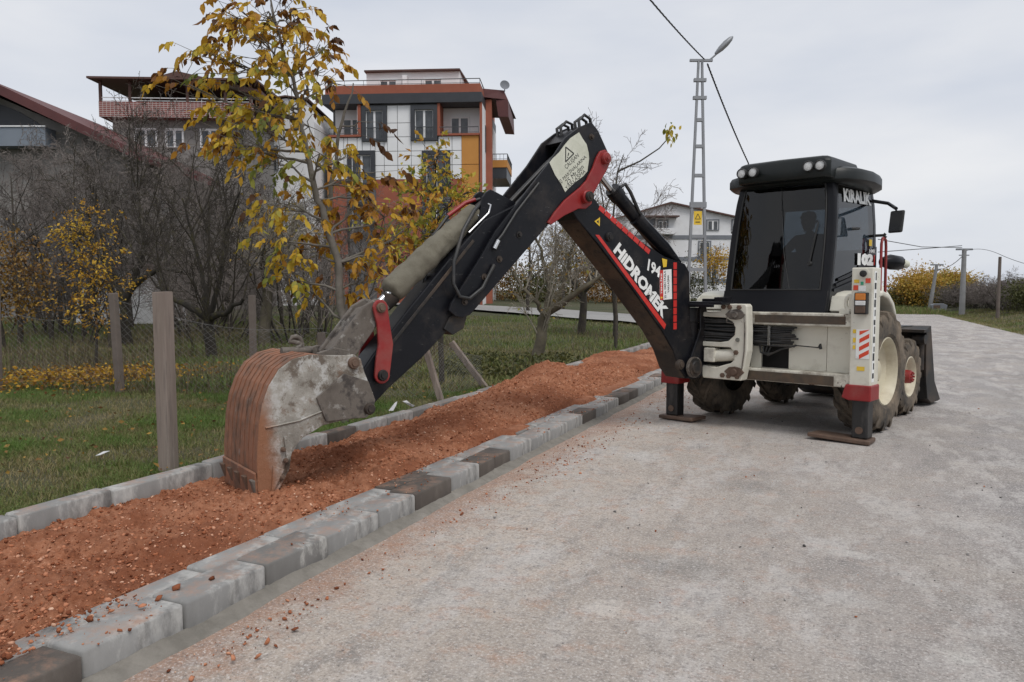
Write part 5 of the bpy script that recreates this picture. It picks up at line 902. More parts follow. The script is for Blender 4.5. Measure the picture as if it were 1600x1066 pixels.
# bare trees: prototypes, then copies with their parts
def bare(name, C, H, r0, seed, mt='bark', leaves=0, lm='brownleaf', lsz=.06, lean=(0, 0), levels=None):
    r = np.random.default_rng(seed); out = []; grow(r, (0, 0, -.1), (lean[0], lean[1], 1), H, r0, 0, C, out); e = empty(name)
    tubes_mesh('trunk', [o[:3] for o in out if o[3] < 2], M[mt], e); tubes_mesh('crown', [o[:3] for o in out if o[3] >= 2], M['twiglight' if C is ORCH else 'twig'], e)
    if leaves:
        tips = [o for o in out if o[3] >= len(C['n']) - 1]; ii = r.integers(0, len(tips), leaves); P_ = np.array([tips[i][0][-1] for i in ii]) + r.standard_normal((leaves, 3)) * .12
        leaf_mesh('foliage', P_, r.standard_normal((leaves, 3)) + np.array([0, 0, -.5]), lsz * (.6 + .8 * r.random(leaves)), M[lm], e, .55, False)
    return e
def bush(name, seed, stems, H, spread, floor):
    r = np.random.default_rng(seed); C = dict(SHRUB); C['floor'] = floor; C['n'] = [1, 6, 6, 5]; out = []
    for i in range(stems):
        a = r.random() * 6.283; q = spread * r.random(); grow(r, (math.cos(a) * q, math.sin(a) * q, -.05), (math.cos(a) * .45, math.sin(a) * .45, 1), H * r.uniform(.7, 1.1), .022, 0, C, out)
    e = empty(name); tubes_mesh('stems', [o[:3] for o in out if o[3] < 1], M['bark'], e); tubes_mesh('twigs', [o[:3] for o in out if o[3] >= 1], M['twig'], e); return e
PROT = [bare('bare_fruit_tree', ORCH, 1.25, .115, 21, 'barkmoss', 200, 'autumn0', .10), bare('bare_fruit_tree', ORCH, 1.15, .10, 22, 'bark', 120, 'brownleaf', .08), bare('bare_tree', TALL, 6.4, .11, 23, 'bark'), bare('bare_tree', TALL, 5.6, .10, 24, 'bark'), bush('bare_shrub', 25, 6, 2.4, .7, .0035), bush('bare_shrub', 26, 6, 2.0, .9, .0035), bush('thorn_bush', 27, 8, 2.3, 1.1, .009)]
used = [False] * len(PROT)
def put(k, x, y, sc, rz, label, group=None, cat='tree'):
    o = PROT[k] if not used[k] else copy_tree(PROT[k]); used[k] = True
    o.location = (x, y, float(gh(np.array(float(x)), np.array(float(y)))) - .02); o.rotation_euler = (0, 0, rz); o.scale = (sc[0], sc[0], sc[1]) if isinstance(sc, tuple) else (sc,) * 3
    tag(o, label, cat, group); return o
def at(px_, Yd): return ((px_ - 800) / 1200 * Yd, Yd)
put(1, *at(907, 28.5), 1.6, 2.1, 'dark trunked fruit tree standing farther back under the raised arm')
M['shoot'] = bark('dark_shoots', (.034, .028, .022), (.06, .05, .04), (.13, .12, .04)); M['bark0'] = bark('wet_dark_bark', (.018, .015, .012), (.04, .034, .027), (.13, .12, .035))
def forked_tree(label, org, limbs, C, seed, shoots, H, bk='bark0', tw='shoot', leaves=0):
    r = np.random.default_rng(seed); e = empty('bare_fruit_tree', tuple(org)); tag(e, label, 'tree'); tubes = []; out = []
    for pts, rad in limbs:
        P_ = np.array(pts) - org; k = len(P_); t = np.linspace(0, k - 1, (k - 1) * 4 + 1); P2 = np.stack([np.interp(t, np.arange(k), P_[:, j]) for j in range(3)], -1); P2[1:-1] += r.standard_normal((len(P2) - 2, 3)) * .02; tubes.append((P2, np.interp(t, np.arange(k), rad), 8))
        for q in range(shoots):
            i = r.integers(len(P2) // 3, len(P2)); a = r.random() * 6.283; grow(r, P2[i], (math.cos(a) * .45, math.sin(a) * .45, 1), H * r.uniform(.55, 1.1), .024, 0, C, out)
    tubes_mesh('trunk', tubes, M[bk], e); tubes_mesh('crown', [o[:3] for o in out], M[tw], e)
    if leaves:
        tips = [o for o in out if o[3] >= 2]; ii = r.integers(0, len(tips), leaves); leaf_mesh('foliage', np.array([tips[i][0][-1] for i in ii]) + r.standard_normal((leaves, 3)) * .05, r.standard_normal((leaves, 3)) + np.array([0, 0, -.8]), .10 * (.6 + .8 * r.random(leaves)), M['autumn0'], e, .55, False)
    return e
SHOOT = dict(floor=.006, n=[1, 6, 4, 3], seg=[7, 5, 4, 3], wob=[.10, .16, .2, .2], up=[.05, .05, .03, .02], tip=[.25, .3, .35, .5], sides=[5, 4, 3, 3], t0=[0, .25, .15, .1], ang=[0, 42, 45, 45], len=[0, .5, .5, .5], rr=[0, .55, .55, .6])
Q = 18.6; og = px3(331, 560, Q); og[2] = 0
forked_tree('dark bare fruit tree with V forked trunk just left of the bucket', og, [([og, px3(327, 520, Q), px3(325, 497, Q)], [.15, .13, .12]), ([px3(325, 499, Q), px3(300, 483, Q), px3(270, 465, Q + .2), px3(245, 448, Q + .4)], [.11, .08, .06, .035]), ([px3(325, 499, Q), px3(350, 488, Q - .2), px3(380, 468, Q - .4)], [.10, .07, .04]), ([px3(325, 499, Q), px3(318, 440, Q + .2), px3(305, 380, Q + .3), px3(285, 310, Q + .2)], [.08, .055, .04, .02]), ([px3(325, 499, Q), px3(345, 430, Q), px3(352, 360, Q + .3), px3(375, 300, Q)], [.08, .05, .035, .02])], SHOOT, 71, 5, 2.6)
Q = 18.9; og = px3(840, 560, Q); og[2] = 0
forked_tree('spreading fruit tree with forked trunk and pale twigs seen under the raised arm', og, [([og, px3(845, 525, Q), px3(852, 492, Q)], [.15, .135, .125]), ([px3(852, 494, Q), px3(838, 470, Q), px3(815, 450, Q + .3), px3(795, 415, Q + .3)], [.07, .055, .04, .02]), ([px3(852, 494, Q), px3(880, 472, Q - .2), px3(915, 445, Q - .4), px3(950, 425, Q - .5)], [.11, .085, .06, .03]), ([px3(852, 494, Q), px3(858, 450, Q + .2), px3(848, 400, Q + .3), px3(835, 360, Q + .3)], [.09, .06, .04, .02]), ([px3(865, 484, Q), px3(885, 430, Q), px3(895, 385, Q), px3(910, 345, Q)], [.06, .045, .03, .016])], SHOOT, 73, 6, 1.5, 'barkmoss', 'twiglight', 260)
Q = 23.5; og = px3(200, 540, Q); og[2] = 0
forked_tree('dark leaning fruit tree arching behind the yellow shrub', og, [([og, px3(192, 470, Q), px3(215, 440, Q), px3(250, 420, Q), px3(285, 425, Q)], [.17, .14, .11, .07, .03]), ([px3(195, 480, Q), px3(175, 420, Q), px3(140, 380, Q), px3(95, 365, Q)], [.12, .08, .05, .03]), ([px3(205, 455, Q), px3(225, 380, Q), px3(215, 300, Q)], [.09, .06, .03])], SHOOT, 72, 6, 3.2)
put(0, *at(412, 23.5), 1.7, .4, 'dark bare fruit tree right of the square fence post, behind the walnut')
put(2, *at(962, 27), .92, 1.0, 'slender bare tree rising behind the elbow of the arm')
put(3, *at(1010, 38), .9, 2.2, 'bare tree in front of the white apartment house behind the arm')
for i, (x_, Yd, k, sc, rz) in enumerate([(30, 24, 2, .85, .3), (95, 29, 3, 1.0, 1.9), (140, 33, 2, 1.1, 3.3), (205, 31, 3, 1.05, 4.4), (255, 27, 2, .85, 5.2), (300, 34, 3, 1.15, .9), (360, 30, 2, .95, 2.6), (405, 36, 3, 1.0, 3.9), (440, 33, 2, .8, 1.3), (-20, 30, 3, .95, .2), (60, 36, 2, 1.05, 2.2), (170, 22, 3, .75, 5.6), (600, 36, 3, .75, 1.1), (545, 32, 2, .72, 3.1), (720, 40, 3, .7, .5), (825, 44, 2, 1.0, 2.9), (880, 46, 3, 1.05, 1.4), (320, 25, 3, .85, .1), (480, 28, 3, .75, 4.8), (225, 36, 2, 1.25, 2.4), (280, 38, 3, 1.3, 5.1), (110, 37, 3, 1.1, 4.7), (455, 38, 3, .95, 2.9), (180, 28, 2, .9, 2.0), (40, 33, 3, 1.0, 3.3), (130, 27, 2, .85, .9), (350, 35, 3, 1.1, 5.4), (270, 31, 2, 1.0, 1.7), (420, 31, 3, .9, .6), (80, 26, 3, .85, 4.2), (235, 40, 2, 1.4, 3.0), (575, 42, 2, .9, 1.2), (510, 38, 3, .9, .3), (640, 44, 2, .85, 5.0)]):
    put(k, *at(x_, Yd), sc, rz, 'bare grey tree in the dense leafless thicket in front of the houses' if x_ < 620 else 'bare grey tree standing far back between the orange house and the arm', 'leafless thicket trees' if x_ < 620 else 'bare trees far behind the arm')
sr = np.random.default_rng(31)
for i in range(18):
    x_ = sr.uniform(-60, 520); Yd = sr.uniform(24, 36); put(4 + i % 2, *at(x_, Yd), (sr.uniform(1.1, 1.8)), sr.uniform(0, 6.28), 'brown leafless shrub in the undergrowth below the thicket trees', 'undergrowth shrubs', 'shrub')
# far trees
def crown_tree(name, label, x, y, h, w, n, mat, lsz, seed, cat='tree', trunk=.12, low=.15, group=None):
    r = np.random.default_rng(seed); C = dict(TALL); C['n'] = [1, 10, 7, 5]; C['seg'] = [5, 5, 4, 3]; out = []; grow(r, (0, 0, 0), (0, 0, 1), h * .78, trunk, 0, C, out); e = empty(name, (x, y, float(gh(np.array(float(x)), np.array(float(y))))))
    tubes_mesh('trunk', [o[:3] for o in out], M['bark'], e)
    nc = 34; cc = r.standard_normal((nc, 3)); cc /= np.linalg.norm(cc, axis=1, keepdims=True); cc *= (r.random((nc, 1)) ** .4); cc = cc * np.array([w / 2, w / 2, h * (1 - low) / 2]) * .82 + np.array([0, 0, h * (1 + low) / 2 * .98]); i = r.integers(0, nc, n); cr_ = r.uniform(.10, .2, nc) * w
    P_ = cc[i] + r.standard_normal((n, 3)) * cr_[i][:, None] * .75; P_[:, 2] = np.maximum(P_[:, 2], .15); ti = np.clip(r.random(nc)[i] * .75 + .25 * r.random(n), 0, 1)
    leaf_mesh('crown', P_, r.standard_normal((n, 3)) + np.array([0, 0, -.4]), lsz * (.6 + .8 * r.random(n)), M[mat], e, .6, False, ti); tag(e, label, cat, group); return e
M['autumn'] = LEAF('autumn_far_leaves', [(0, (.26, .13, .04)), (.4, (.44, .25, .045)), (.75, (.50, .35, .06)), (1, (.24, .24, .055))], .3)
crown_tree('autumn_tree', 'round yellow autumn tree at the end of the road', *at(1438, 70), 3.05, 5.4, 17000, 'autumn', .2, 51, low=.02)
crown_tree('autumn_tree', 'smaller yellow tree right of the round one behind the roadside bin', *at(1490, 74), 3.0, 4.2, 11000, 'autumn', .2, 52, low=.03)
crown_tree('shrub', 'low green bush left of the yellow autumn tree at the road end', *at(1398, 70), 1.3, 4.5, 3500, 'greenleaf', .14, 53, 'shrub', .05)
crown_tree('shrub', 'dull green bush below the yellow trees near the roadside bin', *at(1480, 66), 1.3, 4.5, 3500, 'greenleaf', .14, 54, 'shrub', .05)
for i, (x_, Yd, k, sc) in enumerate([(1548, 57, 3, .36), (1580, 55, 2, .36), (1606, 52, 3, .38), (1525, 63, 2, .36), (1640, 50, 2, .4)]):
    put(k, *at(x_, Yd), (sc * 1.4, sc), i * 1.3, 'dark leafless tree rising from the clump right of the concrete pole', 'leafless clump at the right')
for i in range(26):
    x_ = 1490 + 145 * ((i * .618) % 1); Yd = 46 + 20 * ((i * .377) % 1); x_ = max(x_, 1490 + (66 - Yd) * 4.2)
    put(6 if i % 4 else 4, *at(x_, Yd), (1.0 + .3 * ((i * .7) % 1), .55 + .25 * ((i * .31) % 1)), i * .9, 'dark twiggy shrub in the leafless clump at the right', 'shrubs at the right', 'shrub')
crown_tree('evergreen_shrub', 'dark olive evergreen bush at the right picture edge', *at(1612, 44), 1.7, 2.8, 4000, 'greenleaf', .12, 57, 'shrub', .05)
crown_tree('hedge_bush', 'dark green bush before the white apartment house', *at(1075, 60), 2.4, 6, 3500, 'greenleaf', .14, 58, 'shrub', .05)
for i, (x_, Yd, h_, w_, mt_) in enumerate([(560, 70, 3.0, 9, 'brownleaf'), (640, 74, 3.4, 9, 'greenleaf'), (730, 72, 3.0, 9, 'brownleaf'), (800, 66, 2.6, 8, 'brownleaf'), (850, 62, 2.4, 7, 'greenleaf'), (905, 66, 2.8, 8, 'brownleaf'), (960, 60, 2.4, 7, 'brownleaf'), (1010, 64, 2.4, 6, 'greenleaf')]):
    crown_tree('far_bush', ['broad rust brown bush below the orange trimmed house', 'broad green bush below the orange trimmed house', 'rust brown bush farther right of the orange trimmed house', 'brown bush left behind the forked fruit tree', 'low green bush between the two fruit tree trunks', 'brown bush right behind the dark trunked fruit tree', 'low brown bush near the boom underside', 'low green bush left of the white house foot'][i], *at(x_, Yd), h_, w_, 4200, mt_, .17, 80 + i, 'bush', .05, .02)
crown_tree('poplar', 'slim yellow tree beside the white apartment house', *at(1115, 58), 4.9, 2.6, 900, 'yellowleaf', .17, 59, 'tree', .05, .3)
crown_tree('olive_bush', 'olive green bush on the far left edge of the thicket', *at(5, 22), 3.4, 3.4, 3000, 'brownleaf', .1, 60, 'shrub', .05)
# leaf tuft on the long thin branch rising behind the elbow
tb = [(np.array([px3(965, 268, 22), px3(1000, 252, 22), px3(1030, 232, 22), px3(1046, 214, 22)]), [.03, .022, .017, .013], 4), (np.array([px3(962, 420, 22), px3(958, 340, 22), px3(965, 268, 22), px3(975, 240, 22)]), [.04, .03, .022, .006], 5), (np.array([px3(985, 260, 22), px3(1020, 263, 22), px3(1035, 258, 22)]), [.01, .008, .004], 3), (np.array([px3(962, 420, 22), px3(962, 560, 22)]), [.04, .055], 5)]
e = thin = empty('thin_tree'); tag(e, 'thin bare tree whose long twig ends in a yellow green leaf tuft', 'tree'); tubes_mesh('trunk', tb, M['bark'], e)
n = 34; c0 = px3(1047, 208, 22); P_ = c0 + rng.standard_normal((n, 3)) * np.array([.09, .09, .13]); leaf_mesh('leaf_tuft', P_, np.tile([0, 0, -1.], (n, 1)) + rng.standard_normal((n, 3)) * .5, .17 * (.7 + .5 * rng.random(n)), M['walnut'], e, .5, True, np.clip(.82 + .12 * rng.standard_normal(n), 0, 1))['kind'] = 'stuff'

# grass, dry stalks, fallen leaves
M['grass'] = LEAF('grass_blades', [(0, (.28, .23, .115)), (.25, (.19, .175, .066)), (.6, (.125, .165, .042)), (1, (.105, .19, .034))], .25)
M['straw'] = LEAF('dry_grass', [(0, (.06, .045, .028)), (.5, (.115, .088, .052)), (1, (.19, .15, .09))], .2)
def blades(name, x, y, h, w, tint, mat, label, cat, lean=.5):
    n = len(x); z = gh(x, y) - .035; a = rng.random(n) * 6.283; s = np.stack([np.cos(a), np.sin(a), a * 0], -1); l = rng.standard_normal((n, 2)) * lean; B = np.stack([x, y, z], -1); T1 = B + np.stack([l[:, 0] * h * .3, l[:, 1] * h * .3, h * .6], -1); T2 = B + np.stack([l[:, 0] * h, l[:, 1] * h, h * (1 - .25 * np.abs(l[:, 0]).clip(0, 1.5))], -1)
    V = np.stack([B - s * w[:, None], B + s * w[:, None], T1 + s * w[:, None] * .7, T1 - s * w[:, None] * .7, T2], 1); F0 = np.array([[0, 1, 2], [0, 2, 3], [3, 2, 4]]); Fa = (F0[None] + (np.arange(n) * 5)[:, None, None]).reshape(-1, 3)
    o = link(name, np_mesh(name, V.reshape(-1, 3), Fa, np.repeat(tint, 5)), mat); tag(o, label, cat, kind='stuff'); return o
def field(n, y0, y1, pw, xl=-1.05, xr=.35):
    Yd = y0 + (y1 - y0) * rng.random(n) ** pw; f = xl * .72 + (xr - xl * .72) * rng.random(n); x = f * Yd; u, v = uv(x, Yd); k = (v < -5.2); return x[k], Yd[k]
x, y = field(330000, 4.4, 13.5, 1.25); g = fbm(x * .9, y * .9, 4, 61); dr = fbm(x * 2.2, y * 2.2, 3, 65); keep = rng.random(len(x)) < np.clip(.45 + 1.9 * (g - .28), .3, 1); x, y, g, dr = x[keep], y[keep], g[keep], dr[keep]; n = len(x)
blades('grass', x, y, (.025 + .10 * g * rng.random(n) + .03 * rng.random(n)), .0024 + .0018 * rng.random(n), np.clip(.36 + 1.7 * (g - .33) - 1.5 * np.clip(dr - .45, 0, 1) + .22 * rng.standard_normal(n), 0, 1), M['grass'], 'short green grass on the verge behind the kerb', 'grass', .7)
x, y = field(110000, 13, 40, 1.3, -1.05, .42); g = fbm(x * .5, y * .5, 4, 71); n = len(x)
blades('orchard_grass', x, y, .06 + .22 * g * rng.random(n), .006 + .006 * rng.random(n), np.clip(.2 + 1.2 * (g - .3) + .2 * rng.standard_normal(n), 0, 1), M['grass'], 'longer green grass under the orchard trees', 'grass', .6)
x, y = field(34000, 12.2, 30, 1.1, -1.05, .3); g = fbm(x * .45 + 9, y * .45, 3, 81); keep = g > (.42 + .12 * (x > -2)); x, y, g = x[keep], y[keep], g[keep]; n = len(x)
blades('dry_stalks', x, y, (.10 + .55 * rng.random(n) ** 2.2) * (.6 + .8 * (g - .42) / .3), .003 + .004 * rng.random(n), rng.random(n), M['straw'], 'brown dry weeds and stalks standing along the wire fence', 'dry grass', .45)
x, y = field(2500, 28, 62, 1.0, -.4, .42); u, v = uv(x, y)
n = 26000; u_ = 20 + 46 * rng.random(n); v_ = 6.3 + 9 * rng.random(n) ** 1.6; x = u_ * RU[0] + v_ * RV[0]; y = u_ * RU[1] + v_ * RV[1]; g = fbm(x * .5, y * .5, 3, 93)
blades('verge_grass', x, y, .06 + .25 * g * rng.random(n), .008 + .010 * rng.random(n), np.clip(.2 + 1.2 * (g - .3) + .2 * rng.standard_normal(n), 0, 1), M['grass'], 'rough grass on the verge along the right road edge', 'grass', .6)
n = 14000; u_ = 61.2 + 9 * rng.random(n); v_ = -7 + 14 * rng.random(n); x = u_ * RU[0] + v_ * RV[0]; y = u_ * RU[1] + v_ * RV[1]
blades('end_weeds', x, y, .12 + .45 * rng.random(n) ** 2, .012 + .012 * rng.random(n), np.clip(.45 + .3 * rng.standard_normal(n), 0, 1), M['grass'], 'tall weeds growing where the road ends below the yellow trees', 'weeds', .5)
n = 2300; fx = -7.75 + .85 * rng.standard_normal(n); fy = 14.0 + .85 * rng.standard_normal(n); P_ = np.stack([fx, fy, gh(fx, fy) + .05 + .18 * rng.random(n)], -1)
o = leaf_mesh('fallen_leaves', P_, np.stack([rng.standard_normal(n), rng.standard_normal(n), .3 * rng.standard_normal(n)], -1), .05 + .05 * rng.random(n), M['yellowleaf'], None, .6, False, np.clip(.2 + .3 * rng.standard_normal(n), 0, 1)); tag(o, 'carpet of fallen orange leaves under the yellow shrub', 'fallen leaves', kind='stuff')
n = 1500; x, y = field(n, 4.6, 13, 1.2); n = len(x); keep = fbm(x * 1.1, y * 1.1, 3, 95) > .42; x, y = x[keep], y[keep]; n = len(x)
o = leaf_mesh('lawn_leaves', np.stack([x, y, gh(x, y) + .03 + .05 * rng.random(n)], -1), np.stack([rng.standard_normal(n), rng.standard_normal(n), .25 * rng.standard_normal(n)], -1), .03 + .05 * rng.random(n), M['brownleaf'], None, .6, False); tag(o, 'withered brown leaves scattered over the verge grass', 'fallen leaves', kind='stuff')
# few ivy / weed leaves on the ground beneath the arm
n = 6000; x = rng.uniform(-1.5, 4.5, n); y = rng.uniform(13.6, 19.5, n); u, v = uv(x, y); k = (v < -5.4) & (fbm(x * .8, y * .8, 3, 91) > .42); x, y = x[k], y[k]; n = len(x)
tag(e.children[-1], kind='stuff') if False else None
o = leaf_mesh('ground_cover', np.stack([x, y, gh(x, y) + .03 + .10 * rng.random(n)], -1), rng.standard_normal((n, 3)), .05 + .06 * rng.random(n), M['greenleaf'], None, .8, False); tag(o, 'low dark green weeds covering the ground by the leaning stakes', 'weeds', kind='stuff')

# ------------------------------------------------------------------ fence: posts and sagging wire
M['wood'] = PM('weathered_wood', (.19, .15, .125), (.29, .24, .205), 9, .9, dirt=[((.10, .08, .07), 16, .5, .66, .7), ((.34, .29, .25), 22, .58, .7, .5)], bmp=.8, bscale=30, st=(1, 1, .06)); M['wooddark'] = PM('dark_wood', (.12, .095, .082), (.17, .14, .12), 3, .9, bmp=.5, bscale=25); M['wire'] = PM('wire', (.17, .165, .16), (.24, .235, .23), 5, .5, metal=.4)
fence = empty('wire_fence', (-6.45, 12.56, 0)); tag(fence, 'sagging diagonal wire mesh fence on rough wooden posts in front of the orchard', 'fence')
fo = np.array([-6.45, 12.56, 0])
def post(x, y, h, w, lean=(0, 0), mt='wood', parent=fence, name='post', org=fo):
    a = Vector((x, y, -.05)) - Vector(org); b = a + Vector((lean[0], lean[1], h + .05)); mb = MB(); mb.bar(a, b, w, w, up=(.3, 1, 0)); o = mb.build(name, M[mt], parent, bevel=w * .1); return o
posts = [(-10.4, 13.4), (-8.35, 13.0), (-6.45, 12.56), (-4.6, 12.25), (-2.9, 11.95), (-1.25, 11.6)]
post(-8.75, 13.0, 1.75, .10, (.03, 0), 'wooddark'); post(-6.45, 12.56, 1.62, .11, (-.06, .0), 'wooddark'); post(-2.9, 11.95, 1.0, .10, (-.1, .1), 'wooddark'); post(-10.6, 13.4, 1.6, .1, (0, 0), 'wooddark')
post(-1.07, 11.6, .95, .085, (-.30, .1), 'wood', name='leaning_stake'); post(-.42, 13.1, .78, .095, (-.62, .0), 'wood', name='leaning_stake')
def wire_net(A, B, ha, hb, sag, sp=.13, seed=1):
    r = np.random.default_rng(seed); A, B = np.array(A) - fo[:2], np.array(B) - fo[:2]; L = np.linalg.norm(B - A); out = []
    def W_(s, t): 
        q = A + (B - A) * s / L; top = ha + (hb - ha) * s / L - sag * math.sin(math.pi * s / L); off = .05 * math.sin(s * 2.1) + .03 * math.sin(t * 5 + s); return (q[0], q[1] + off, .02 + t * top)
    hm = max(ha, hb)
    for dr_ in (1, -1):
        s0 = -hm if dr_ > 0 else 0
        while s0 < L + (0 if dr_ > 0 else hm):
            pts = []
            for i in range(13):
                t = i / 12; s = s0 + dr_ * t * hm * 1.1
                if 0 <= s <= L: pts.append(W_(s, t))
            if len(pts) > 1: out.append((np.array(pts) + r.standard_normal((len(pts), 3)) * .006, [.0019] * len(pts), 3))
            s0 += sp
    out.append((np.array([W_(s, 1) for s in np.linspace(0, L, 12)]), [.003] * 12, 3)); return out
mesh_t = []
for i, (a, b) in enumerate(zip([(-10.6, 13.4), (-8.6, 13.0), (-6.5, 12.56), (-2.95, 11.95), (-1.3, 11.65)], [(-8.6, 13.0), (-6.5, 12.56), (-2.95, 11.95), (-1.3, 11.65), (-.5, 13.1)])): mesh_t += wire_net(a, b, [1.35, 1.3, 1.5, 1.0, .95][i], [1.3, 1.5, 1.05, .95, .5][i], [.12, .25, .2, .1, .05][i], [.13, .13, .13, .09, .08][i], i)
tubes_mesh('wire_mesh', mesh_t, M['wire'], fence)
def lone_post(x, y, h, w, lean, mt, label):
    e = MB(); e.bar((0, 0, -.1), (lean[0], lean[1], h), w, w, up=(.25, 1, 0)); e.bar((lean[0] * .98 - .0, lean[1], h - .002), (lean[0] * 1.0, lean[1], h + .004), w * .96, w * .96, up=(.25, 1, 0)); o = e.build('fence_post', M[mt], None, bevel=.010); o.location = (x, y, 0); tag(o, label, 'post', 'free standing posts'); return o
lone_post(-3.16, 6.98, 1.64, .125, (-.02, .02), 'wood', 'thick square wooden post standing in the grass left of the bucket')
lone_post(-5.95, 17.6, 1.55, .12, (0, 0), 'wooddark', 'distant dark wooden post right behind the bucket top')
mb = MB(); M['paper'] = PM('white_scrap', (.45, .45, .46), (.65, .65, .66), 20, .8)
def scrap(pts, loc, label, name='plastic_scrap'):
    mb = MB(); plate(mb, pts, (0, 0, .004)); o = mb.build(name, M['paper']); o.location = loc; tag(o, label, 'litter'); return o
scrap([(-.10, -.02, .0), (-.03, .04, .09), (.0, .06, .11), (.0, .03, .08), (-.04, -.02, .0)], (-1.5, 9.9, .1), 'white plastic scrap under the arm, left piece'); scrap([(-.0, .0, .10), (.05, .02, .11), (.10, .0, .07), (.15, .03, .04), (.13, .03, .02), (.06, .01, .06)], (-1.42, 9.9, .12), 'white plastic scrap under the arm, right piece'); scrap([(-.05, -.02, 0), (.0, .03, .03), (.07, .02, .04), (.0, -.03, .01)], (-4.0, 7.4, .05), 'small white litter lying in the grass left of the post')
# ------------------------------------------------------------------ buildings
M['wwhite'] = PM('white_panel', (.76, .765, .77), (.82, .825, .83), .8, .6, bmp=.05); M['wjoint'] = PM('dark_joint', (.12, .12, .125), None, 2, .8); M['orange'] = PM('orange_render', (.50, .22, .05), (.55, .255, .06), 1, .8); M['brickred'] = PM('rust_red_render', (.28, .085, .05), (.33, .105, .062), 1.5, .85); M['anthra'] = PM('anthracite', (.028, .031, .037), (.04, .043, .05), 1, .5); M['pvc'] = PM('white_pvc', (.68, .68, .68), None, 1, .4)
m, nt, p, vec = base('window_glass'); c = ramp(nt, [(.35, (.03, .034, .038)), (.7, (.12, .13, .14))], noise(nt, vec, .9, 3)); nt.links.new(c, p.inputs['Base Color']); p.inputs['Roughness'].default_value = .08; M['pane'] = m
M['redroof'] = PM('maroon_sheet_roof', (.085, .024, .024), (.12, .034, .032), 1, .6, bmp=.2); M['brownroof'] = PM('brown_roof', (.075, .035, .028), (.11, .055, .042), 1, .7); M['rail'] = PM('grey_rail', (.05, .055, .06), None, 2, .5); M['render'] = PM('grey_render', (.20, .19, .18), (.27, .255, .24), .7, .9, dirt=((.13, .12, .11), 1.5, .5, .8, .5)); M['bluewall'] = PM('blue_grey_render', (.17, .20, .24), (.21, .24, .28), .6, .9); M['whitewash'] = PM('white_render', (.70, .70, .71), (.77, .77, .78), .5, .9, dirt=((.45, .44, .43), 1.2, .5, .8, .5)); M['band'] = PM('grey_band', (.16, .17, .19), (.2, .21, .23), 1, .8)
def win(parent, x0, x1, z0, z1, y=0, fr='anthra', fw=.16, mull=1, rail=False, proud=.10):
    mb = MB(); mb.box(x0, x0 + fw, y - proud, y + .06, z0, z1); mb.box(x1 - fw, x1, y - proud, y + .06, z0, z1); mb.box(x0 + fw, x1 - fw, y - proud, y + .06, z1 - fw, z1); mb.box(x0 + fw, x1 - fw, y - proud, y + .06, z0, z0 + fw * .5); w = mb.build('window', M[fr], parent)
    mb = MB(); mb.box(x0 + fw, x1 - fw, y - .035, y - .03, z0 + fw * .5, z1 - fw); mb.build('pane', M['pane'], w); mb = MB(); t = .05
    for i in range(mull + 2):
        xx = x0 + fw + (x1 - x0 - 2 * fw) * i / (mull + 1); ww = t * (1.5 if 0 < i < mull + 1 else 1); mb.box(max(x0 + fw, xx - ww), min(x1 - fw, xx + ww), y - .06, y - .036, z0 + fw * .5, z1 - fw)
    mb.box(x0 + fw, x1 - fw, y - .062, y - .036, z1 - fw - .06, z1 - fw); mb.build('sash', M['pvc'], w)
    if rail: railing(w, [(x0 + fw, y - proud + .02), (x1 - fw, y - proud + .02)], z0 + .1, .85)
    return w
def railing(parent, pts, z, h, mt='rail', step=.25, name='railing'):
    mb = MB()
    for (a, b) in zip(pts[:-1], pts[1:]):
        A, B = Vector((*a, 0)), Vector((*b, 0)); L = (B - A).length; n = max(2, int(L / step))
        mb.bar(A + Vector((0, 0, z + h)), B + Vector((0, 0, z + h)), .05, .05); mb.bar(A + Vector((0, 0, z + .08)), B + Vector((0, 0, z + .08)), .03, .03)
        for i in range(n + 1): q = A.lerp(B, i / n); mb.bar(q + Vector((0, 0, z)), q + Vector((0, 0, z + h)), .025, .025)
    return mb.build(name, M[mt], parent)
# A: white, orange and anthracite apartment house
sc = 56 / 1200
def ax(x): return (x - 515) * sc
def az(y): return 1.65 + (455 - y) * sc * 1.0 + .0
A = empty('apartment_house', (-13.3, 56, 0), R(-4)); tag(A, 'white panelled apartment house with orange trim and dark window surrounds', 'building')
FWd = 11.15; DP = 11
mb = MB(); mb.box(0, FWd, 1.6, DP, -.5, az(170)); mb.box(2.3, 8.1, .10, 1.6, -.5, az(170)); mb.box(0, 2.3, .10, 1.6, -.5, az(226)); mb.box(8.1, FWd, .10, 1.6, -.5, az(226)); mb.build('wall', M['wjoint'], A)
mb = MB(); mb.box(-.25, FWd + .05, -.25, DP, az(170), az(155.5)); mb.build('eave_band', M['anthra'], A); mb = MB(); mb.box(-.05, FWd - .05, -.1, DP - .1, az(155.5), az(142)); mb.build('parapet', M['brickred'], A)
mb = MB(); mb.box(ax(568), ax(716), 1.8, 8.5, az(142), az(112)); ph = mb.build('penthouse', M['wwhite'], A); mb = MB(); mb.hexa([(ax(566), 1.5, az(112)), (ax(717), 1.5, az(112)), (ax(726), 8.8, az(116)), (ax(566), 8.8, az(116)), (ax(566), 1.5, az(109.5)), (ax(717), 1.5, az(109.5)), (ax(726), 8.8, az(113)), (ax(566), 8.8, az(113))]); mb.build('penthouse_roof', M['brownroof'], ph)
win(A, ax(589), ax(617), az(142), az(124), 1.8, 'pvc', .05); win(A, ax(660), ax(688), az(142), az(124), 1.8, 'pvc', .05)
mb = MB(); mb.box(ax(627), ax(634), 1.4, 1.75, az(142), az(119)); mb.build('chimney', M['wwhite'], A); railing(A, [(-.05, 0), (FWd - .1, 0), (FWd - .1, 5)], az(142), .36, step=1.3)
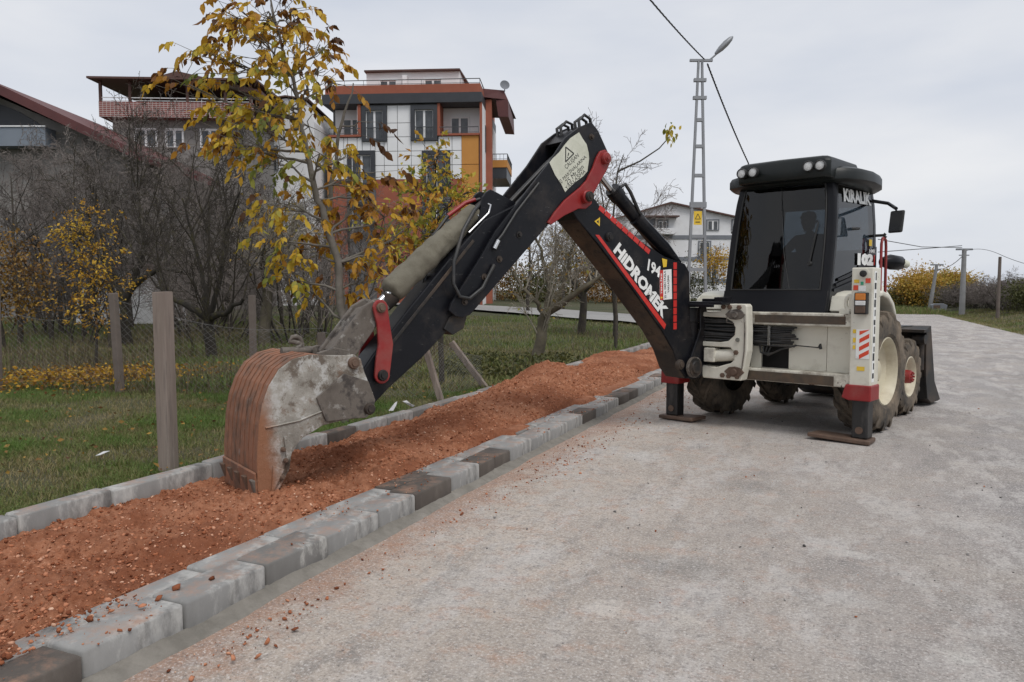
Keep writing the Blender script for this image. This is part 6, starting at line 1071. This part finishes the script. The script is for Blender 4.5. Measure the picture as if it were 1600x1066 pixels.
mb = MB(); mb.hexa([(FWd - .2, 2.2, az(150)), (FWd + 1.7, 2.6, az(153)), (FWd + 1.9, 9, az(153)), (FWd - .2, 9, az(150)), (FWd - .2, 2.2, az(137)), (FWd + 1.4, 2.6, az(138.5)), (FWd + 1.5, 9, az(138.5)), (FWd - .2, 9, az(137))]); mb.build('side_roof', M['redroof'], A)
mb = MB(); mb.hexa([(FWd + 1.0, 2.55, az(179)), (FWd + 1.75, 2.55, az(180)), (FWd + 1.75, 9, az(180)), (FWd + 1.0, 9, az(179)), (FWd + .8, 2.55, az(153)), (FWd + 1.7, 2.55, az(153)), (FWd + 1.7, 9, az(153)), (FWd + .8, 9, az(153))]); mb.build('roof_edge', M['redroof'], A)
dish = MB(); dish.lathe([(0, .0001), (.03, .2), (.10, .36), (.11, .36), (.04, .2)], (FWd + 1.45, 2.6, az(131)), (.3, -1, .3), 18); dish.tube([(FWd + 1.45, 2.65, az(131)), (FWd + 1.45, 2.7, az(140))], .04, 6); dish.build('satellite_dish', M['band'], A, smooth=40)
for (x0, x1, y0, y1) in [(570, 609, 226, 173), (646, 687, 226, 173), (547, 590, 293, 240), (663, 706, 300, 241), (547, 590, 372, 318), (663, 706, 372, 318)]: win(A, ax(x0), ax(x1), az(y0), az(y1), .08, 'anthra', .30, 1, True, .22)
mb = MB()
for xa, xb in ((0, 2.3), (8.1, FWd)):
    pass
gx_ = [520, 541, 562, 583, 604, 625, 646, 667, 688, 709, 724]; gz_ = [172, 198.5, 219.5, 241, 262.5, 284]
wins_ = [(570, 609, 226, 173), (646, 687, 226, 173), (547, 590, 293, 240), (663, 706, 300, 241)]
pcache = {}
for i in range(len(gx_) - 1):
    for j in range(len(gz_) - 1):
        xa, xb, ya, yb = gx_[i], gx_[i + 1], gz_[j], gz_[j + 1]
        if yb < 224 and (xb <= 566 or xa >= 688): continue
        # clip panels by the windows they meet
        segs = [(xa, xb, ya, yb)]
        for (wx0, wx1, wy1, wy0) in wins_:
            ns_ = []
            for (a, b, c_, d_) in segs:
                if b <= wx0 or a >= wx1 or d_ <= wy0 or c_ >= wy1: ns_.append((a, b, c_, d_)); continue
                if a < wx0: ns_.append((a, wx0, c_, d_))
                if b > wx1: ns_.append((wx1, b, c_, d_))
                if c_ < wy0: ns_.append((max(a, wx0), min(b, wx1), c_, wy0))
                if d_ > wy1: ns_.append((max(a, wx0), min(b, wx1), wy1, d_))
            segs = ns_
        for (a, b, c_, d_) in segs:
            if b - a < 2 or d_ - c_ < 2: continue
            key = (round(b - a, 1), round(d_ - c_, 1))
            if key not in pcache: q = MB(); q.box(.02, (b - a) * sc - .02, 0, .06, .02, (d_ - c_) * sc - .02); pcache[key] = q.mesh('facade_panel')
            o = link('facade_panel', pcache[key], M['wwhite'], A); o.location = (ax(a), .03, az(d_))
mb = MB(); mb.box(ax(724), ax(750), -.02, .1, -.5, az(262.8)); mb.build('orange_panel', M['orange'], A); mb = MB(); mb.box(ax(724), ax(750), -.02, .1, az(262), az(219)); mb.build('orange_panel', M['orange'], A); mb = MB(); mb.box(ax(515), ax(522), -.02, .1, -.5, az(228)); mb.build('orange_panel', M['orange'], A)
mb = MB(); mb.box(ax(522), ax(545), .02, .12, 0, az(284)); mb.box(ax(591), ax(662), .02, .12, 0, az(284)); mb.box(ax(707), ax(724), .02, .12, 0, az(284)); mb.build('lower_facade', M['brickred'], A)
for x0, x1 in ((519, 568), (690, 750)):
    mb = MB(); mb.box(ax(x0) - .05, ax(x1) + .05, -.15, 1.6, az(219), az(216)); bl = mb.build('balcony', M['brickred'], A); railing(bl, [(ax(x0), -.08), (ax(x1), -.08)], az(216), .45, step=.9)
    mb = MB(); mb.box(ax(x0), ax(x1), 1.5, 1.595, az(218), az(170.5)); mb.build('balcony_wall', M['wwhite'], A); win(A, ax(x0 + (12 if x0 < 600 else 12)), ax(x1 - (8 if x0 < 600 else 18)), az(217), az(184), 1.49, 'pvc', .06)
for (xa, xb, ya, yb, za) in ((ax(564), ax(569), -.1, 1.5, az(219)), (ax(687), ax(691), -.1, 1.5, az(219)), (FWd - .1, FWd + .06, -.12, .12, -.5)):
    mb = MB(); mb.box(xa, xb, ya, yb, za, az(170.5)); mb.build('red_trim', M['brickred'], A)
mb = MB(); mb.box(FWd, FWd + .06, .13, DP, -.5, az(170.5)); mb.build('side_wall', M['wwhite'], A); mb = MB(); mb.box(FWd + .06, FWd + .5, 2.5, 3.2, -.5, az(153)); mb.build('side_trim', M['brickred'], A)
for yb_, yt_ in ((252, 240), (332, 318)):
    mb = MB(); mb.box(FWd + .07, FWd + 1.5, 4.5, 9.5, az(yb_), az(yt_)); bl = mb.build('balcony', M['orange'], A); mb = MB(); mb.box(FWd + .07, FWd + 1.45, 4.55, 9.4, az(yb_ + 18), az(yb_)); mb.build('balcony_soffit', M['anthra'], bl); railing(bl, [(FWd + .1, 4.52), (FWd + 1.5, 4.52), (FWd + 1.5, 9.5)], az(yt_), .45)
mb = MB(); mb.box(FWd + .062, FWd + .09, 2.0, 2.6, az(236), az(195)); mb.build('side_window', M['anthra'], A)
# B: house with roofed terrace and brick parapet
sb_ = 48 / 1200
def bx_(x): return (x - 160) * sb_
def bz_(y): return 1.65 + (455 - y) * sb_
B_ = empty('terrace_house', (-25.6, 48, 0), R(3)); tag(B_, 'grey house with a roofed terrace and red brick parapet behind the thicket', 'building')
mb = MB(); mb.box(bx_(182), bx_(395), .3, 10, -.5, bz_(190)); mb.build('wall', M['render'], B_); mb = MB(); mb.box(bx_(200), bx_(400), 3.2, 10, bz_(190), bz_(140)); mb.build('upper_wall', M['brownroof'], B_)
m, nt, p, vec = base('brick_parapet'); br = N(nt, 'ShaderNodeTexBrick'); br.inputs['Scale'].default_value = 2.2; br.inputs['Color1'].default_value = (.20, .06, .05, 1); br.inputs['Color2'].default_value = (.25, .08, .065, 1); br.inputs['Mortar'].default_value = (.45, .4, .38, 1); br.inputs['Mortar Size'].default_value = .035; br.offset = 0
mpn = N(nt, 'ShaderNodeMapping'); mpn.inputs['Rotation'].default_value = (R(90), 0, 0); nt.links.new(vec, mpn.inputs['Vector']); nt.links.new(mpn.outputs[0], br.inputs['Vector']); nt.links.new(br.outputs['Color'], p.inputs['Base Color']); p.inputs['Roughness'].default_value = .8; M['brickp'] = m
mb = MB(); mb.box(bx_(171), bx_(402), -.5, -.3, bz_(190), bz_(167)); mb.box(bx_(171), bx_(402), -.3, 3.2, bz_(190), bz_(188)); mb.build('parapet', M['brickp'], B_); railing(B_, [(bx_(172), -.4), (bx_(400), -.4)], bz_(167), .25, 'pvc', 1.4)
mb = MB(); mb.hexa([(bx_(160), -1, bz_(136)), (bx_(410), -1, bz_(136)), (bx_(415), 9, bz_(128)), (bx_(165), 9, bz_(128)), (bx_(160), -1, bz_(133)), (bx_(410), -1, bz_(133)), (bx_(415), 9, bz_(124)), (bx_(165), 9, bz_(124))]); mb.build('terrace_roof', M['brownroof'], B_)
mb = MB(); mb.prism([(bx_(240), bz_(135)), (bx_(290), bz_(121)), (bx_(415), bz_(148)), (bx_(415), bz_(156)), (bx_(290), bz_(129)), (bx_(250), bz_(139))], lambda q, n: (q[0], n, q[1]), -.6, 8); mb.build('gable_roof', M['brownroof'], B_)
for x in (173, 217, 303, 360, 398): mb = MB(); mb.box(bx_(x) - .08, bx_(x) + .08, -.45, -.3, bz_(167), bz_(136)); mb.build('terrace_post', M['brownroof'], B_)
for x0, x1 in ((215, 250), (262, 290), (315, 345)): win(B_, bx_(x0), bx_(x1), bz_(232), bz_(203), .28, 'pvc', .07)
# C: gabled house at the left edge
sC = 38 / 1200
def cx_(x): return (x + 400) * sC
def cz_(y): return 1.65 + (455 - y) * sC
C_ = empty('gabled_house', (-38.0, 38, 0)); tag(C_, 'blue grey house with a wide maroon gable roof at the left edge', 'building')
mb = MB(); mb.prism([(cx_(-240), -.5), (cx_(190), -.5), (cx_(190), cz_(236)), (cx_(-10), cz_(150)), (cx_(-240), cz_(245))], lambda q, n: (q[0], n, q[1]), 1.2, 10); mb.build('wall', M['render'], C_)
mb = MB(); mb.prism([(cx_(-10), cz_(128)), (cx_(225), cz_(240)), (cx_(225), cz_(254)), (cx_(-10), cz_(143)), (cx_(-260), cz_(256)), (cx_(-260), cz_(242))], lambda q, n: (q[0], n, q[1]), 0, 10.5); mb.build('roof', M['redroof'], C_)
mb = MB(); mb.prism([(cx_(-70), cz_(200)), (cx_(68), cz_(200)), (cx_(20), cz_(172)), (cx_(-10), cz_(160)), (cx_(-45), cz_(172))], lambda q, n: (q[0], n, q[1]), 1.10, 1.19); mb.build('gable_window', M['anthra'], C_); mb = MB(); mb.box(cx_(-100), cx_(76), .3, 1.2, cz_(230), cz_(201)); mb.build('balcony', M['bluewall'], C_); mb = MB(); mb.box(cx_(-100), cx_(77), .25, .35, cz_(201), cz_(199)); mb.build('balcony_rail', M['pvc'], C_)
# E: white house partly hidden by the walnut
E_ = empty('white_house', (-15.8, 54, 0)); tag(E_, 'plain white house wall seen through the walnut leaves', 'building')
z_ = lambda y: 1.65 + (455 - y) * 54 / 1200
mb = MB(); mb.prism([(-2.2, 0), (2.1, 0), (2.1, z_(195)), (1.6, z_(165)), (.2, z_(160)), (-2.2, z_(168))], lambda q, n: (q[0], n, q[1]), 0, 8); mb.build('wall', M['whitewash'], E_); win(E_, -1.6, -.4, z_(270), z_(232), -.01, 'band', .07); mb = MB(); mb.prism([(-2.4, z_(167)), (.2, z_(158)), (1.8, z_(163)), (1.8, z_(161)), (.2, z_(156)), (-2.4, z_(165))], lambda q, n: (q[0], n, q[1]), -.2, 8.2); mb.build('roof', M['brownroof'], E_)
# D: white apartment house behind the arm
sD = 70 / 1200
def dx_(x): return (x - 1000) * sD
def dz_(y): return 1.65 + (455 - y) * sD
D_ = empty('apartment_house', (11.67, 70, 0)); tag(D_, 'white three storey house with grey bands and low gable behind the lamp post', 'building')
mb = MB(); mb.prism([(dx_(930), -.5), (dx_(1195), -.5), (dx_(1195), dz_(352)), (dx_(1045), dz_(320)), (dx_(930), dz_(352))], lambda q, n: (q[0], n, q[1]), 0, 10); mb.build('wall', M['whitewash'], D_)
mb = MB(); mb.prism([(dx_(1045), dz_(317.5)), (dx_(1200), dz_(351)), (dx_(1200), dz_(353)), (dx_(1045), dz_(320)), (dx_(925), dz_(354)), (dx_(925), dz_(352))], lambda q, n: (q[0], n, q[1]), -.4, 10.4); mb.build('roof', M['brownroof'], D_)
for y0, y1 in ((374.5, 368.5), (408, 402), (442, 436)): mb = MB(); mb.box(dx_(929), dx_(1196), -.06, .02, dz_(y0), dz_(y1)); mb.build('floor_band', M['band'], D_)
for (a, b, c_, d_) in [(1101, 1121, 361, 344), (1089, 1109, 402, 377), (1100, 1121, 435, 411), (1140, 1160, 361, 344), (1140, 1160, 400, 377), (1025, 1042, 360, 345), (1025, 1042, 400, 379)]: win(D_, dx_(a), dx_(b), dz_(c_), dz_(d_), -.02, 'band', .12, 1, False, .08)
mb = MB(); mb.box(dx_(1003), dx_(1055), -1.3, -.02, dz_(342), dz_(340)); bl = mb.build('balcony_roof', M['brownroof'], D_); mb = MB(); mb.box(dx_(1003), dx_(1050), -1.2, -.03, dz_(368), dz_(359)); mb.build('balcony', M['whitewash'], D_)
mb = MB(); mb.box(dx_(1003), dx_(1022), -.05, -.025, dz_(359), dz_(343)); mb.build('recess_shade', M['band'], D_)  # flat grey sheet, its tone painted in for the shade of a balcony recess
# F: small wall and low buildings glimpsed in the thicket
F_ = empty('garden_shed', (-17.5, 34, .2)); tag(F_, 'low white shed half hidden by the thicket trunks', 'shed'); mb = MB(); mb.box(-1.8, 1.8, 0, 3, 0, 2.4); mb.build('wall', M['whitewash'], F_); mb = MB(); mb.hexa([(-2, -.2, 2.4), (2, -.2, 2.4), (2, 3.2, 2.7), (-2, 3.2, 2.7), (-2, -.2, 2.48), (2, -.2, 2.48), (2, 3.2, 2.78), (-2, 3.2, 2.78)]); mb.build('roof', M['brownroof'], F_)

# ------------------------------------------------------------------ poles, cables, bin
M['galv'] = PM('galvanised_steel', (.24, .25, .265), (.30, .31, .325), 2, .5, metal=.4); M['cable'] = PM('cable', (.02, .02, .022), None, 3, .6); M['polec'] = PM('concrete_pole', (.22, .22, .22), (.28, .28, .28), 2, .9)
LX, LY = 6.48, 27.0; LH = 9.55
LP_ = empty('lamp_post', (LX, LY, 0)); tag(LP_, 'grey steel lattice pole with a street lamp and cable above the cab', 'lamp post')
mb = MB(); wb = .36; wt = .06
for sx in (-1, 1):
    q = MB(); q.hexa([(sx * wb - .05, -.06, 0), (sx * wb + .05, -.06, 0), (sx * wb + .05, .06, 0), (sx * wb - .05, .06, 0), (sx * wt - .035, -.05, LH), (sx * wt + .035, -.05, LH), (sx * wt + .035, .05, LH), (sx * wt - .035, .05, LH)]); q.build('upright', M['galv'], LP_)
for z in (1.2, 2.4, 3.55, 4.6, 5.65, 6.65, 7.55, 8.3, 8.9):
    w = wb + (wt - wb) * z / LH; q = MB(); big_ = z in (8.3, 8.9, 4.6); q.box(-w - (.13 if big_ and z > 8 else .07 if big_ else -.02), w + (.13 if big_ and z > 8 else .07 if big_ else -.02), -.07, .07, z - .05, z + (.14 if z == 4.6 else .06)); q.build('batten', M['galv'], LP_)
q = MB(); q.box(-.36, .42, -.05, .05, LH - .02, LH + .06); q.build('crossarm', M['galv'], LP_)
q = MB(); q.box(-.16, .12, -.085, -.072, 3.95, 4.42); wsn = q.build('warning_plate', M['yellow'], LP_)
q = MB(); tri = [(-.02, 4.33), (-.11, 4.15), (.07, 4.15)]
for i in range(3): a, b = tri[i], tri[(i + 1) % 3]; q.bar((a[0], -.088, a[1]), (b[0], -.088, b[1]), .02, .003, up=(0, 1, 0))
q.box(-.10, .06, -.09, -.086, 4.03, 4.06); q.build('plate_mark', M['ink'], wsn)
q = MB(); q.tube([(.30, 0, LH + .03), (.42, 0, LH + .12), (.60, 0, LH + .28)], .03, 8); arm_ = q.build('lamp_arm', M['galv'], LP_, smooth=60)
q = MB(); d_ = Vector((.62, 0, .62)).normalized(); s_ = Vector((0, 1, 0)); n_ = d_.cross(s_); c0 = Vector((.52, 0, LH + .24))
loft(q, [[c0 + d_ * t + s_ * w_ * math.cos(a_) + n_ * h_ * math.sin(a_) for a_ in [2 * math.pi * i / 12 for i in range(12)]] for t, w_, h_ in ((0, .05, .05), (.1, .09, .07), (.25, .15, .10), (.5, .17, .11), (.72, .13, .08), (.82, .04, .03))]); q.build('lamp_head', M['galv'], LP_, smooth=50)
def cable(name, pts, sag, r, label, twist=False):
    P_ = []
    for (a, b), sg in zip(zip(pts[:-1], pts[1:]), sag):
        a, b = np.array(a, float), np.array(b, float)
        for i in range(24): t = i / 24; q_ = a + (b - a) * t; P_.append(q_ - np.array([0, 0, 4 * sg * t * (1 - t)]))
    P_.append(np.array(pts[-1], float)); P_ = np.array(P_)
    if twist:
        fine = []; 
        for i in range(len(P_) - 1):
            for j in range(6): fine.append(P_[i] + (P_[i + 1] - P_[i]) * j / 6)
        P_ = np.array(fine); tb = []
        for ph in (0, 2.1, 4.2): w = np.arange(len(P_)) * .55 + ph; tb.append((P_ + np.stack([np.cos(w), w * 0, np.sin(w)], -1) * r * 1.0, [r] * len(P_), 4))
    else: tb = [(P_, [r] * len(P_), 5)]
    o = tubes_mesh(name, tb, M['cable']); tag(o, label, 'cable'); return o
cable('overhead_cable', [px3(880, -170, 13.5), (LX + .15, LY, LH + .05)], [.12], .014, 'twisted black cable running down from the sky to the lamp post', True)
cable('overhead_cable', [(LX + .25, LY, LH - .1), px3(1168, 252, 34), px3(1215, 352, 62)], [.10, .3], .017, 'twisted black cable dropping from the lamp post behind the cab roof', True)
def pole(name, x, y, h, r0, r1, mt, label, arm=None, lean=0, cat='pole'):
    e = empty(name, (x, y, float(gh(np.array(x), np.array(y))))); q = MB(); q.tube([(0, 0, -.3), (lean, 0, h)], [r0, r1], 10); q.build('shaft', M[mt], e, smooth=50); tag(e, label, cat)
    if arm: q = MB(); q.box(lean - arm, lean + arm, -.06, .06, h - .08, h + .04); q.box(lean - arm * .6, lean + arm * .6, -.05, .05, h - .45, h - .38); q.build('crossarm', M['galv'], e)
    return e
p1_ = px3(1507, 384, 52); p2_ = px3(1563, 392, 43); p3_ = px3(1464, 414, 61)
pole('utility_pole', p1_[0], 52, p1_[2] - .3, .20, .14, 'polec', 'tall grey concrete utility pole with wires at the right', .55); pole('utility_pole', p2_[0], 43, p2_[2] - .5, .10, .08, 'wooddark', 'plain brown wooden pole right of the concrete pole'); pole('utility_pole', p3_[0] - .5, 61, p3_[2] - .1, .17, .11, 'polec', 'small leaning pole in front of the yellow autumn tree', .5, .5)
cable('overhead_cable', [px3(1372, 374, 40), px3(1440, 386, 46), px3(1503, 387, 52)], [0, 0], .022, 'upper wire crossing from the cab to the concrete pole'); cable('overhead_cable', [px3(1372, 394, 40), px3(1440, 389, 46), px3(1503, 384, 52)], [0, 0], .022, 'lower wire rising from the cab to the concrete pole'); cable('overhead_cable', [px3(1466, 421, 61), px3(1506, 398, 52)], [.25], .022, 'short slack wire between the leaning pole and the concrete pole'); cable('overhead_cable', [px3(1510, 392, 52), px3(1563, 398, 43), px3(1640, 420, 38)], [-.2, .1], .014, 'thin wire running right past the wooden pole')
bx2, by2 = at(1466, 58); bn = empty('waste_container', (bx2, by2, 0), R(-20)); bn.scale = (.62, .62, .62); tag(bn, 'grey metal waste container standing at the end of the road', 'container'); q = MB(); q.prism([(-.75, .25), (.75, .25), (.9, .95), (.5, 1.15), (-.5, 1.15), (-.9, .95)], lambda p_, n: (p_[0], n, p_[1]), -.45, .45); q.build('body', M['band'], bn, bevel=.04); q = MB(); q.box(-.6, .1, -.47, -.455, .55, .95); q.build('label_plate', M['rust'], bn)
for x in (-.6, .6): q = MB(); q.lathe([(-.05, .1), (.05, .1)], (x, -.35, .12), (1, 0, 0), 12); q.build('castor', M['rubberblack'], bn)
